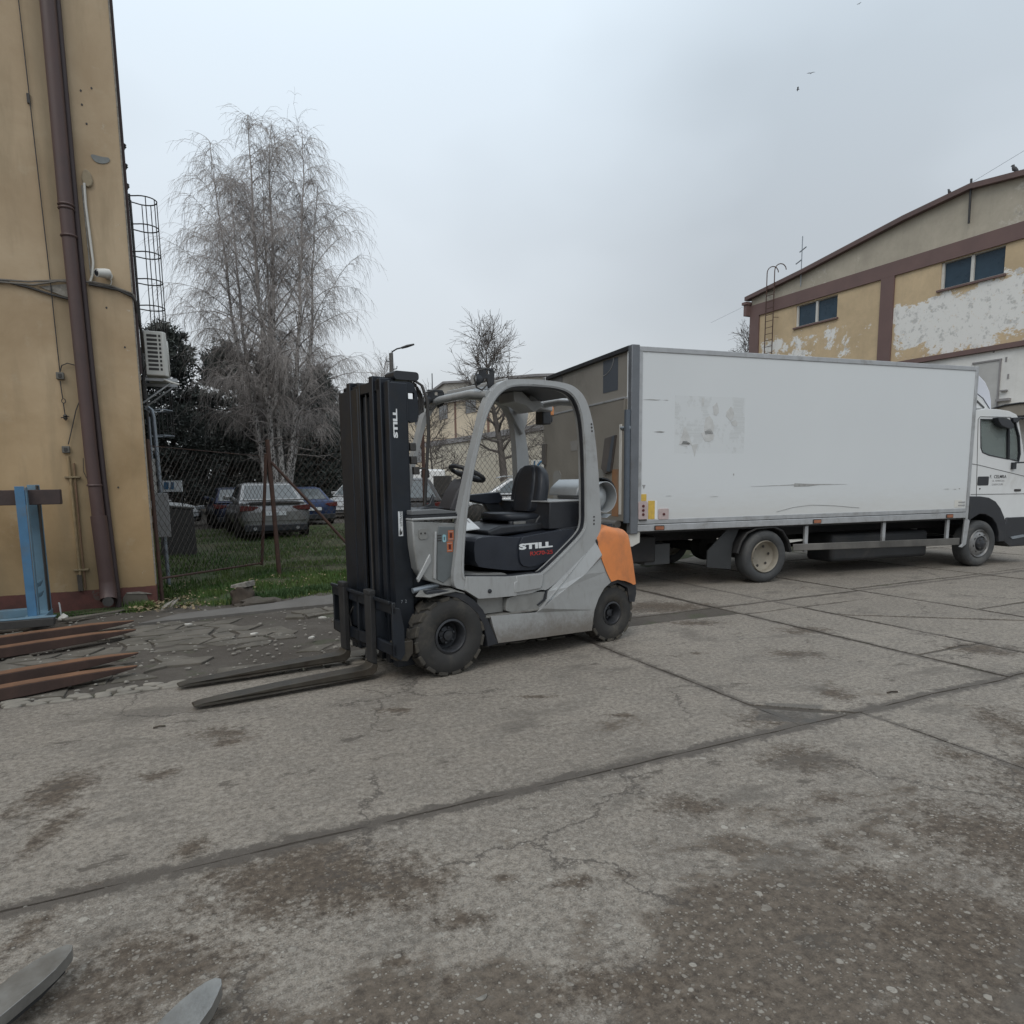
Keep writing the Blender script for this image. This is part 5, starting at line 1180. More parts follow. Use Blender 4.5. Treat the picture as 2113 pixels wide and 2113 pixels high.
# mast head: pulley, bracket plate, hoses
mb = MB(); mb.prism(rrect(-.27, -.06, 2.30, 2.365, .025), .20, .36); mb.build('hose_pulley', 'black_plastic', mast, bevel=.012, seg=3)
mb = MB(); mb.prism([(-.30, 2.28), (-.15, 2.285), (-.115, 2.27), (-.085, 2.19), (-.08, 2.05), (-.095, 1.99), (-.15, 1.98), (-.18, 2.0), (-.19, 2.08), (-.30, 2.18)], .18, .21, 'y', rrect(-.165, -.115, 2.16, 2.205, .004)); mb.build('head_bracket', 'mast_steel', mast, bevel=.005)
mb = MB(); mb.box(-.265, -.215, .168, .18, 2.205, 2.25); mb.build('head_label', surf('pale_green_label', (.35, .38, .26), .6, 0, .1, 30), mast)
for k in range(3):
    mb = MB(); mb.tube([(-.14+.02*k, .22, 2.29), (-.07+.02*k, .24, 2.28-.03*k), (-.03+.012*k, .26, 2.18), (-.05+.02*k, .24, 2.08), (-.10, .22, 2.03)], .009, 8); mb.build('hydraulic_hose', 'cable_dark', mast)
for k, (dx, dy) in enumerate(((0, 0), (.018, .02))):
    mb = MB(); mb.tube([(-.10+dx, .22+dy, 2.31), (-.04+dx, .20+dy, 2.27), (.0+dx, .19+dy, 2.15), (.0+dx, .19+dy, 1.9), (-.045+dx, .19+dy, 1.4), (-.055+dx, .19+dy, 1.0), (-.11+dx, .19+dy, .62)], .010, 8); mb.build('hydraulic_hose', 'cable_dark', mast)
for z, x in ((1.80, -.155), (1.70, -.15), (1.62, -.13)): mb = MB(); mb.box(x-.02, x+.03, .15, .19, z-.03, z+.03); mb.build('hose_clip', 'cable_dark', mast, bevel=.006)
mb = MB(); mb.tube([(-.14, .17, 1.64), (-.02, .19, 1.635)], .006, 6); mb.build('hose_stay', 'cable_dark', mast)
for z in (1.19, 1.06, .985): mb = MB(); mb.box(-.205, -.19, .12, .15, z-.018, z+.018); mb.build('hose_fitting', 'galv', mast, bevel=.004)
mb = MB(); mb.prism([(-.34, .60), (-.05, .68), (.02, .73), (-.10, .82), (-.18, .92), (-.2, .55), (-.3, .3)], .17, .26); mb.build('mast_pivot_bracket', 'mast_steel', mast, bevel=.006)
text('STILL', 'white_print', .05, basis((0, 0, 1), (-1, 0, 0), (0, -1, 0), (-.278, .1495, 1.862)), mast, .001, 1.72, .0026, 'brand_lettering', fit=(.215, .036))
sticker('mast_sticker', -.298, -.262, 1.125, 1.313, .15, 'white_print', mast)
text('LOTRANS', 'black_print', .026, basis((0, 0, 1), (-1, 0, 0), (0, -1, 0), (-.268, .1475, 1.20)), mast, .0005, 1.0, .0004)
mb = MB(); mb.prism([(-.292, 1.13), (-.27, 1.14), (-.268, 1.17), (-.28, 1.155), (-.285, 1.19), (-.292, 1.16)], .1465, .148); mb.build('sticker_logo', 'black_print', mast)
text('7', 'galv', .035, basis((1, 0, 0), (0, 0, 1), (0, -1, 0), (-.30, .1495, .605)), mast, .0005); text('2', 'galv', .035, basis((1, 0, 0), (0, 0, 1), (0, -1, 0), (-.265, .1495, .605)), mast, .0005)
# ---- carriage and forks
ca = thing('fork_carriage', None, None); ca.parent = fk
mb = MB(); mb.box(-.455, -.425, -.02, 1.20, .56, .65); mb.build('top_bar', 'mast_steel', ca, bevel=.006)
mb = MB(); mb.box(-.455, -.425, -.02, 1.20, .24, .33); mb.build('bottom_bar', 'mast_steel', ca, bevel=.006)
mb = MB(); mb.box(-.475, -.456, .0, 1.18, .635, .66); mb.build('top_lip', 'mast_steel', ca, bevel=.004)
for y in (-.02, .28, .62, .86, 1.16):
    mb = MB(); mb.prism([(-.455, .24), (-.455, .62), (-.39, .60), (-.36, .45), (-.36, .25), (-.40, .20)], y, y+.03); mb.build('side_plate', 'mast_steel', ca, bevel=.005)
mb = MB(); mb.prism([(-.43, .2), (-.33, .18), (-.28, .24), (-.28, .34), (-.43, .34)], .0, .1); mb.build('roller_block', 'fork_steel', ca, bevel=.008)
mb = MB(); mb.box(-.42, -.38, .35, .85, .33, .56); mb.build('side_shift_plate', 'mast_steel', ca, bevel=.01)
mb = MB(); mb.tube([(-.42, .80, .50), (-.44, .86, .42), (-.44, .83, .33), (-.42, .80, .27)], .009, 6); mb.build('hydraulic_hose', 'cable_dark', ca)
for yc, yt in ((.33, .40), (.87, .965)):
    mb = MB(); w2 = .058
    st = [(-.455, .085, .665, 0)]
    # shank + blade as one swept L profile
    for nm_, mt_, prof in (('fork_shank', 'chassis', [(-.458, .70), (-.500, .70), (-.500, .135), (-.458, .12)]),
            ('fork_blade', 'fork_steel', [(-.459, .119), (-.501, .134), (-.52, .112), (-.56, .098), (-1.20, .078), (-1.55, .058), (-1.72, .047), (-1.77, .040), (-1.775, .028), (-1.60, .028), (-1.20, .030), (-.56, .040), (-.50, .046), (-.47, .07)])):
        T = tessellate_polygon([[Vector((p[0], p[1], 0)) for p in prof]]); vs = []
        for sgn in (-1, 1):
            for x, z in prof:
                t_ = max(0, min(1, (-.5-x)/1.27)); tap = 1-.3*max(0, (-1.62-x)/.155); ww = w2+(.010 if nm_ == 'fork_blade' else 0); vs.append((x, yc+(yt-yc)*t_+sgn*ww*tap, z))
        n = len(prof); fs = [tuple(t) for t in T]+[tuple(i+n for i in reversed(t)) for t in T]+[(i, (i+1) % n, (i+1) % n+n, i+n) for i in range(n)]
        mb = MB(); mb.add(vs, fs); mb.build(nm_, mt_, ca, smooth=30, bevel=.005)
    mb = MB(); mb.box(-.505, -.45, yc-.060, yc+.060, .67, .71); mb.build('fork_hook', 'chassis', ca, bevel=.008)
# ---- work lights
def work_light(x, y, z, s=1., rot=0):
    wl = thing('work_light', None, None); wl.parent = fk; wl.location = (x, y, z); wl.rotation_euler = (0, 0, rot)
    mb = MB(); mb.prism([(-.02, .06), (.10*s, .065), (.115*s, .04), (.11*s, -.06), (.06*s, -.10), (.05*s, -.02), (-.01, -.03)], -.01, .004, 'y', rrect(.05, .085, .015, .045, .008)); mb.build('bracket', 'dark_metal', wl, bevel=.003)
    mb = MB(); mb.tube([(.03, .03, -.02), (-.02, .02, -.03), (-.05, .02, -.03)], [.030, .048, .045], 16); mb.build('housing', 'black_plastic', wl)
    mb = MB(); mb.tube([(-.052, .02, -.03), (-.058, .02, -.03)], [.042, .038], 16); mb.build('lens', surf('lamp_lens', (.4, .42, .44), .15, .3, .05, 20) if 'lens_mat' not in M else M['lens_mat'], wl)
    mb = MB(); mb.tube([(.02, -.03+.0, .05), (-.05, -.04, .03), (-.08, -.03, -.03), (-.05, -.02, -.10), (.0, -.02, -.115), (.05, -.02, -.07)], .007, 6); mb.build('guard_wire', 'cable_dark', wl)
    return wl
work_light(.45, .12, 2.37, 1.15); work_light(.40, .88, 2.28, 1.3)
# ================================================================== BOX TRUCK
# local axes: x towards the cab, y away from the camera side, z up; origin at the near rear tyre contact
tk = thing('box_truck', 'white box truck with a scarred box body and dark tail lift parked behind the forklift', 'truck', (7.935, -2.583, 0), radians(-5.97))
BW = 2.98
mb = MB(); mb.box(-2.13, 3.96, .012, BW-.012, .985, 3.19); mb.build('box_body', 'box_panel', tk, smooth=0)
mb = MB(); mb.box(-2.13, 3.97, .0, .03, 3.16, 3.225); mb.box(-2.13, 3.97, BW-.03, BW, 3.16, 3.225); mb.build('roof_rail', 'aluminium', tk, bevel=.006)
mb = MB(); mb.box(-2.13, 3.97, .02, BW-.02, 3.192, 3.222); mb.build('box_roof', 'truck_white', tk, smooth=0)
mb = MB(); mb.box(3.955, 4.015, -.002, .05, .80, 3.228); mb.build('front_corner_post', 'aluminium', tk, bevel=.006)
mb = MB(); mb.box(-2.175, 3.955, .001, .04, .925, .985); mb.build('upper_side_rail', 'aluminium', tk, bevel=.005)
mb = MB(); mb.box(-2.175, 3.955, -.006, .04, .828, .918); mb.build('lower_side_rail', 'aluminium', tk, bevel=.008)
mb = MB(); mb.box(-2.135, -2.08, .002, .02, .985, 3.16); mb.build('rear_edge_trim', 'aluminium', tk)
mb = MB(); mb.box(-2.13, 3.95, .05, BW-.05, .80, .982); mb.build('floor_frame', 'chassis', tk)
# rear frame and closed tail lift
mb = MB(); mb.box(-2.25, -2.13, -.012, .085, .80, 3.24); mb.build('rear_post', surf('rear_post_grey', (.15, .16, .175), .45, .3, .1, 5, (.12, .11, .1), .3), tk, bevel=.01)
mb = MB(); mb.box(-2.25, -2.13, BW-.085, BW+.012, .80, 3.24); mb.build('rear_post', 'aluminium', tk, bevel=.01)
mb = MB(); mb.box(-2.24, -2.13, .085, BW-.085, 3.185, 3.245); mb.build('rear_header', 'dark_metal', tk, bevel=.006)
mb = MB(); mb.box(-2.20, -2.14, .17, BW-.09, 2.50, 3.183); mb.build('shutter', 'truck_tail_up', tk, smooth=0)
mb = MB(); mb.box(-2.265, -2.205, .15, BW-.03, .96, 2.58); mb.build('tail_lift_platform', 'truck_tail', tk, smooth=0, bevel=.008)
mb = MB(); mb.box(-2.272, -2.20, .15, BW-.03, 2.575, 2.60); mb.build('platform_edge', 'aluminium', tk, bevel=.003)
mb = MB(); mb.box(-2.215, -2.19, .125, .168, 2.40, 3.19); mb.build('post_strip', 'white_print', tk)
mb = MB(); mb.box(-2.275, -2.20, .20, .265, 1.05, 2.25); mb.build('platform_side_rail', 'off_white', tk, bevel=.005)
mb = MB(); mb.box(-2.268, -2.266, .28, .47, 1.02, 1.66); mb.build('rust_strip', surf('rust_strip', (.27, .14, .07), .8, 0, .2, 4, (.2, .16, .12), .5), tk)
mb = MB(); mb.tube([(-2.27, -.01, 2.19), (-2.27, .22, 2.20)], .022, 8); mb.box(-2.29, -2.23, .0, .04, 2.165, 2.215); mb.build('latch_handle', 'galv', tk, bevel=.003)
mb = MB(); mb.tube([(-2.28, .03, .95), (-2.28, .03, 2.42)], .042, 12); mb.build('corner_tube', surf('tube_blue_grey', (.10, .12, .145), .4, .3, .1, 6), tk)
def rearq(name, pts, mat, x=-2.268, d=.004, bev=0): mb = MB(); mb.prism(pts, x-d, x, 'x'); return mb.build(name, mat, tk, smooth=0, bevel=bev)
rearq('slate_sticker', [(.444, 2.725), (.875, 2.73), (.875, 3.168), (.444, 3.16)], 'slate', -2.2)
ar = [(.875-.317*sin(radians(a))-.0, 2.968+.20*(1-cos(radians(a)))) for a in range(0, 91, 9)]
mb = MB(); mb.tube([(-2.2055, y, z) for y, z in ar], .006, 5); mb.build('sticker_arc', 'grey_print', tk)
rearq('slate_sticker', [(2.285, 2.73), (2.75, 2.73), (2.75, 3.173), (2.285, 3.173)], surf('dull_sticker', (.13, .125, .12), .6, 0, .1, 5), -2.2)
rearq('rubber_flap', [(.335, 2.12), (.64, 2.09), (.745, 1.68), (.63, 1.60), (.46, 1.63)], surf('flap_brown', (.10, .088, .08), .7, 0, .25, 3, (.05, .05, .055), .6), -2.268, .03, .006)
rearq('rubber_flap', [(.335, 2.115), (.41, 2.10), (.56, 1.64), (.46, 1.63)], 'slate', -2.302, .006)
rearq('rubber_flap', [(2.79, 2.13), (2.95, 2.125), (2.95, 1.79), (2.82, 1.77)], surf('flap_dark', (.085, .077, .07), .7, 0, .25, 3), -2.268, .03, .006)
rearq('tape_label', [(1.57, 2.12), (1.84, 2.11), (1.81, 1.965), (1.59, 1.965)], surf('tape_pale', (.25, .24, .225), .6, 0, .1, 8), -2.266, .003)
rearq('pale_plate', [(2.20, 1.0), (2.53, 1.0), (2.53, 1.60), (2.45, 1.67), (2.27, 1.67), (2.20, 1.6)], surf('plate_pale', (.245, .24, .225), .6, 0, .1, 3), -2.266, .005)
rearq('pale_plate', [(.72, 1.2), (1.04, 1.2), (1.04, 1.60), (.98, 1.67), (.80, 1.67), (.72, 1.6)], M['plate_pale'] if 'plate_pale' in M else bpy.data.materials['plate_pale'], -2.266, .005)
mb = MB(); mb.tube([(-2.29, .25, .92), (-2.29, 2.8, .92)], .05, 12); mb.build('lift_tube', surf('lift_tube', (.12, .115, .11), .6, .1, .1, 5), tk)
mb = MB(); mb.prism([(-2.235, .80), (-2.08, .825), (-2.08, .68), (-2.19, .63), (-2.235, .63)], .02, .1); mb.build('bumper_bracket', 'off_white', tk, bevel=.005)
mb = MB(); mb.prism([(-1.75, .60), (-1.33, .60), (-1.33, .30), (-1.75, .30)], .45, .9); mb.build('valve_box', surf('valve_box', (.07, .073, .075), .6, .1, .15, 5), tk, bevel=.01)
mb = MB(); mb.box(-2.2, -1.6, .4, BW-.4, .35, .72); mb.build('lift_gear', 'chassis', tk, bevel=.02)
mb = MB(); mb.box(-2.15, -2.05, .3, BW-.3, .38, .50); mb.build('underrun_bar', 'chassis', tk, bevel=.01)
# side fittings
def side(name, pts, mat, y=.0, d=.006, bev=0): mb = MB(); mb.prism(pts, y-d, y+.014); return mb.build(name, mat, tk, smooth=0, bevel=bev)
def sr(x0, x1, z0, z1, r=.01): return rrect(x0, x1, z0, z1, r, 2)
pl = side('socket_plate', sr(-2.122, -1.985, .99, 1.228, .02), 'pink_plate', .006, .014, .003)
for z in (1.168, 1.112, 1.056): mb = MB(); mb.lathe([(.018, 0), (.018, -.01), (.008, -.012)], (-2.052, -.008, z), 'y', 12); mb.build('socket', 'dark_red', tk)
mb = MB(); mb.prism(sr(-2.115, -2.0, .972, .992, .004), -.02, .0); mb.build('plate_shadow_lip', 'cable_dark', tk)
side('yellow_reflector', sr(-2.096, -1.998, 1.235, 1.325, .004), 'yellow_plate', .010, .006)
side('yellow_reflector', sr(-1.965, -1.868, .99, 1.235, .004), 'yellow_plate', .010, .006)
side('white_patch', sr(-1.866, -1.83, .99, 1.235, .004), 'white_print', .010, .003)
side('socket_plate', sr(-1.808, -1.655, .98, 1.127, .015), 'pink_plate', .006, .012, .003)
mb = MB(); mb.lathe([(.018, 0), (.018, -.01), (.008, -.012)], (-1.733, -.006, 1.052), 'y', 12); mb.build('socket', 'dark_red', tk)
side('triangle_mark', [(-2.062, 1.448), (-2.012, 1.448), (-2.036, 1.394)], 'grey_print', .010, .002)
for x in (-1.80, .885, 3.585):
    side('marker_lamp', sr(x-.078, x+.078, .838, .902, .012), 'cable_dark', -.004, .008); side('marker_lens', sr(x-.062, x+.066, .846, .892, .01), 'marker', -.012, .006)
SC = surf('scratch_grey', (.30, .30, .29), .6, 0, .2, 20, (.5, .5, .5), .5)
side('long_scratch', [(-.31, 1.400), (.45, 1.421), (.46, 1.437), (.62, 1.428), (.80, 1.421), (1.45, 1.409), (.9, 1.406), (.72, 1.388), (.455, 1.386), (.44, 1.408), (.1, 1.405)], SC, .010, .0015)
for (x0, x1, z, t) in ((-2.06, -1.80, 2.555, .014), (-1.76, -1.68, 2.556, .006), (-1.89, -1.73, 2.143, .02), (-1.86, -1.74, 2.137, .008), (-1.7, -1.6, 1.295, .004), (-2.12, -2.07, 1.45, .006), (3.43, 3.56, 1.303, .01), (3.64, 3.72, 1.296, .012), (3.76, 3.80, 1.304, .016), (-.62, -.60, 1.57, .035), (-1.0, -.85, 1.27, .006)):
    side('scrape', [(x0, z), ((x0+x1)/2, z+t/2), (x1, z+t*.2), ((x0*.3+x1*.7), z-t/2)], SC, .010, .0012)
mb = MB(); mb.tube([(.15, .008, 1.03), (.45, .008, 1.09), (.8, .008, 1.115), (1.2, .008, 1.095), (1.7, .008, 1.05)], .003, 4); mb.build('dent_line', SC, tk)
side('mark_plate', [(3.70, 1.12), (3.86, 1.125), (3.86, 1.0), (3.70, 1.0)], 'off_white', .010, .002)
for z in (1.085, 1.035): side('mark_print', sr(3.78, 3.93, z-.012, z+.01, .002), 'grey_print', .007, .001)
# torn poster remnants: strips of paper still stuck to the panel
PAP = surf('old_paper', (.51, .515, .505), .8, 0, .12, 14, (.60, .61, .61), .7)
r_ = random.Random(21)
for (cx, cz, w_, h_, ng) in ((-1.44, 2.07, .12, .13, 3), (-1.40, 1.99, .16, .06, 0), (-1.05, 2.22, .16, .2, 0), (-1.04, 2.10, .20, .14, 0), (-.93, 2.46, .10, .12, 0), (-.70, 2.40, .12, .14, 0), (-.62, 2.27, .10, .08, 0), (-1.27, 1.90, .04, .1, 0), (-1.14, 2.54, .04, .1, 0)):
    m_ = 9; pts = []
    for k in range(m_):
        a = 2*pi*k/m_; q = r_.uniform(.62, 1.05); pts.append((cx+cos(a)*w_*.6*q, cz+sin(a)*h_*.75*q))
    if ng == 3: pts = [(-1.51, 1.975), (-1.42, 2.22), (-1.36, 2.12), (-1.30, 1.975)]
    if (cx, cz) == (-1.27, 1.90): pts = [(-1.31, 1.975), (-1.20, 1.99), (-1.235, 1.90), (-1.255, 1.815), (-1.28, 1.90)]
    side('paper_remnant', pts, PAP, .0105, .0012)
# wheels
def truck_wheel(x, y, r, rr, front, nm):
    e_ = thing(nm, None, None); e_.parent = tk
    mb = MB(); w_ = .24
    mb.lathe([(rr, .03), (rr+.015, .008), (rr+(r-rr)*.5, -.008), (r-.03, .006), (r-.008, .03), (r, .06), (r, w_-.06), (r-.008, w_-.03), (rr, w_)], (x, y, r), 'y', 44, False); mb.build('tyre', surf('truck_tyre_'+nm, (.05, .052, .054), .8, 0, .2, 6, (.12, .115, .105), .5, .2), e_, smooth=50)
    mb = MB()
    for k in range(3): mb.lathe([(r+.001, .075+k*.035), (r-.006, .08+k*.035), (r+.001, .085+k*.035)], (x, y, r), 'y', 44, False)
    mb.build('tread_groove', 'cable_dark', e_)
    col = 'rim_silver' if front else 'rim_cream'
    if front:
        m_ = surf(col, (.24, .24, .24), .45, .4, .2, 8, (.07, .065, .06), .7)
        prof = [(rr+.004, .03), (rr-.012, .004), (rr-.02, .02), (rr-.035, .03), (rr*.72, .002), (rr*.55, -.008), (rr*.50, .02), (.001, .02)]
    else:
        m_ = surf(col, (.27, .245, .20), .6, .1, .15, 8, (.16, .13, .1), .5)
        prof = [(rr+.004, .03), (rr-.008, .0), (rr-.018, .012), (rr-.03, .09), (rr*.68, .12), (rr*.5, .155), (.001, .16)]
    mb = MB(); mb.lathe(prof, (x, y, r), 'y', 40, False); mb.build('rim', m_, e_, smooth=40)
    for k in range(8 if front else 6):
        a = 2*pi*k/(8 if front else 6)+.2; q = .62*rr if front else .62*rr
        mb = MB(); mb.lathe([(.022 if front else .02, 0), (.022 if front else .02, -.004)], (x+q*cos(a), y+(.0 if front else .118), r+q*sin(a)), 'y', 12); mb.build('rim_hole', 'cable_dark', e_)
    if front:
        mb = MB(); mb.lathe([(rr*.46, .01), (rr*.42, -.02), (rr*.2, -.045), (.001, -.05)], (x, y, r), 'y', 24, False); mb.build('hub', 'rim_dark', e_)
        for k in range(6):
            a = 2*pi*k/6; mb = MB(); mb.lathe([(.022, 0), (.022, -.03), (.01, -.035)], (x+.075*cos(a), y-.005, r+.075*sin(a)), 'y', 6); mb.build('wheel_nut', 'cable_dark', e_)
truck_wheel(0, .02, .385, .235, False, 'rear_wheel'); truck_wheel(4.38, .03, .385, .235, True, 'front_wheel')
truck_wheel(0.0, BW-.5, .385, .235, False, 'rear_wheel'); truck_wheel(4.38, BW-.5, .385, .235, True, 'front_wheel')
mb = MB(); mb.tube([(-.2+.2, .3, .385), (0, BW-.3, .385)], .09, 12); mb.lathe([(.02, -.2), (.2, -.12), (.22, 0), (.2, .12), (.02, .2)], (0, BW/2, .40), 'y', 16); mb.build('rear_axle', 'chassis', tk)
mb = MB(); mb.tube([(4.38, .3, .385), (4.38, BW-.3, .385)], .07, 12); mb.build('front_axle', 'chassis', tk)
for y in (.85, BW-.95): mb = MB(); mb.box(-2.0, 5.6, y, y+.09, .60, .82); mb.build('frame_rail', 'chassis', tk)
mb = MB(); mb.box(1.55, 3.6, .35, .9, .18, .62); mb.build('fuel_tank', surf('tank_dark', (.04, .042, .045), .6, .2, .25, 3, (.08, .075, .07), .4), tk, bevel=.06, seg=3)
mb = MB(); mb.box(2.7, 3.5, 1.4, 2.2, .25, .72); mb.build('gearbox', 'chassis', tk, bevel=.06)
mb = MB(); mb.lathe([(.16, 0), (.17, .03), (.17, .6), (.16, .63)], (2.2, 2.0, .42), 'x', 18); mb.build('air_tank', 'chassis', tk)
# mudguard over rear wheel, flap
pts = [(-.50, .46), (-.44, .62), (-.34, .74), (-.18, .80), (.12, .812), (.28, .75), (.40, .60), (.455, .44)]
mb = MB(); mb.tube([(x, -.0+.02, z) for x, z in pts], .014, 6); mb.prism(pts+[(x*.96, z-.012) for x, z in reversed(pts)], .02, .34); mb.build('mudguard', 'chassis', tk, smooth=40)
mb = MB(); mb.prism([(-.52, .47), (-.525, .22), (-.93, .27), (-.93, .5), (-.6, .8), (-.4, .8), (-.5, .6)], .12, .14); mb.build('mud_flap', surf('mud_flap', (.03, .032, .034), .7, 0, .2, 5), tk)
mb = MB(); mb.sheet([(.47, .1, .56), (.80, .1, .585), (.78, .1, .60), (.47, .1, .60)], (0, .1, 0)); mb.build('wedge_chock', 'off_white', tk)
for x in (.756, 2.275, 3.645): mb = MB(); mb.box(x-.03, x+.03, .05, .09, .42, .83); mb.build('guard_strut', 'aluminium', tk, bevel=.004)
mb = MB(); mb.prism([(.50, .445), (3.90, .385), (3.90, .50), (.50, .545)], .025, .05); mb.build('side_guard', surf('side_guard', (.19, .18, .165), .6, .2, .2, 1.6, (.045, .043, .04), .95), tk, bevel=.008)
mb = MB(); mb.prism([(3.955, .80), (4.03, .80), (4.06, .78), (4.015, .39), (3.93, .34), (3.87, .355), (3.93, .40)], .0, .03); mb.build('front_skirt', 'aluminium', tk, bevel=.005)
# cab
cb = [(4.06, .98), (4.06, 2.555), (4.30, 2.585), (4.55, 2.585), (4.85, 2.56), (5.02, 2.51), (5.08, 2.45), (5.16, 2.22), (5.32, 1.78), (5.48, 1.50), (5.60, 1.30), (5.64, 1.0), (5.64, .50), (5.56, .40), (4.92, .40), (4.905, .62), (4.80, .80), (4.66, .95), (4.52, 1.0)]
CY0, CY1 = .05, BW-.75
# body shell below the beltline / pillars with real window opening
win = [(4.195, 2.413), (4.851, 2.413), (4.913, 1.773), (4.45, 1.845), (4.30, 1.89), (4.255, 1.96)]
qw = [(4.872, 2.413), (5.0, 2.41), (5.135, 2.145), (5.19, 1.86), (5.174, 1.741), (4.942, 1.777)]
def cab_side(y0, y1, nm):
    loops = [cb, win, qw]; allp = [q for l in loops for q in l]; n = len(allp)
    T = tessellate_polygon([[Vector((q[0], q[1], 0)) for q in l] for l in loops]); mb = MB()
    vs = [(q[0], y0, q[1]) for q in allp]+[(q[0], y1, q[1]) for q in allp]; fs = [tuple(t) for t in T]+[tuple(i+n for i in reversed(t)) for t in T]; o = 0
    for l in loops:
        m = len(l)
        for i in range(m): j = (i+1) % m; fs.append((o+i, o+j, o+j+n, o+i+n))
        o += m
    mb.add(vs, fs); return mb.build(nm, 'truck_white', tk, smooth=30, bevel=.006)
cab_side(CY0, CY0+.06, 'cab_side'); cab_side(CY1-.06, CY1, 'cab_side')
sk = [(4.06, .98), (4.06, 2.555), (4.30, 2.585), (4.55, 2.585), (4.85, 2.56), (5.02, 2.51), (5.08, 2.45)]
def strip(pts, y0, y1, th, name, mat):
    mb = MB(); n = len(pts); vs = [(p[0], y0, p[1]) for p in pts]+[(p[0], y1, p[1]) for p in pts]; fs = [(i, i+1, n+i+1, n+i) for i in range(n-1)]
    vs2 = [(p[0]-th*.6, y, p[1]-th) for y in (y0, y1) for p in pts]; o = 2*n; fs += [(o+i, o+n+i, o+n+i+1, o+i+1) for i in range(n-1)]
    mb.add(vs+vs2, fs); return mb.build(name, mat, tk, smooth=50)
strip(sk, CY0+.06, CY1-.06, .03, 'cab_roof', 'truck_white')
strip([(5.09, 2.43), (5.16, 2.22), (5.32, 1.78), (5.42, 1.60)], CY0+.06, CY1-.06, .02, 'windscreen', 'glass_dark')
strip([(5.42, 1.6), (5.48, 1.50), (5.60, 1.30), (5.64, 1.0), (5.64, .50), (5.56, .40)], CY0+.06, CY1-.06, .03, 'cab_front', 'truck_white')
mb = MB(); mb.box(4.1, 5.5, CY0+.08, CY1-.08, .95, 1.0); mb.build('cab_floor', 'cable_dark', tk)
mb = MB(); mb.box(4.08, 4.12, CY0+.06, CY1-.06, 1.0, 2.0); mb.build('cab_back', surf('cab_trim', (.20, .21, .205), .8), tk)
mb = MB(); mb.box(4.2, 4.35, .3, .8, 1.2, 2.2); mb.box(4.2, 4.7, .3, .8, 1.2, 1.4); mb.build('driver_seat', surf('cab_seat', (.05, .055, .065), .8), tk, bevel=.04)
tg = NB('tinted_glass'); tg.b.inputs['Base Color'].default_value = (.55, .62, .60, 1); tg.b.inputs['Roughness'].default_value = .03; tg.b.inputs['Transmission Weight'].default_value = .75; tg.b.inputs['IOR'].default_value = 1.1; M['tinted'] = tg.m
for y in (CY0+.03, CY1-.035):
    mb = MB(); mb.prism(win, y, y+.004); mb.build('side_window', 'tinted', tk, smooth=0); mb = MB(); mb.prism(qw, y, y+.004); mb.build('quarter_window', 'tinted', tk, smooth=0)
def frame(loop, d0, d1, y0, y1, nm, mat='black_plastic'):
    mb = MB(); mb.prism(off(loop, -d0), y0, y1, 'y', off(loop, d1)); return mb.build(nm, mat, tk, smooth=0, bevel=.003)
frame(win, .008, .014, CY0-.006, CY0+.05, 'window_seal'); frame(qw, .008, .014, CY0-.006, CY0+.05, 'window_seal')
mb = MB(); mb.prism([(4.852, 2.40), (4.872, 2.40), (4.94, 1.78), (4.915, 1.775)], CY0-.004, CY0+.03); mb.build('window_divider', 'black_plastic', tk)
mb = MB(); mb.prism([(4.46, 2.44), (4.66, 2.44), (4.76, 2.40), (4.85, 2.32), (4.84, 2.27), (4.70, 2.27), (4.55, 2.31), (4.48, 2.38)], CY0-.10, CY0+.0); mb.build('sun_visor_hood', 'black_plastic', tk, bevel=.01)
mb = MB(); mb.prism([(4.88, 2.45), (5.06, 2.46), (5.075, 2.43), (5.0, 2.37), (4.9, 2.38)], CY0-.05, CY0+.06); mb.build('pillar_cap', 'black_plastic', tk, bevel=.008)
DG = surf('seam_grey', (.10, .10, .10), .8)
mb = MB(); mb.tube([(4.15, CY0-.001, 2.42), (4.18, CY0-.001, 2.455), (4.9, CY0-.001, 2.46)], .006, 4); mb.tube([(4.14, CY0-.001, 2.42), (4.195, CY0-.001, 1.69), (4.235, CY0-.001, 1.16), (4.26, CY0-.001, 1.02)], .006, 4)
mb.tube([(4.075, CY0-.001, 1.70), (4.24, CY0-.001, 1.68), (5.42, CY0-.001, 1.475)], .005, 4); mb.tube([(4.10, CY0-.001, 1.205), (5.62, CY0-.001, 1.19)], .005, 4); mb.tube([(5.42, CY0-.001, 1.44), (5.45, CY0-.001, .85)], .005, 4); mb.build('door_seam', DG, tk)
mb = MB(); mb.prism(rrect(4.235, 4.49, 1.348, 1.494, .02), CY0-.006, CY0+.01); mb.build('door_handle', 'black_plastic', tk, bevel=.004)
mb = MB(); mb.lathe([(.014, 0), (.014, -.006)], (4.30, CY0, 1.295), 'y', 10); mb.build('door_lock', 'cable_dark', tk)
mb = MB(); mb.prism(rrect(5.12, 5.28, 1.235, 1.275, .006), CY0-.006, CY0+.01); mb.build('side_badge', 'cable_dark', tk)
TM = lambda x, z: basis((1, 0, 0), (0, 0, 1), (0, -1, 0), (x, CY0-.002, z))
text('F.  CELMRA', 'black_print', .075, TM(4.51, 1.463), tk, .0005, 1.05, .0012, 'door_lettering')
text('UL. WARECKA', 'grey_print', .045, TM(4.57, 1.405), tk, .0005, 1.0, .0, 'door_lettering'); text('GARWOLIN', 'grey_print', .045, TM(4.57, 1.345), tk, .0005, 1.1, .0, 'door_lettering')
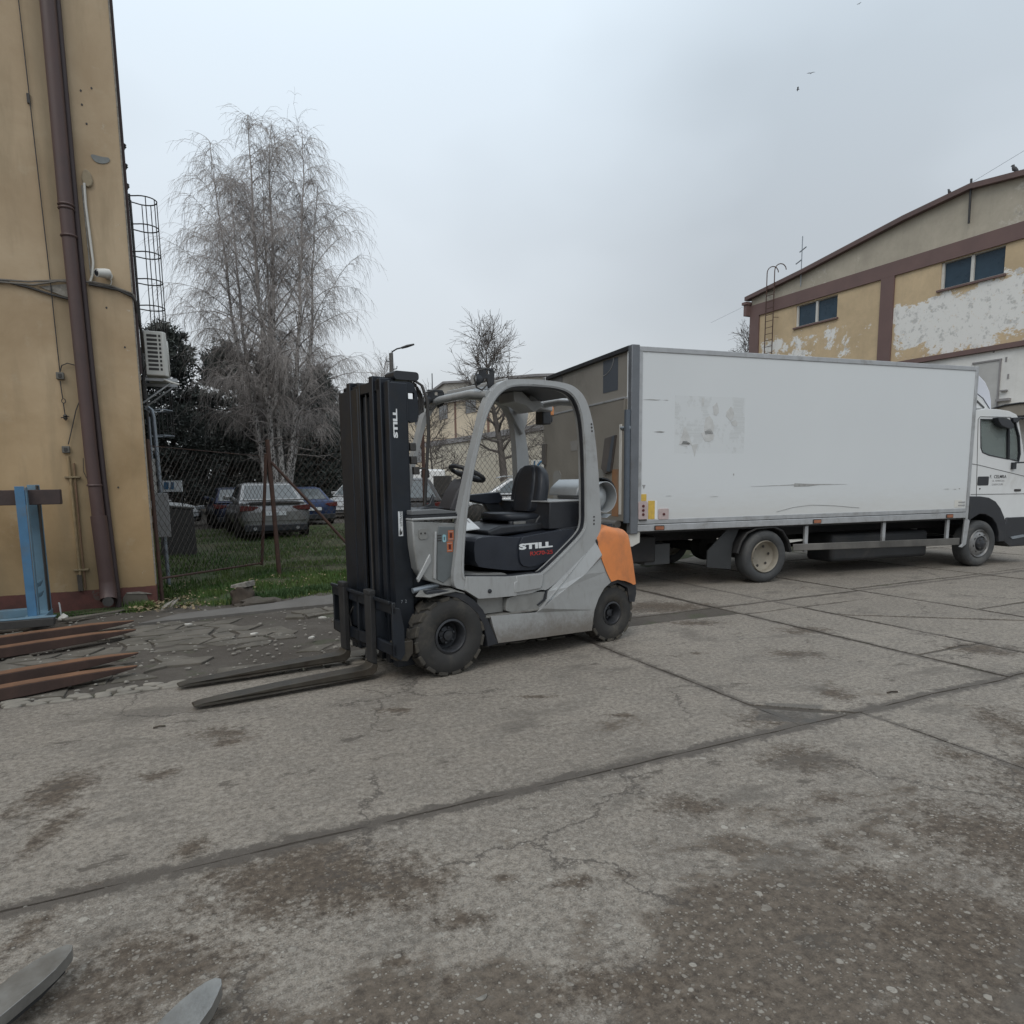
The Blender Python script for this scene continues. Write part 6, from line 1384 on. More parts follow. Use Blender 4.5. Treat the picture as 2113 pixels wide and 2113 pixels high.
# mirror
mb = MB(); mb.box(4.99, 5.07, CY0-.04, CY0+.0, 1.61, 1.72); mb.tube([(5.04, CY0-.03, 1.715), (5.22, CY0-.16, 1.72), (5.45, CY0-.26, 1.76)], .012, 6); mb.tube([(5.06, CY0-.04, 2.45), (5.3, CY0-.2, 2.4), (5.45, CY0-.26, 2.3)], .012, 6); mb.build('mirror_bracket', 'black_plastic', tk)
mb = MB(); mb.box(5.42, 5.50, CY0-.36, CY0-.16, 1.80, 2.28); mb.build('mirror', surf('mirror_navy', (.03, .035, .06), .3), tk, bevel=.02, seg=3)
# arch, bumper, step
fo = [(4.06, 1.175), (4.30, 1.17), (4.50, 1.145), (4.66, 1.08), (4.79, .965), (4.90, .81), (4.96, .66), (4.975, .40), (4.80, .40), (4.795, .55), (4.72, .70), (4.60, .81), (4.45, .87), (4.30, .88), (4.12, .80), (4.06, .70)]
mb = MB(); mb.prism(fo, CY0-.03, CY0+.45); mb.build('front_arch', 'black_plastic', tk, bevel=.01)
mb = MB(); mb.prism([(4.93, .40), (4.96, .80), (5.66, .80), (5.70, .70), (5.70, .36), (5.62, .30), (5.1, .30)], CY0-.02, CY0+.25); mb.build('step_bumper', 'black_plastic', tk, bevel=.015)
mb = MB(); mb.prism([(5.08, .47), (5.40, .50), (5.45, .46), (5.14, .43)], CY0-.03, CY0+.0); mb.build('step_tread', 'galv', tk)
mb = MB(); mb.box(5.55, 5.72, CY0, CY1, .32, .70); mb.build('front_bumper', 'black_plastic', tk, bevel=.03)
mb = MB(); mb.box(5.63, 5.66, CY0+.05, CY0+.4, .75, .98); mb.build('headlight', 'off_white', tk, bevel=.01)
# wind deflector
fa = [(4.05, 3.17), (4.20, 3.19), (4.38, 3.15), (4.54, 3.05), (4.66, 2.90), (4.715, 2.75), (4.73, 2.585), (4.52, 2.585), (4.05, 2.585)]
mb = MB(); mb.prism(fa, .26, CY1-.22); mb.build('wind_deflector', surf('deflector_white', (.62, .64, .70), .35, 0, .03, 3), tk, smooth=50, bevel=.05, seg=4)
mb = MB(); mb.prism([(4.05, 2.90), (4.22, 2.86), (4.42, 2.76), (4.60, 2.60), (4.05, 2.60)], .20, .27); mb.build('deflector_side', 'truck_white', tk, smooth=40, bevel=.02)
mb = MB(); mb.tube([(4.05, .2, 2.92), (4.22, .2, 2.87), (4.42, .2, 2.77), (4.60, .2, 2.60)], .008, 5); mb.tube([(4.05, .195, 2.78), (4.25, .195, 2.74), (4.45, .195, 2.62)], .016, 5); mb.build('deflector_groove', DG, tk)
# ================================================================== HALL ON THE RIGHT (facade at x = 24.94, o runs towards the camera)
HX, HY = 24.94, 15.12
hl = thing('warehouse_hall', 'large yellow hall with peeling white patches and brown frame behind the truck', 'building', (HX, HY, 0))
def hb(o0, o1, z0, z1, p0, p1): return MB().box(-p1, -p0, -o1, -o0, z0, z1)   # p = how far it stands proud towards -x
wins = [(2.62, 4.72, 7.95, 8.86), (8.94, 11.03, 7.98, 8.90), (15.3, 17.4, 7.98, 8.90)]
def wall_with_windows(o0, o1, z0, z1, p, th, wl, name, mat):
    outer = [(-o1, z0), (-o0, z0), (-o0, z1), (-o1, z1)]
    loops = [outer]+[[(-w_[1], w_[2]), (-w_[0], w_[2]), (-w_[0], w_[3]), (-w_[1], w_[3])] for w_ in wl]
    allp = [q for l in loops for q in l]; n = len(allp); T = tessellate_polygon([[Vector((q[0], q[1], 0)) for q in l] for l in loops])
    vs = [(-p, *q) for q in allp]+[(-p+th, *q) for q in allp]; fs = [tuple(t) for t in T]+[tuple(i+n for i in reversed(t)) for t in T]; o = 0
    for l in loops:
        m = len(l)
        for i in range(m): j = (i+1) % m; fs.append((o+i, o+j, o+j+n, o+i+n))
        o += m
    mb = MB(); mb.add(vs, fs); return mb.build(name, mat, hl, smooth=0)
wall_with_windows(.0, 19.7, 5.73, 8.92, 0, .3, wins, 'upper_wall', 'hall_yellow')
hb(.0, 7.2, 0, 5.73, -.3, 0).build('lower_wall', 'hall_yellow', hl, smooth=0)
hb(7.2, 19.7, 0, 5.55, -.3, .10).build('lower_wall', 'hall_white', hl, smooth=0)
hb(7.2, 19.75, 5.56, 5.72, -.1, .22).build('ledge', 'hall_brown', hl, smooth=0)
hb(-.02, 19.72, 8.92, 9.44, -.3, .07).build('brown_band', 'hall_brown', hl, smooth=0)
for o0, o1 in ((-.02, .54), (6.68, 7.22), (13.3, 13.85), (19.2, 19.72)): hb(o0, o1, 5.73 if o0 > 7 else 0, 8.918, 0, .07).build('brown_column', 'hall_brown', hl, smooth=0)
mb = MB(); gab = [(.0, 9.44), (-19.7, 9.44), (-19.7, 9.8), (-9.84, 11.0), (-7.5, 10.78), (-3.0, 10.12), (-.0, 9.80)]
mb.prism(gab, 0.0, .3, 'x'); mb.build('gable', 'hall_gable', hl, smooth=0)
rf = [(.25, 9.72), (-3.0, 10.10), (-7.5, 10.76), (-9.84, 10.99), (-19.9, 9.78)]; rt = [(p[0], p[1]+.17) for p in rf]
mb = MB(); mb.prism(rf+rt[::-1], -.22, .1, 'x'); mb.build('fascia', 'roof_brown', hl, smooth=0)
mb = MB(); mb.prism([(p[0], p[1]+.02) for p in rf]+[(p[0], p[1]-.02) for p in rt[::-1]], .1, 16, 'x'); mb.build('roof', 'roof_brown', hl, smooth=0)
mb = MB(); mb.box(.3, 16, -.3, .0, 0, 9.7); mb.build('side_wall', 'hall_yellow', hl, smooth=0)
mb = MB(); mb.box(-.35, 16, -.02, .28, 9.50, 9.62); mb.build('gutter', 'hall_brown', hl, smooth=0)
mb = MB(); mb.box(-.30, .2, .02, .2, 9.0, 9.5); mb.build('gutter_box', 'hall_brown', hl, smooth=0)
for (o0, o1, z0, z1) in wins:
    w_ = hb(o0, o1, z0, z0+.035, -.2, -.05); w_.box(.05, .2, -o1, -o0, z1-.02, z1); w_.box(.05, .2, -o0-.09, -o0, z0, z1); w_.box(.05, .2, -o1, -o1+.02, z0, z1); w_.box(.05, .2, -(o0+o1)/2-.05, -(o0+o1)/2+.05, z0, z1)
    fr = w_.build('window', 'off_white', hl, smooth=0)
    for a, b_ in ((o0+.09, (o0+o1)/2-.05), ((o0+o1)/2+.05, o1-.05)):
        mb = MB(); mb.box(.12, .14, -b_, -a, z0+.06, z1-.05); mb.build('pane', 'window_blue', fr, smooth=0)
    mb = MB(); mb.box(-.08, .05, -o1-.08, -o0+.08, z0-.07, z0-.004); mb.build('sill', 'hall_brown', hl, smooth=0)
mb = MB(); mb.prism([(-10.38, 3.0), (-11.19, 3.0), (-11.19, 5.22), (-10.38, 5.22)], -.115, -.10, 'x'); mb.build('wall_panel', surf('panel_grey_white', (.46, .455, .44), .9, 0, .1, 2), hl, smooth=0)
mb = MB(); mb.box(-.14, -.10, -11.25, -10.32, 5.22, 5.27); mb.box(-.14, -.10, -11.24, -11.19, 3.0, 5.22); mb.build('panel_trim', 'far_grey', hl, smooth=0)
for o_, z in ((10.95, 5.5), (11.45, 4.6), (11.35, 5.15)): hb(o_, o_+.05, z, z+.14, .1, .12).build('wall_bracket', 'far_grey', hl, smooth=0)
hb(11.22, 11.62, 3.88, 3.96, .1, .26).build('small_shelf', 'far_grey', hl, smooth=0); hb(11.3, 11.5, 4.2, 4.24, .1, .2).build('small_shelf', 'far_grey', hl, smooth=0)
mb = MB(); mb.tube([(-.12, -9.86, 9.9), (-.12, -9.84, 11.32)], .035, 6); mb.build('vent_pipe', 'dark_metal', hl)
# ladder on the hall
t = thing('hall_ladder', 'thin rusty ladder with hooked handrails on the yellow hall behind the truck', 'ladder', (HX-.25, HY-1.35, 0))
mb = MB()
for dy, hk in ((.22, 0), (-.22, 1)):
    mb = MB()
    pts = [(.05, dy, 2.5), (.0, dy, 8.2), (.0, dy, 10.55)]+[(0+.3*(1-cos(a)) if not hk else .3*(1-cos(a)), dy-(.0), 10.55+.28*sin(a)) for a in [radians(20*k) for k in range(1, 9)]]
    pts = [(0, dy, 2.5), (0, dy, 10.6)]+[((.22-.22*cos(a)), dy-.12*(1-cos(a)), 10.6+.28*sin(a)) for a in [radians(22*k) for k in range(1, 9)]]
    mb.tube(pts, .022, 6); mb.build('rail', 'rust_post', t)
for i in range(27): mb = MB(); mb.tube([(0, -.22, 2.6+i*.28), (0, .22, 2.6+i*.28)], .014, 5); mb.build('rung', 'rust_post', t)
for z in (8.6, 6.9): mb = MB(); mb.tube([(0, -.22, z), (.25, -.3, z)], .012, 5); mb.build('wall_stay', 'rust_post', t)
# antenna
t = thing('antenna_mast', 'slender roof antenna with two cross pieces above the hall roof', 'antenna', (HX-.1, HY-2.9, 9.6))
mb = MB(); mb.tube([(0, 0, 0), (0, 0, 2.05)], .02, 6); mb.build('pole', 'galv', t)
mb = MB(); mb.tube([(.0, .12, 1.44), (0, -.22, 1.56)], .028, 6); mb.build('cross_piece', 'galv', t); mb = MB(); mb.tube([(0, .3, 1.0), (0, 0, 1.1)], .028, 6); mb.build('cross_piece', 'galv', t)
def bird(name, lab, p, s, flying=False, rz=0.):
    t = thing(name, lab, 'bird', p, rz)
    if flying:
        mb = MB(); mb.lathe([(.001, -.16*s), (.03*s, -.08*s), (.035*s, .02*s), (.02*s, .1*s), (.001, .14*s)], (0, 0, 0), 'x', 8, False); mb.build('body', 'bird', t)
        for sg in (1, -1): mb = MB(); mb.sheet([(.05*s, 0, .01), (.08*s, sg*.2*s, .09*s), (.0, sg*.42*s, .04*s), (-.05*s, sg*.2*s, .07*s), (-.05*s, 0, .01)], (0, 0, .008)); mb.build('wing', 'bird', t)
    else:
        mb = MB(); mb.tube([(0, -.12*s, .02*s), (0, -.06*s, .09*s), (0, .02*s, .17*s), (0, .05*s, .23*s), (0, .055*s, .29*s), (0, .09*s, .285*s), (0, .13*s, .27*s)], [.01*s, .05*s, .075*s, .05*s, .04*s, .03*s, .004*s], 10); mb.build('body', 'bird', t)
        for dx in (-.02, .02): mb = MB(); mb.tube([(dx*s, .01*s, .1*s), (dx*s, .01*s, -.0)], .006*s, 4); mb.build('leg', 'bird', t)
        mb = MB(); mb.sheet([(-.03*s, -.1*s, .06*s), (.03*s, -.1*s, .06*s), (.025*s, -.24*s, -.01), (-.025*s, -.24*s, -.01)], (0, 0, .01)); mb.build('tail', 'bird', t)
bird('pigeon', 'pigeon perched on the hall roof edge at the far right', (HX-.06, HY-11.15, 10.98), .95, False, radians(10))
bird('pigeon', 'small bird sitting low on the roof edge left of the vent pipe', (HX-.06, HY-9.1, 11.06), .7, False, radians(60))
bird('flying_bird', 'higher of the two close small birds flying over the truck', (32.7, 19.2, 23.3), .5, True, .8)
bird('flying_bird', 'lower of the two close small birds flying over the truck', (32.1, 19.5, 22.5), .6, True, 2.4)
bird('flying_bird', 'tiny distant bird high at the top edge of the sky', (43.5, 25.1, 33.0), .4, True, .2)
mb = MB(); mb.tube([(HX+10, HY+14, 12.4), (HX+9, HY+1, 13.6), (HX+8, HY-7, 14.9), (HX+7.2, HY-14, 16.3)], .008, 4); tag(mb.build('overhead_wire', 'galv'), 'thin overhead wire crossing the sky above the hall roof', 'wire')
# canvas canopy by the white wall at the right edge
t = thing('canopy', 'grey brown arched canopy on the white hall wall beyond the truck cab', 'canopy', (24.83, 3.3, 3.3))
mb = MB(); vs = []; fs = []
for i in range(9):
    a = pi*i/8
    for xx in (0, -1.0): vs.append((xx, 1.05*cos(a)-.6, .36*sin(a)**.8))
for i in range(8): fs.append((2*i, 2*i+1, 2*i+3, 2*i+2))
fs.append(tuple(range(0, 18, 2))); fs.append(tuple(range(17, 0, -2)))
mb.add(vs, fs); mb.build('cover', surf('canopy_brown', (.27, .24, .20), .8, 0, .1, 3), t, smooth=50)
mb = MB(); mb.tube([(-1.02, 1.05*cos(pi*i/8)-.6, .37*sin(pi*i/8)**.8+.01) for i in range(9)], .03, 6); mb.box(-1.04, 0, -1.65, .45, -.06, .0); mb.build('frame', 'dark_metal', t)

# ================================================================== FAR BUILDING (facade at x = 20.96)
FX, FY = 20.96, 50.26
fb = thing('far_building', 'distant cream two storey building with brown pilasters and dark windows behind the car park', 'building', (FX, FY, 0))
def fo_(o): return 1.4*o
def fz(z): return 1.55+1.4*(z-1.55)
mb = MB(); mb.prism([(16, 0), (16, 8.9), (4.9, 8.35), (-12, 7.65), (-24, 7.2), (-24, 0)], 0, 14, 'x'); mb.build('wall', 'far_cream', fb, smooth=0)
mb = MB(); mb.prism([(16.2, 8.92), (4.9, 8.37), (-12, 7.67), (-24.1, 7.21), (-24.1, 7.5), (-12, 8.0), (4.9, 8.72), (16.2, 9.25)], -.35, 14, 'x'); mb.build('cornice', 'far_grey', fb, smooth=0)
mb = MB(); mb.prism([(12, 8.5), (3.0, 9.3), (.7, 9.45), (-2.8, 9.85), (-8.8, 9.2), (-20, 8.1), (-24, 7.6), (-24, 7.4), (-12, 7.7), (4, 8.4)], .5, 14, 'x'); mb.build('upper_gable', surf('gable_cream_grey', (.42, .39, .34), .9, 0, .1, 1), fb, smooth=0)
mb = MB(); mb.prism([(12, 8.6), (3.0, 9.32), (.7, 9.47), (-2.8, 9.87), (-8.8, 9.22), (-20, 8.12), (-24, 7.62), (-24, 7.78), (-20, 8.28), (-8.8, 9.38), (-2.8, 10.05), (.7, 9.65), (3.0, 9.5), (12, 8.78)], .3, 14.2, 'x'); mb.build('roof_edge', 'far_grey', fb, smooth=0)
for o in (.12, -4.66, 4.9, -9.5, 9.0): mb = MB(); mb.box(-.06, .0, 1.4*o-.16, 1.4*o+.16, 0, 8.14+.058*o); mb.build('pilaster', surf('far_brown', (.20, .12, .09), .9) if 'far_brown' not in bpy.data.materials else bpy.data.materials['far_brown'], fb, smooth=0)
mb = MB(); mb.box(-.1, 0, -4.8, 16, 4.72, 5.02); mb.build('string_course', bpy.data.materials['far_brown'], fb, smooth=0)
for (oa, ob, za, zb) in ((-1.9, -3.3, 5.30, 6.05), (-6.4, -7.8, 5.30, 6.03), (3.1, 1.8, 5.38, 6.1), (-10.8, -12.2, 5.3, 6.05), (-2.0, -3.45, 2.82, 3.62), (3.0, 2.0, 2.8, 3.7), (7.3, 6.0, 5.38, 6.1), (7.3, 6.0, 2.8, 3.7)):
    y0, y1 = sorted((1.4*oa, 1.4*ob)); z0, z1 = fz(za), fz(zb)
    mb = MB(); mb.box(-.05, .0, y0-.08, y1+.08, z0-.08, z0); mb.box(-.05, 0, y0-.08, y1+.08, z1, z1+.08); mb.box(-.05, 0, y0-.08, y0, z0, z1); mb.box(-.05, 0, y1, y1+.08, z0, z1); mb.box(-.05, 0, (y0+y1)/2-.05, (y0+y1)/2+.05, z0, z1); fr = mb.build('window', 'far_grey', fb, smooth=0)
    for a, b_ in ((y0, (y0+y1)/2-.05), ((y0+y1)/2+.05, y1)): mb = MB(); mb.box(-.03, -.004, a+.002, b_-.002, z0+.002, z1-.002); mb.build('pane', 'glass_dark', fr, smooth=0)
mb = MB(); mb.tube([(2, .9*1.4+3.6, 9.2), (2, .9*1.4+3.6, 11.9)], .05, 5); mb.build('roof_aerial', 'dark_metal', fb)
ax_ = thing('annex', 'low cream annex wall with a grey top band behind the chain link fence', 'building', (FX-.6, FY-5.0, 0))
mb = MB(); mb.box(-1.5, .58, -24, 0, 0, 4.25); mb.build('wall', surf('annex_cream', (.60, .55, .45), .9, 0, .06, .8, (.5, .44, .35), .4, .1, 20, obj=False), ax_, smooth=0)
mb = MB(); mb.box(-1.62, .58, -24.1, .1, 4.26, 4.62); mb.build('top_band', 'far_grey', ax_, smooth=0)

# ================================================================== PARKED CARS
def car(label, loc, heading, L_=4.5, Wd=1.8, H=1.45, paint=(.4, .41, .42), kind='sedan', cat='car', metal=.4, plate=None, roofcol=None, group='cars parked beyond the fence'):
    hx, hy = heading; rz = atan2(hy, hx); t = thing('parked_car', label, cat, (loc[0], loc[1], -.0), rz, group)
    nm = 'paint_%d' % len(bpy.data.materials); pm = surf(nm, paint, .3, metal, .05, 2, tuple(.5*c+.05 for c in paint), .25, 0)
    hw = Wd/2; zb = H*.64 if kind != 'van' else H*.55; r = L_/2
    if kind == 'sedan': top = [(-r, .62*H*.9), (-r+.06, zb+.02), (-r+.25, zb+.07), (-r+.9, zb+.04), (0, zb), (r-1.15, zb-.0), (r-.5, zb-.10), (r-.12, zb-.22), (r, .5)]
    elif kind in ('hatch', 'wagon'): top = [(-r, .55), (-r+.06, zb), (-r+.3, zb+.02), (-r+.9, zb+.02), (0, zb), (r-1.1, zb-.02), (r-.5, zb-.12), (r-.12, zb-.24), (r, .5)]
    else: top = [(-r, .5), (-r+.04, zb), (-r+.3, zb), (-r+1.5, zb), (0, zb), (r-1.0, zb-.02), (r-.4, zb-.18), (r-.1, zb-.35), (r, .5)]
    mb = MB(); vs = []; fs = []; sec = [(0, 1), (.72, .995), (.90, .965), (.985, .80), (1.0, .60), (.985, .42), (.94, .27)]
    full = None
    for i, (x, zt) in enumerate(top):
        wk = 1.0 if 1 < i < 7 else (.93 if i in (1, 7) else .84)
        pts = []
        for yw, zk in sec: pts.append((x, yw*hw*wk, (zt if zk > .9 else 0)*(1 if zk > .9 else 0)*(zk) + (0 if zk > .9 else (.22+(zt-.22)*zk))))
        pts.append((x, hw*wk*.85, .2)); loopp = pts+[(p[0], -p[1], p[2]) for p in reversed(pts)][:-1]
        n = len(loopp); vs += loopp
    m = len(top)
    for i in range(m-1):
        for k in range(n): k2 = (k+1) % n; fs.append((i*n+k, i*n+k2, (i+1)*n+k2, (i+1)*n+k))
    fs += [tuple(range(n)), tuple((m-1)*n+k for k in range(n-1, -1, -1))]
    mb.add(vs, fs); mb.build('body', pm, t, smooth=50, subsurf=1)
    # greenhouse
    if kind == 'sedan': gx = (-r+.62, -r+1.35, r-2.15, r-1.25)
    elif kind == 'hatch': gx = (-r+.10, -r+.45, r-2.0, r-1.15)
    elif kind == 'wagon': gx = (-r+.12, -r+.55, r-2.05, r-1.2)
    else: gx = (-r+.03, -r+.12, r-1.6, r-.95)
    zt = H-.045; bw, tw = hw*.93, hw*.74 if kind != 'van' else hw*.88
    B = [(gx[0], zb), (gx[3], zb)]; Tp = [(gx[1], zt), (gx[2], zt)]
    def P(u, side, k): # u 0 rear..1 front, k 0 base..1 roof
        x0 = gx[0]+(gx[3]-gx[0])*u; x1 = gx[1]+(gx[2]-gx[1])*u; return Vector((x0+(x1-x0)*k, side*(bw+(tw-bw)*k), zb-.01+(zt-zb+.01)*k))
    mb = MB(); q = [P(0, 1, 0), P(1, 1, 0), P(1, -1, 0), P(0, -1, 0), P(0, 1, 1), P(1, 1, 1), P(1, -1, 1), P(0, -1, 1)]
    zc = H; c = [Vector(((gx[1]*.86+gx[2]*.14), s_*tw*.75, zc)) for s_ in (1, -1)]; d = [Vector(((gx[2]*.86+gx[1]*.14), s_*tw*.75, zc)) for s_ in (1, -1)]
    q += [c[0], d[0], d[1], c[1]]
    mb.add(q, [(0, 1, 5, 4), (1, 2, 6, 5), (2, 3, 7, 6), (3, 0, 4, 7), (4, 5, 9, 8), (5, 6, 10, 9), (6, 7, 11, 10), (7, 4, 8, 11), (8, 9, 10, 11)]); mb.build('cabin', pm, t, smooth=0, bevel=.05, seg=3)
    def glass(pts, name):
        nrm_ = (pts[1]-pts[0]).cross(pts[2]-pts[0]).normalized(); cen = sum(pts, Vector())/len(pts)
        if nrm_.dot(cen-Vector((0, 0, zb*.8))) < 0: nrm_ = -nrm_
        mb = MB(); mb.sheet([p_+nrm_*.004 for p_ in pts], nrm_*.008); return mb.build(name, M['car_glass'], t, smooth=0, bevel=.004)
    def lerp(a, b_, k): return a+(b_-a)*k
    def face(a, b_, c_, d_, u0, u1, v0, v1):
        f = lambda u, v: lerp(lerp(a, b_, u), lerp(d_, c_, u), v); return [f(u0, v0), f(u1, v0), f(u1, v1), f(u0, v1)]
    if kind != 'van' or True:
        if kind != 'van': glass(face(P(0, 1, 0), P(0, -1, 0), P(0, -1, 1), P(0, 1, 1), .07, .93, .12, .93), 'rear_window')
        glass(face(P(1, 1, 0), P(1, -1, 0), P(1, -1, 1), P(1, 1, 1), .06, .94, .06, .95), 'windscreen')
    for s_ in (1, -1):
        cuts = [(.10, .27), (.30, .58), (.61, .93)] if kind != 'hatch' else [(.10, .28), (.31, .60), (.63, .93)]
        if kind == 'van': cuts = [(.76, .97)]
        for a, b_ in cuts: glass(face(P(0, s_, 0), P(1, s_, 0), P(1, s_, 1), P(0, s_, 1), a, b_, .10, .86), 'side_window')
        for x in (-r+.88, r-.88):
            wv = MB(); wv.lathe([(.20, -.02), (.24, -.015), (.30, -.02), (.325, .0), (.325, .18), (.3, .2)], (x, s_*hw-(.0 if s_ < 0 else .18) , .325), 'y', 22, True); w0 = wv.build('tyre', 'rubber', t, smooth=50)
            ar_ = MB(); ar_.lathe([(.375, 0), (.375, .012)], (x, s_*(hw-.006)-.006, .34), 'y', 22); ar_.build('wheel_arch', 'cable_dark', t)
            rr_ = MB(); rr_.lathe([(.20, 0), (.19, -.012*1), (.05, .0)], (x, s_*(hw+.012)+(.0), .325), 'y', 18, True); rr_.build('rim', 'aluminium', t)
        # mirrors
        mb = MB(); mp = P(.9, s_, .12); mb.box(mp.x-.08, mp.x+.06, min(mp.y, mp.y+s_*.2), max(mp.y, mp.y+s_*.2), mp.z, mp.z+.12); mb.build('side_mirror', pm, t, bevel=.03)
    # lights, plates, bumper
    zl = zb-.17 if kind != 'van' else zb-.35
    for s_ in (1, -1):
        mb = MB(); mb.prism([(s_*(hw*.95), zl+.12), (s_*(hw*.95), zl-.03), (s_*hw*.62, zl-.02), (s_*hw*.45, zl+.06), (s_*hw*.5, zl+.09)], -r-.012, -r+.18, 'x'); mb.build('tail_light', 'red_lens', t, bevel=.01)
        mb = MB(); mb.prism([(s_*(hw*.92), zl-.02), (s_*(hw*.92), zl-.15), (s_*hw*.5, zl-.15), (s_*hw*.45, zl-.05)], r-.18, r+.006, 'x'); mb.build('headlight', 'aluminium', t, bevel=.01)
    mb = MB(); mb.box(-r-.02, -r+.2, -hw*.86, hw*.86, .22, .40); mb.build('rear_valance', 'black_plastic', t, bevel=.02)
    mb = MB(); mb.box(r-.2, r+.01, -hw*.6, hw*.6, .3, .5); mb.build('front_grille', 'black_plastic', t, bevel=.02)
    mb = MB(); mb.box(-r-.03, -r+.0, -.26, .26, zl-.16, zl-.05); pl_ = mb.build('rear_plate', 'white_print', t, bevel=.003)
    if plate: text(plate, 'black_print', .10, basis((0, -1, 0), (0, 0, 1), (-1, 0, 0), (-r-.0315, .20, zl-.142)), pl_, .0005, 1.0)
    mb = MB(); mb.box(r, r+.02, -.26, .26, .36, .47); mb.build('front_plate', 'white_print', t)
    mb = MB(); mb.box(-r+.1, r-.1, -hw*.85, hw*.85, .16, .26); mb.build('underbody', 'cable_dark', t)
    return t
cgm = NB('car_glass'); cgm.b.inputs['Base Color'].default_value = (.06, .075, .08, 1); cgm.b.inputs['Roughness'].default_value = .05; cgm.b.inputs['Specular IOR Level'].default_value = 1.0; M['car_glass'] = cgm.m
hd = Vector((-.03, 1)).normalized()
cs = car('silver sedan seen from behind between the gate post and the building', (2.50, 11.75), hd, 4.6, 1.90, 1.52, (.34, .34, .34), 'sedan', metal=.45, plate='Y 8005')
mb = MB(); r_2 = 2.3
mb.prism([(-.80, .50), (.80, .50), (.62, .74), (-.62, .74)], -r_2-.018, -r_2+.05, 'x'); mb.build('bumper_recess', 'silver_dull', cs, bevel=.02)
mb = MB(); mb.box(-r_2-.03, -r_2+.06, -.66, .66, .955, .985); mb.build('chrome_strip', 'cable_dark', cs, bevel=.004)
mb = MB(); mb.prism([(-.88, 1.04), (.88, 1.04), (.78, 1.09), (-.78, 1.09)], -r_2-.01, -r_2+.22, 'x'); mb.build('boot_spoiler', bpy.data.objects[cs.children[0].name].data.materials[0], cs, bevel=.02)
for y in (-.55, .55): mb = MB(); mb.tube([(-r_2-.03, y, .30), (-r_2+.2, y, .30)], .045, 12); mb.build('exhaust_pipe', 'aluminium', cs)
car('dark blue hatchback seen from behind, left of the silver sedan', (1.95, 16.5), hd, 4.0, 1.7, 1.37, (.018, .025, .055), 'hatch')
car('white car with only its front wing showing left of the dark blue hatchback', (-1.3, 17.7), Vector((.9, -.43)).normalized(), 4.3, 1.75, 1.42, (.55, .55, .54), 'hatch', metal=0)
car('blue sedan pointing away to the right of the silver sedan', (4.15, 16.9), Vector((-.12, 1)).normalized(), 4.6, 1.75, 1.34, (.03, .05, .12), 'sedan')
car('pale car with a bright windscreen facing the camera, just left of the mast', (7.3, 20.2), Vector((-.55, -.83)).normalized(), 4.4, 1.78, 1.45, (.45, .46, .47), 'hatch', metal=0)
car('dark estate car seen from behind through the front of the forklift', (5.70, 9.25), Vector((.1, 1)).normalized(), 4.4, 2.1, 1.60, (.045, .042, .042), 'wagon', metal=.2)
wg = car('silver estate car with roof rails facing left behind the forklift seat', (11.0, 11.9), Vector((-.93, .36)).normalized(), 4.7, 1.8, 1.60, (.42, .43, .44), 'wagon')
for s_ in (1, -1): mb = MB(); mb.tube([(-1.9, s_*.66, 1.56), (-1.7, s_*.66, 1.63), (.5, s_*.66, 1.63), (.7, s_*.66, 1.58)], .02, 6); mb.build('roof_rail', 'aluminium', wg)
car('white van whose roof shows above the dark estate car', (9.95, 19.2), Vector((.3, .95)).normalized(), 4.8, 1.95, 1.98, (.72, .72, .71), 'van', 'van', metal=0, group=None)
t = thing('standing_mirror', 'dark rounded mirror shape on a post left of the dark crate', 'mirror', (8.08, 13.3, 0), radians(-25))
mb = MB(); mb.prism([(-.15, 1.62), (.15, 1.62), (.14, 1.88), (.08, 1.93), (-.08, 1.93), (-.14, 1.88)], 0, .1); mb.build('mirror_shell', 'dark_metal', t, bevel=.03)
mb = MB(); mb.tube([(0, .05, 0), (0, .05, 1.65)], .03, 6); mb.build('post', 'dark_metal', t)
t = thing('dark_crate', 'dark upright crate right of the white van roof', 'crate', (8.62, 13.0, 0), radians(-25)); mb = MB(); mb.box(-.3, .3, -.3, .3, 0, 1.68); mb.build('body', 'cable_dark', t, bevel=.02)
for z in (.5, 1.0): mb = MB(); mb.box(-.32, .32, -.32, .32, z, z+.04); mb.build('band', 'dark_metal', t)

# ---- signs and frames in the distance
t = thing('blue_white_sign', 'small blue and white sign near the dark container', 'sign', (0.02, 14.8, 0), radians(-25))
mb = MB(); mb.box(-.3, .32, 0, .03, 1.26, 1.62); mb.build('board', 'white_print', t)
for a, b_ in ((-.28, -.12), (-.06, .05)): mb = MB(); mb.prism([(a, 1.34), (b_, 1.33), (b_+.03, 1.56), (a+.04, 1.58)], -.006, 0); mb.build('blue_mark', 'blue_paint', t)
for x in (-.25, .27): mb = MB(); mb.tube([(x, .05, 0), (x, .05, 1.6)], .02, 6); mb.build('leg', 'dark_metal', t)
t = thing('bracket_stand', 'pair of white bracket shaped frames rising behind the cars left of the mast', 'frame', (8.82, 30.6, 0), radians(-20))
for x in (-.33, .07):
    mb = MB(); mb.prism([(x, .9), (x+.10, .9), (x+.10, 1.45), (x+.28, 1.45), (x+.28, 1.62), (x+.10, 1.62), (x+.10, 2.3), (x+.30, 2.3), (x+.30, 2.6), (x, 2.6)], 0, .08); mb.build('bracket', 'white_print', t)
mb = MB(); mb.box(-.4, .45, 0.0, .06, 0, .9); mb.build('base', 'dark_metal', t)
t = thing('blue_arc_sign', 'white sign with a blue curved mark above the forklift seat back', 'sign', (7.95, 4.5, 0), radians(-26))
mb = MB(); mb.box(-.16, .22, 0, .02, 1.62, 1.98); mb.build('board', 'off_white', t)
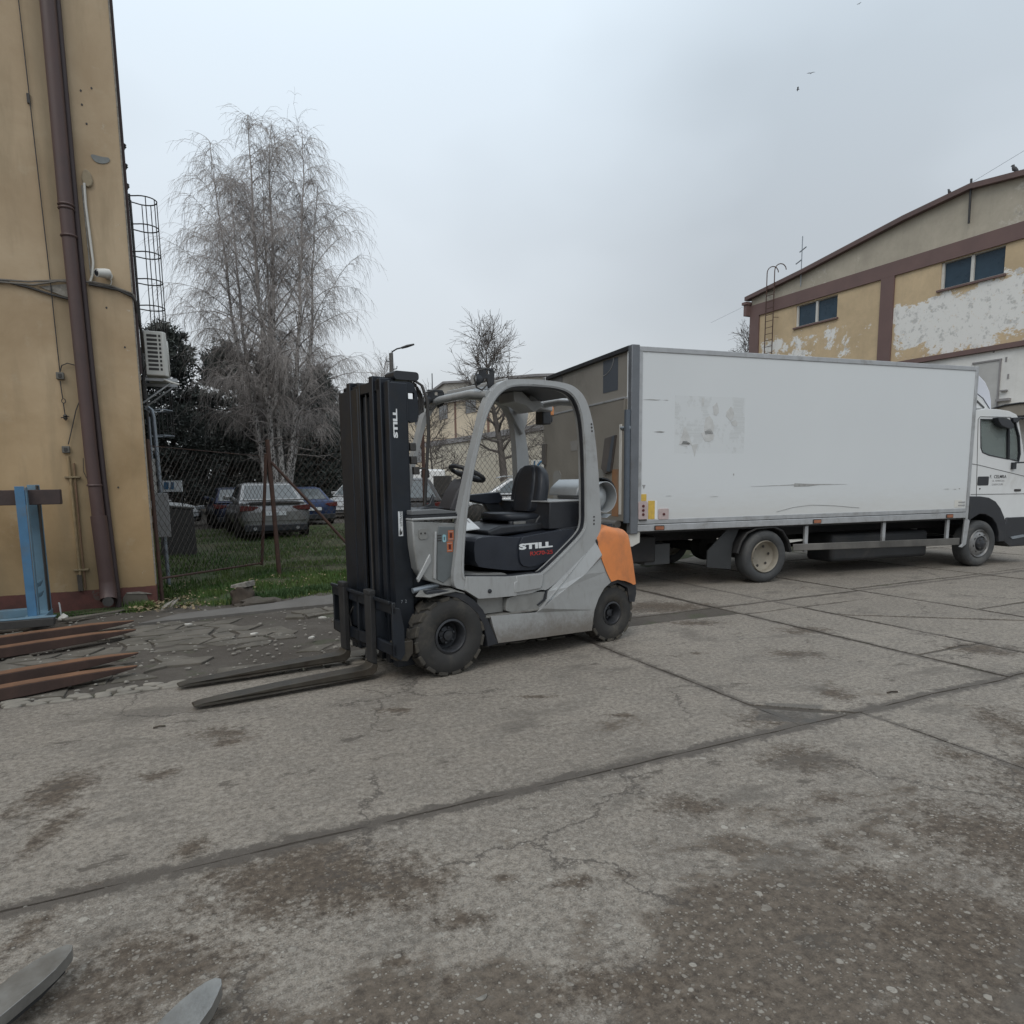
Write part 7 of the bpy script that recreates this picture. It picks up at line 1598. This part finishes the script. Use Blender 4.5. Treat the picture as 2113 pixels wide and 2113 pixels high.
mb = MB(); mb.tube([(-.12, -.015, 1.66), (-.08, -.015, 1.96)], .016, 6); mb.tube([(.16-.0, -.015, 1.95), (.06, -.015, 1.94), (-.0, -.015, 1.87), (-.02, -.015, 1.72)], .022, 6); mb.build('blue_mark', 'blue_paint', t)
mb = MB(); mb.tube([(.02, .03, 0), (.02, .03, 1.9)], .02, 6); mb.build('leg', 'dark_metal', t)
lp = thing('street_lamp', 'tall slim street lamp with a curved arm behind the forklift mast', 'street lamp', (9.6, 22.45, 0))
mb = MB(); mb.tube([(0, 0, 0), (0, 0, 7.5)], [.15, .10], 10); mb.build('pole', surf('lamp_concrete', (.13, .125, .12), .8), lp)
mb = MB(); mb.tube([(0, 0, 7.4), (.06, -.03, 7.58), (.25, -.12, 7.7), (.5, -.24, 7.76)], .035, 6); mb.build('arm', 'dark_metal', lp)
mb = MB(); mb.tube([(.45, -.22, 7.74), (.7, -.33, 7.82), (1.0, -.48, 7.90)], [.05, .07, .04], 8); mb.build('lamp_head', 'dark_metal', lp)
for z, s_ in ((7.1, -1), (6.75, 1)): mb = MB(); mb.tube([(0, 0, z), (s_*.22, -s_*.1, z+.04), (s_*.24, -s_*.1, z+.16)], .022, 6); mb.build('insulator_arm', 'dark_metal', lp)

# ================================================================== TREES
def spine(p, d, L_, n, rng, wob=.12, grav=0., up=0.):
    pts = [Vector(p)]; d = Vector(d).normalized(); s_ = L_/n
    for i in range(n):
        d = (d+Vector((rng.gauss(0, wob), rng.gauss(0, wob), rng.gauss(0, wob)*.6-grav+up))).normalized(); pts.append(pts[-1]+d*s_)
    return pts
def birch(x, y, H, sc):
    rng = random.Random(42); t = thing('birch_tree', 'tall bare weeping birch with several pale trunks behind the silver sedan', 'tree', (x, y, 0))
    tw = MB(); br = MB()
    # leaders: (base offset, lean direction, height, radius)
    leaders = [((-.25, .1), (-.07, .02), .84, .13), ((.0, 0), (-.02, -.03), .98, .17), ((.25, -.1), (.03, .05), 1.0, .16), ((.45, .1), (.09, -.02), .97, .14), ((-.1, .3), (-.115, .05), .93, .11), ((.35, .3), (.15, .02), .86, .12), ((.1, .2), (.0, .06), .93, .12)]
    for (bo, ln, hf, r0) in leaders:
        h = H*hf; pts = [Vector((bo[0], bo[1], 0))]; n = 16; d = Vector((ln[0], ln[1], 1))
        for i in range(n):
            d2 = Vector((ln[0]*(1.25 if i < 9 else .5)+rng.gauss(0, .045), ln[1]+rng.gauss(0, .045), 1)); pts.append(pts[-1]+d2*(h/n))
        rs = [max(.012, r0*(1-i/(n+.5))**.9) for i in range(n+1)]
        tr = MB(); k = 9; tr.tube(pts[:k+1], rs[:k+1], 8); tr.build('trunk', 'birch', t, smooth=60); br.tube(pts[k:], rs[k:], 5)
        nb = 40
        for b_ in range(nb):
            f = .22+.77*(b_+rng.random())/nb; idx = f*n; i = int(idx); 
            if i >= n: i = n-1
            p = pts[i].lerp(pts[i+1], idx-i); az = rng.uniform(0, 2*pi)
            side = Vector((cos(az), sin(az), 0)); side += Vector((ln[0], ln[1], 0))*3.0; side.normalize()
            env = sin(pi*min(1, max(0, (f-.05)/.95))**.8)*.9+.18
            L_ = sc*rng.uniform(1.3, 3.5)*env*(1.0 if f < .8 else .75)
            up0 = .9+1.1*f+rng.uniform(-.5, .7)
            bp_ = spine(p, side+Vector((0, 0, up0)), L_, 8, rng, .10, .10)
            r1 = max(.010, rs[i]*.42); br.tube(bp_, [max(.006, r1*(1-j/8.6)) for j in range(9)], 4, False)
            nt_ = int(11+L_*6.0)
            for q in range(nt_):
                g_ = .25+.75*rng.random(); jj = g_*8; j = min(7, int(jj)); pp = bp_[j].lerp(bp_[j+1], jj-j)
                dd = (bp_[j+1]-bp_[j]).normalized()+Vector((rng.gauss(0, .6), rng.gauss(0, .6), rng.gauss(.05, .35)))
                l2 = rng.uniform(.5, 1.5)*(.65+.6*g_)*sc**.5
                tp = spine(pp, dd, l2, 5, rng, .16, .30+.1*rng.random()); tw.tube(tp, [.0062, .0055, .0047, .004, .0034, .003], 3, False)
                for q2 in range(3):
                    j2 = rng.randint(1, 4); tp2 = spine(tp[j2], (tp[j2+1]-tp[j2]).normalized()+Vector((rng.gauss(0, .5), rng.gauss(0, .5), -.1)), rng.uniform(.25, .8), 3, rng, .12, .35); tw.tube(tp2, [.0048, .004, .0034, .0028], 3, False)
    # gnarled low epicormic branches around the trunk
    for b_ in range(46):
        z = rng.uniform(2.2, 7.5); az = rng.uniform(0, 2*pi); bp_ = spine((rng.uniform(-.3, .5), rng.uniform(-.2, .3), z), (cos(az), sin(az)*.6, rng.uniform(-.2, .6)), rng.uniform(.8, 2.3), 6, rng, .35, .02)
        br.tube(bp_, [.035, .03, .024, .018, .014, .01, .007], 4, False)
        for q in range(7): j = rng.randint(1, 5); tw.tube(spine(bp_[j], (rng.gauss(0, 1), rng.gauss(0, 1), rng.gauss(0, .8)), rng.uniform(.3, .9), 4, rng, .3, .08), [.008, .007, .006, .005, .004], 3, False)
    br.build('limbs', 'birch_twig', t, smooth=0, weld=False, recalc=False); o = tw.build('twigs', 'birch_twig', t, smooth=0, weld=False, recalc=False); o['kind'] = 'stuff'
birch(3.95, 21.5, 16.6, 1.15)
def bare_tree(name, label, x, y, H, spread, seed, trunk_r=.2, fork=.32, mat='tree_bark', n1=26, dens=1.):
    rng = random.Random(seed); t = thing(name, label, 'tree', (x, y, 0)); br = MB(); tw = MB()
    pts = spine((0, 0, 0), (0, 0, 1), H*.96, 14, rng, .035); rs = [max(.015, trunk_r*(1-i/14.6)) for i in range(15)]
    tr = MB(); tr.tube(pts, rs, 9); tr.build('trunk', mat, t, smooth=60)
    for b_ in range(n1):
        f = fork+(.96-fork)*(b_+rng.random())/n1; jj = f*14; i = min(13, int(jj)); p = pts[i].lerp(pts[i+1], jj-i); az = b_*2.4+rng.uniform(-.5, .5)
        rel = (f-fork)/(1-fork); L_ = spread*(1.1-.62*rel)*rng.uniform(.65, 1.15)
        bp_ = spine(p, (cos(az), sin(az), .35+.75*rel), L_, 7, rng, .17, -.05); r1 = max(.015, rs[i]*.45)
        br.tube(bp_, [max(.010, r1*(1-j/7.8)) for j in range(8)], 5, False)
        for q in range(int(9*dens)):
            g_ = .2+.8*rng.random(); j = min(6, int(g_*7)); dd = (bp_[j+1]-bp_[j]).normalized()+Vector((rng.gauss(0, .65), rng.gauss(0, .65), rng.gauss(.1, .5)))
            tp = spine(bp_[j], dd, rng.uniform(.5, 1.3)*spread/2, 5, rng, .18, -.04); tw.tube(tp, [.014, .012, .010, .008, .007, .006], 3, False)
            for q2 in range(int(5*dens)):
                j2 = rng.randint(1, 4); tw.tube(spine(tp[j2], (tp[j2+1]-tp[j2]).normalized()+Vector((rng.gauss(0, .7), rng.gauss(0, .7), rng.gauss(0, .5))), rng.uniform(.2, .6)*spread/2, 3, rng, .2), [.008, .007, .006, .005], 3, False)
    br.build('limbs', mat, t, smooth=0, weld=False, recalc=False); o = tw.build('twigs', mat, t, smooth=0, weld=False, recalc=False); o['kind'] = 'stuff'
bare_tree('bare_tree', 'bare round crowned tree in front of the distant cream building', 14.05, 19.3, 8.3, 2.35, 5, .23, .30, 'tree_bark', 30, 1.35)
bare_tree('bare_tree', 'small distant bare tree just behind the street lamp', 12.4, 34.4, 9.6, 2.0, 8, .14, .3, 'birch_twig', 22, 1.)
bare_tree('bare_bush', 'leafless bush spreading against the annex wall right of the bare tree', 17.5, 20.0, 4.9, 2.2, 12, .08, .15, 'tree_bark', 22, 1.1)
bare_tree('bare_bush', 'leafless bush spreading against the cream building left of the bare tree', 12.6, 25.5, 5.6, 2.4, 15, .08, .15, 'tree_bark', 22, 1.1)
bare_tree('sparse_conifer', 'thin sparse conifer at the far corner of the yellow hall', 27.6, 19.4, 9.7, 1.5, 23, .12, .5, 'pine_bark', 24, .9)
def pine(label, x, y, H, R_, seed, low=.05):
    rng = random.Random(seed); t = thing('pine_tree', label, 'tree', (x, y, 0), group=None)
    mb = MB(); pts = spine((0, 0, 0), (0, 0, 1), H*.95, 10, rng, .03); mb.tube(pts, [.17*(1-i/10.8) for i in range(11)], 8); mb.build('trunk', 'pine_bark', t, smooth=60)
    cr_ = MB(); vs = []; fs = []; lim = MB()
    for c in range(330):
        f = low+(1-low)*rng.random()**.8; rad = R_*(1.05-.8*f**1.6)*rng.uniform(.35, 1.05); az = rng.uniform(0, 2*pi)
        cx, cy, cz = cos(az)*rad, sin(az)*rad, H*f+rng.uniform(-.2, .2); 
        if c % 3 == 0: lim.tube([(0, 0, cz-.3), (cx*.5, cy*.5, cz-.15), (cx, cy, cz)], [.04, .025, .012], 4, False)
        cr0 = rng.uniform(.32, .62)*(1.15-.5*f)
        for q in range(60):
            dv = Vector((rng.gauss(0, 1), rng.gauss(0, 1), rng.gauss(0, .6))); dv.normalize(); k = cr0*rng.uniform(.2, 1); px, py, pz = cx+dv.x*k*1.2, cy+dv.y*k*1.2, cz+dv.z*k*.7
            dd = (dv+Vector((rng.gauss(0, .5), rng.gauss(0, .5), .35+rng.gauss(0, .4)))).normalized(); l_ = rng.uniform(.12, .26); w_ = rng.uniform(.025, .055); s_ = dd.orthogonal().normalized(); s_ = Matrix.Rotation(rng.uniform(0, 6.28), 3, dd) @ s_
            o = len(vs); vs += [(px-s_.x*w_, py-s_.y*w_, pz-s_.z*w_), (px+s_.x*w_, py+s_.y*w_, pz+s_.z*w_), (px+dd.x*l_, py+dd.y*l_, pz+dd.z*l_)]; fs.append((o, o+1, o+2))
    cr_.v = vs; cr_.f = fs; lim.build('branches', 'pine_bark', t, smooth=0, weld=False, recalc=False)
    cr_.build('crown', 'needles', t, smooth=0, weld=False, recalc=False)
pine('tallest dark pine right behind the air conditioning unit', .0, 27.6, 8.9, 2.4, 1)
pine('dark pine at the left, half hidden behind the building corner', -2.2, 28.5, 8.7, 2.4, 2)
pine('dark pine directly behind the left side of the birch', 2.5, 28.6, 8.4, 2.4, 3)
pine('dark pine directly behind the birch trunks', 4.8, 28.2, 8.0, 2.4, 4)
pine('dark pine at the right foot of the birch', 6.9, 27.2, 7.3, 1.9, 5)
pine('low dark pine just left of the forklift mast', 9.4, 31.5, 5.9, 2.0, 6)
pine('low dark pine between the birch and the mast, behind the others', 8.0, 33.5, 5.4, 2.2, 7)
def wood():
    rng = random.Random(77); vs = []; fs = []
    for _ in range(42000):
        x = rng.uniform(-9, 13.5); y = 34+rng.random()*3; h = 6.0+1.2*mn.noise(Vector((x*.5, 0, 0)))-(max(0, x-7)*.5); z = h*rng.random()**.8
        if mn.noise(Vector((x*.8, z*.9, 3))) < -.38: continue
        d = Vector((rng.gauss(0, 1), rng.gauss(0, 1), rng.gauss(0, 1))).normalized(); s_ = d.orthogonal().normalized(); l_ = rng.uniform(.15, .35); w_ = .13; o = len(vs)
        vs += [(x-s_.x*w_, y-s_.y*w_, z-s_.z*w_), (x+s_.x*w_, y+s_.y*w_, z+s_.z*w_), (x+d.x*l_, y+d.y*l_, z+d.z*l_)]; fs.append((o, o+1, o+2))
    mb = MB(); mb.v = vs; mb.f = fs; o = mb.build('far_undergrowth', 'hedge', smooth=0, weld=False, recalc=False); tag(o, kind='stuff')
wood()
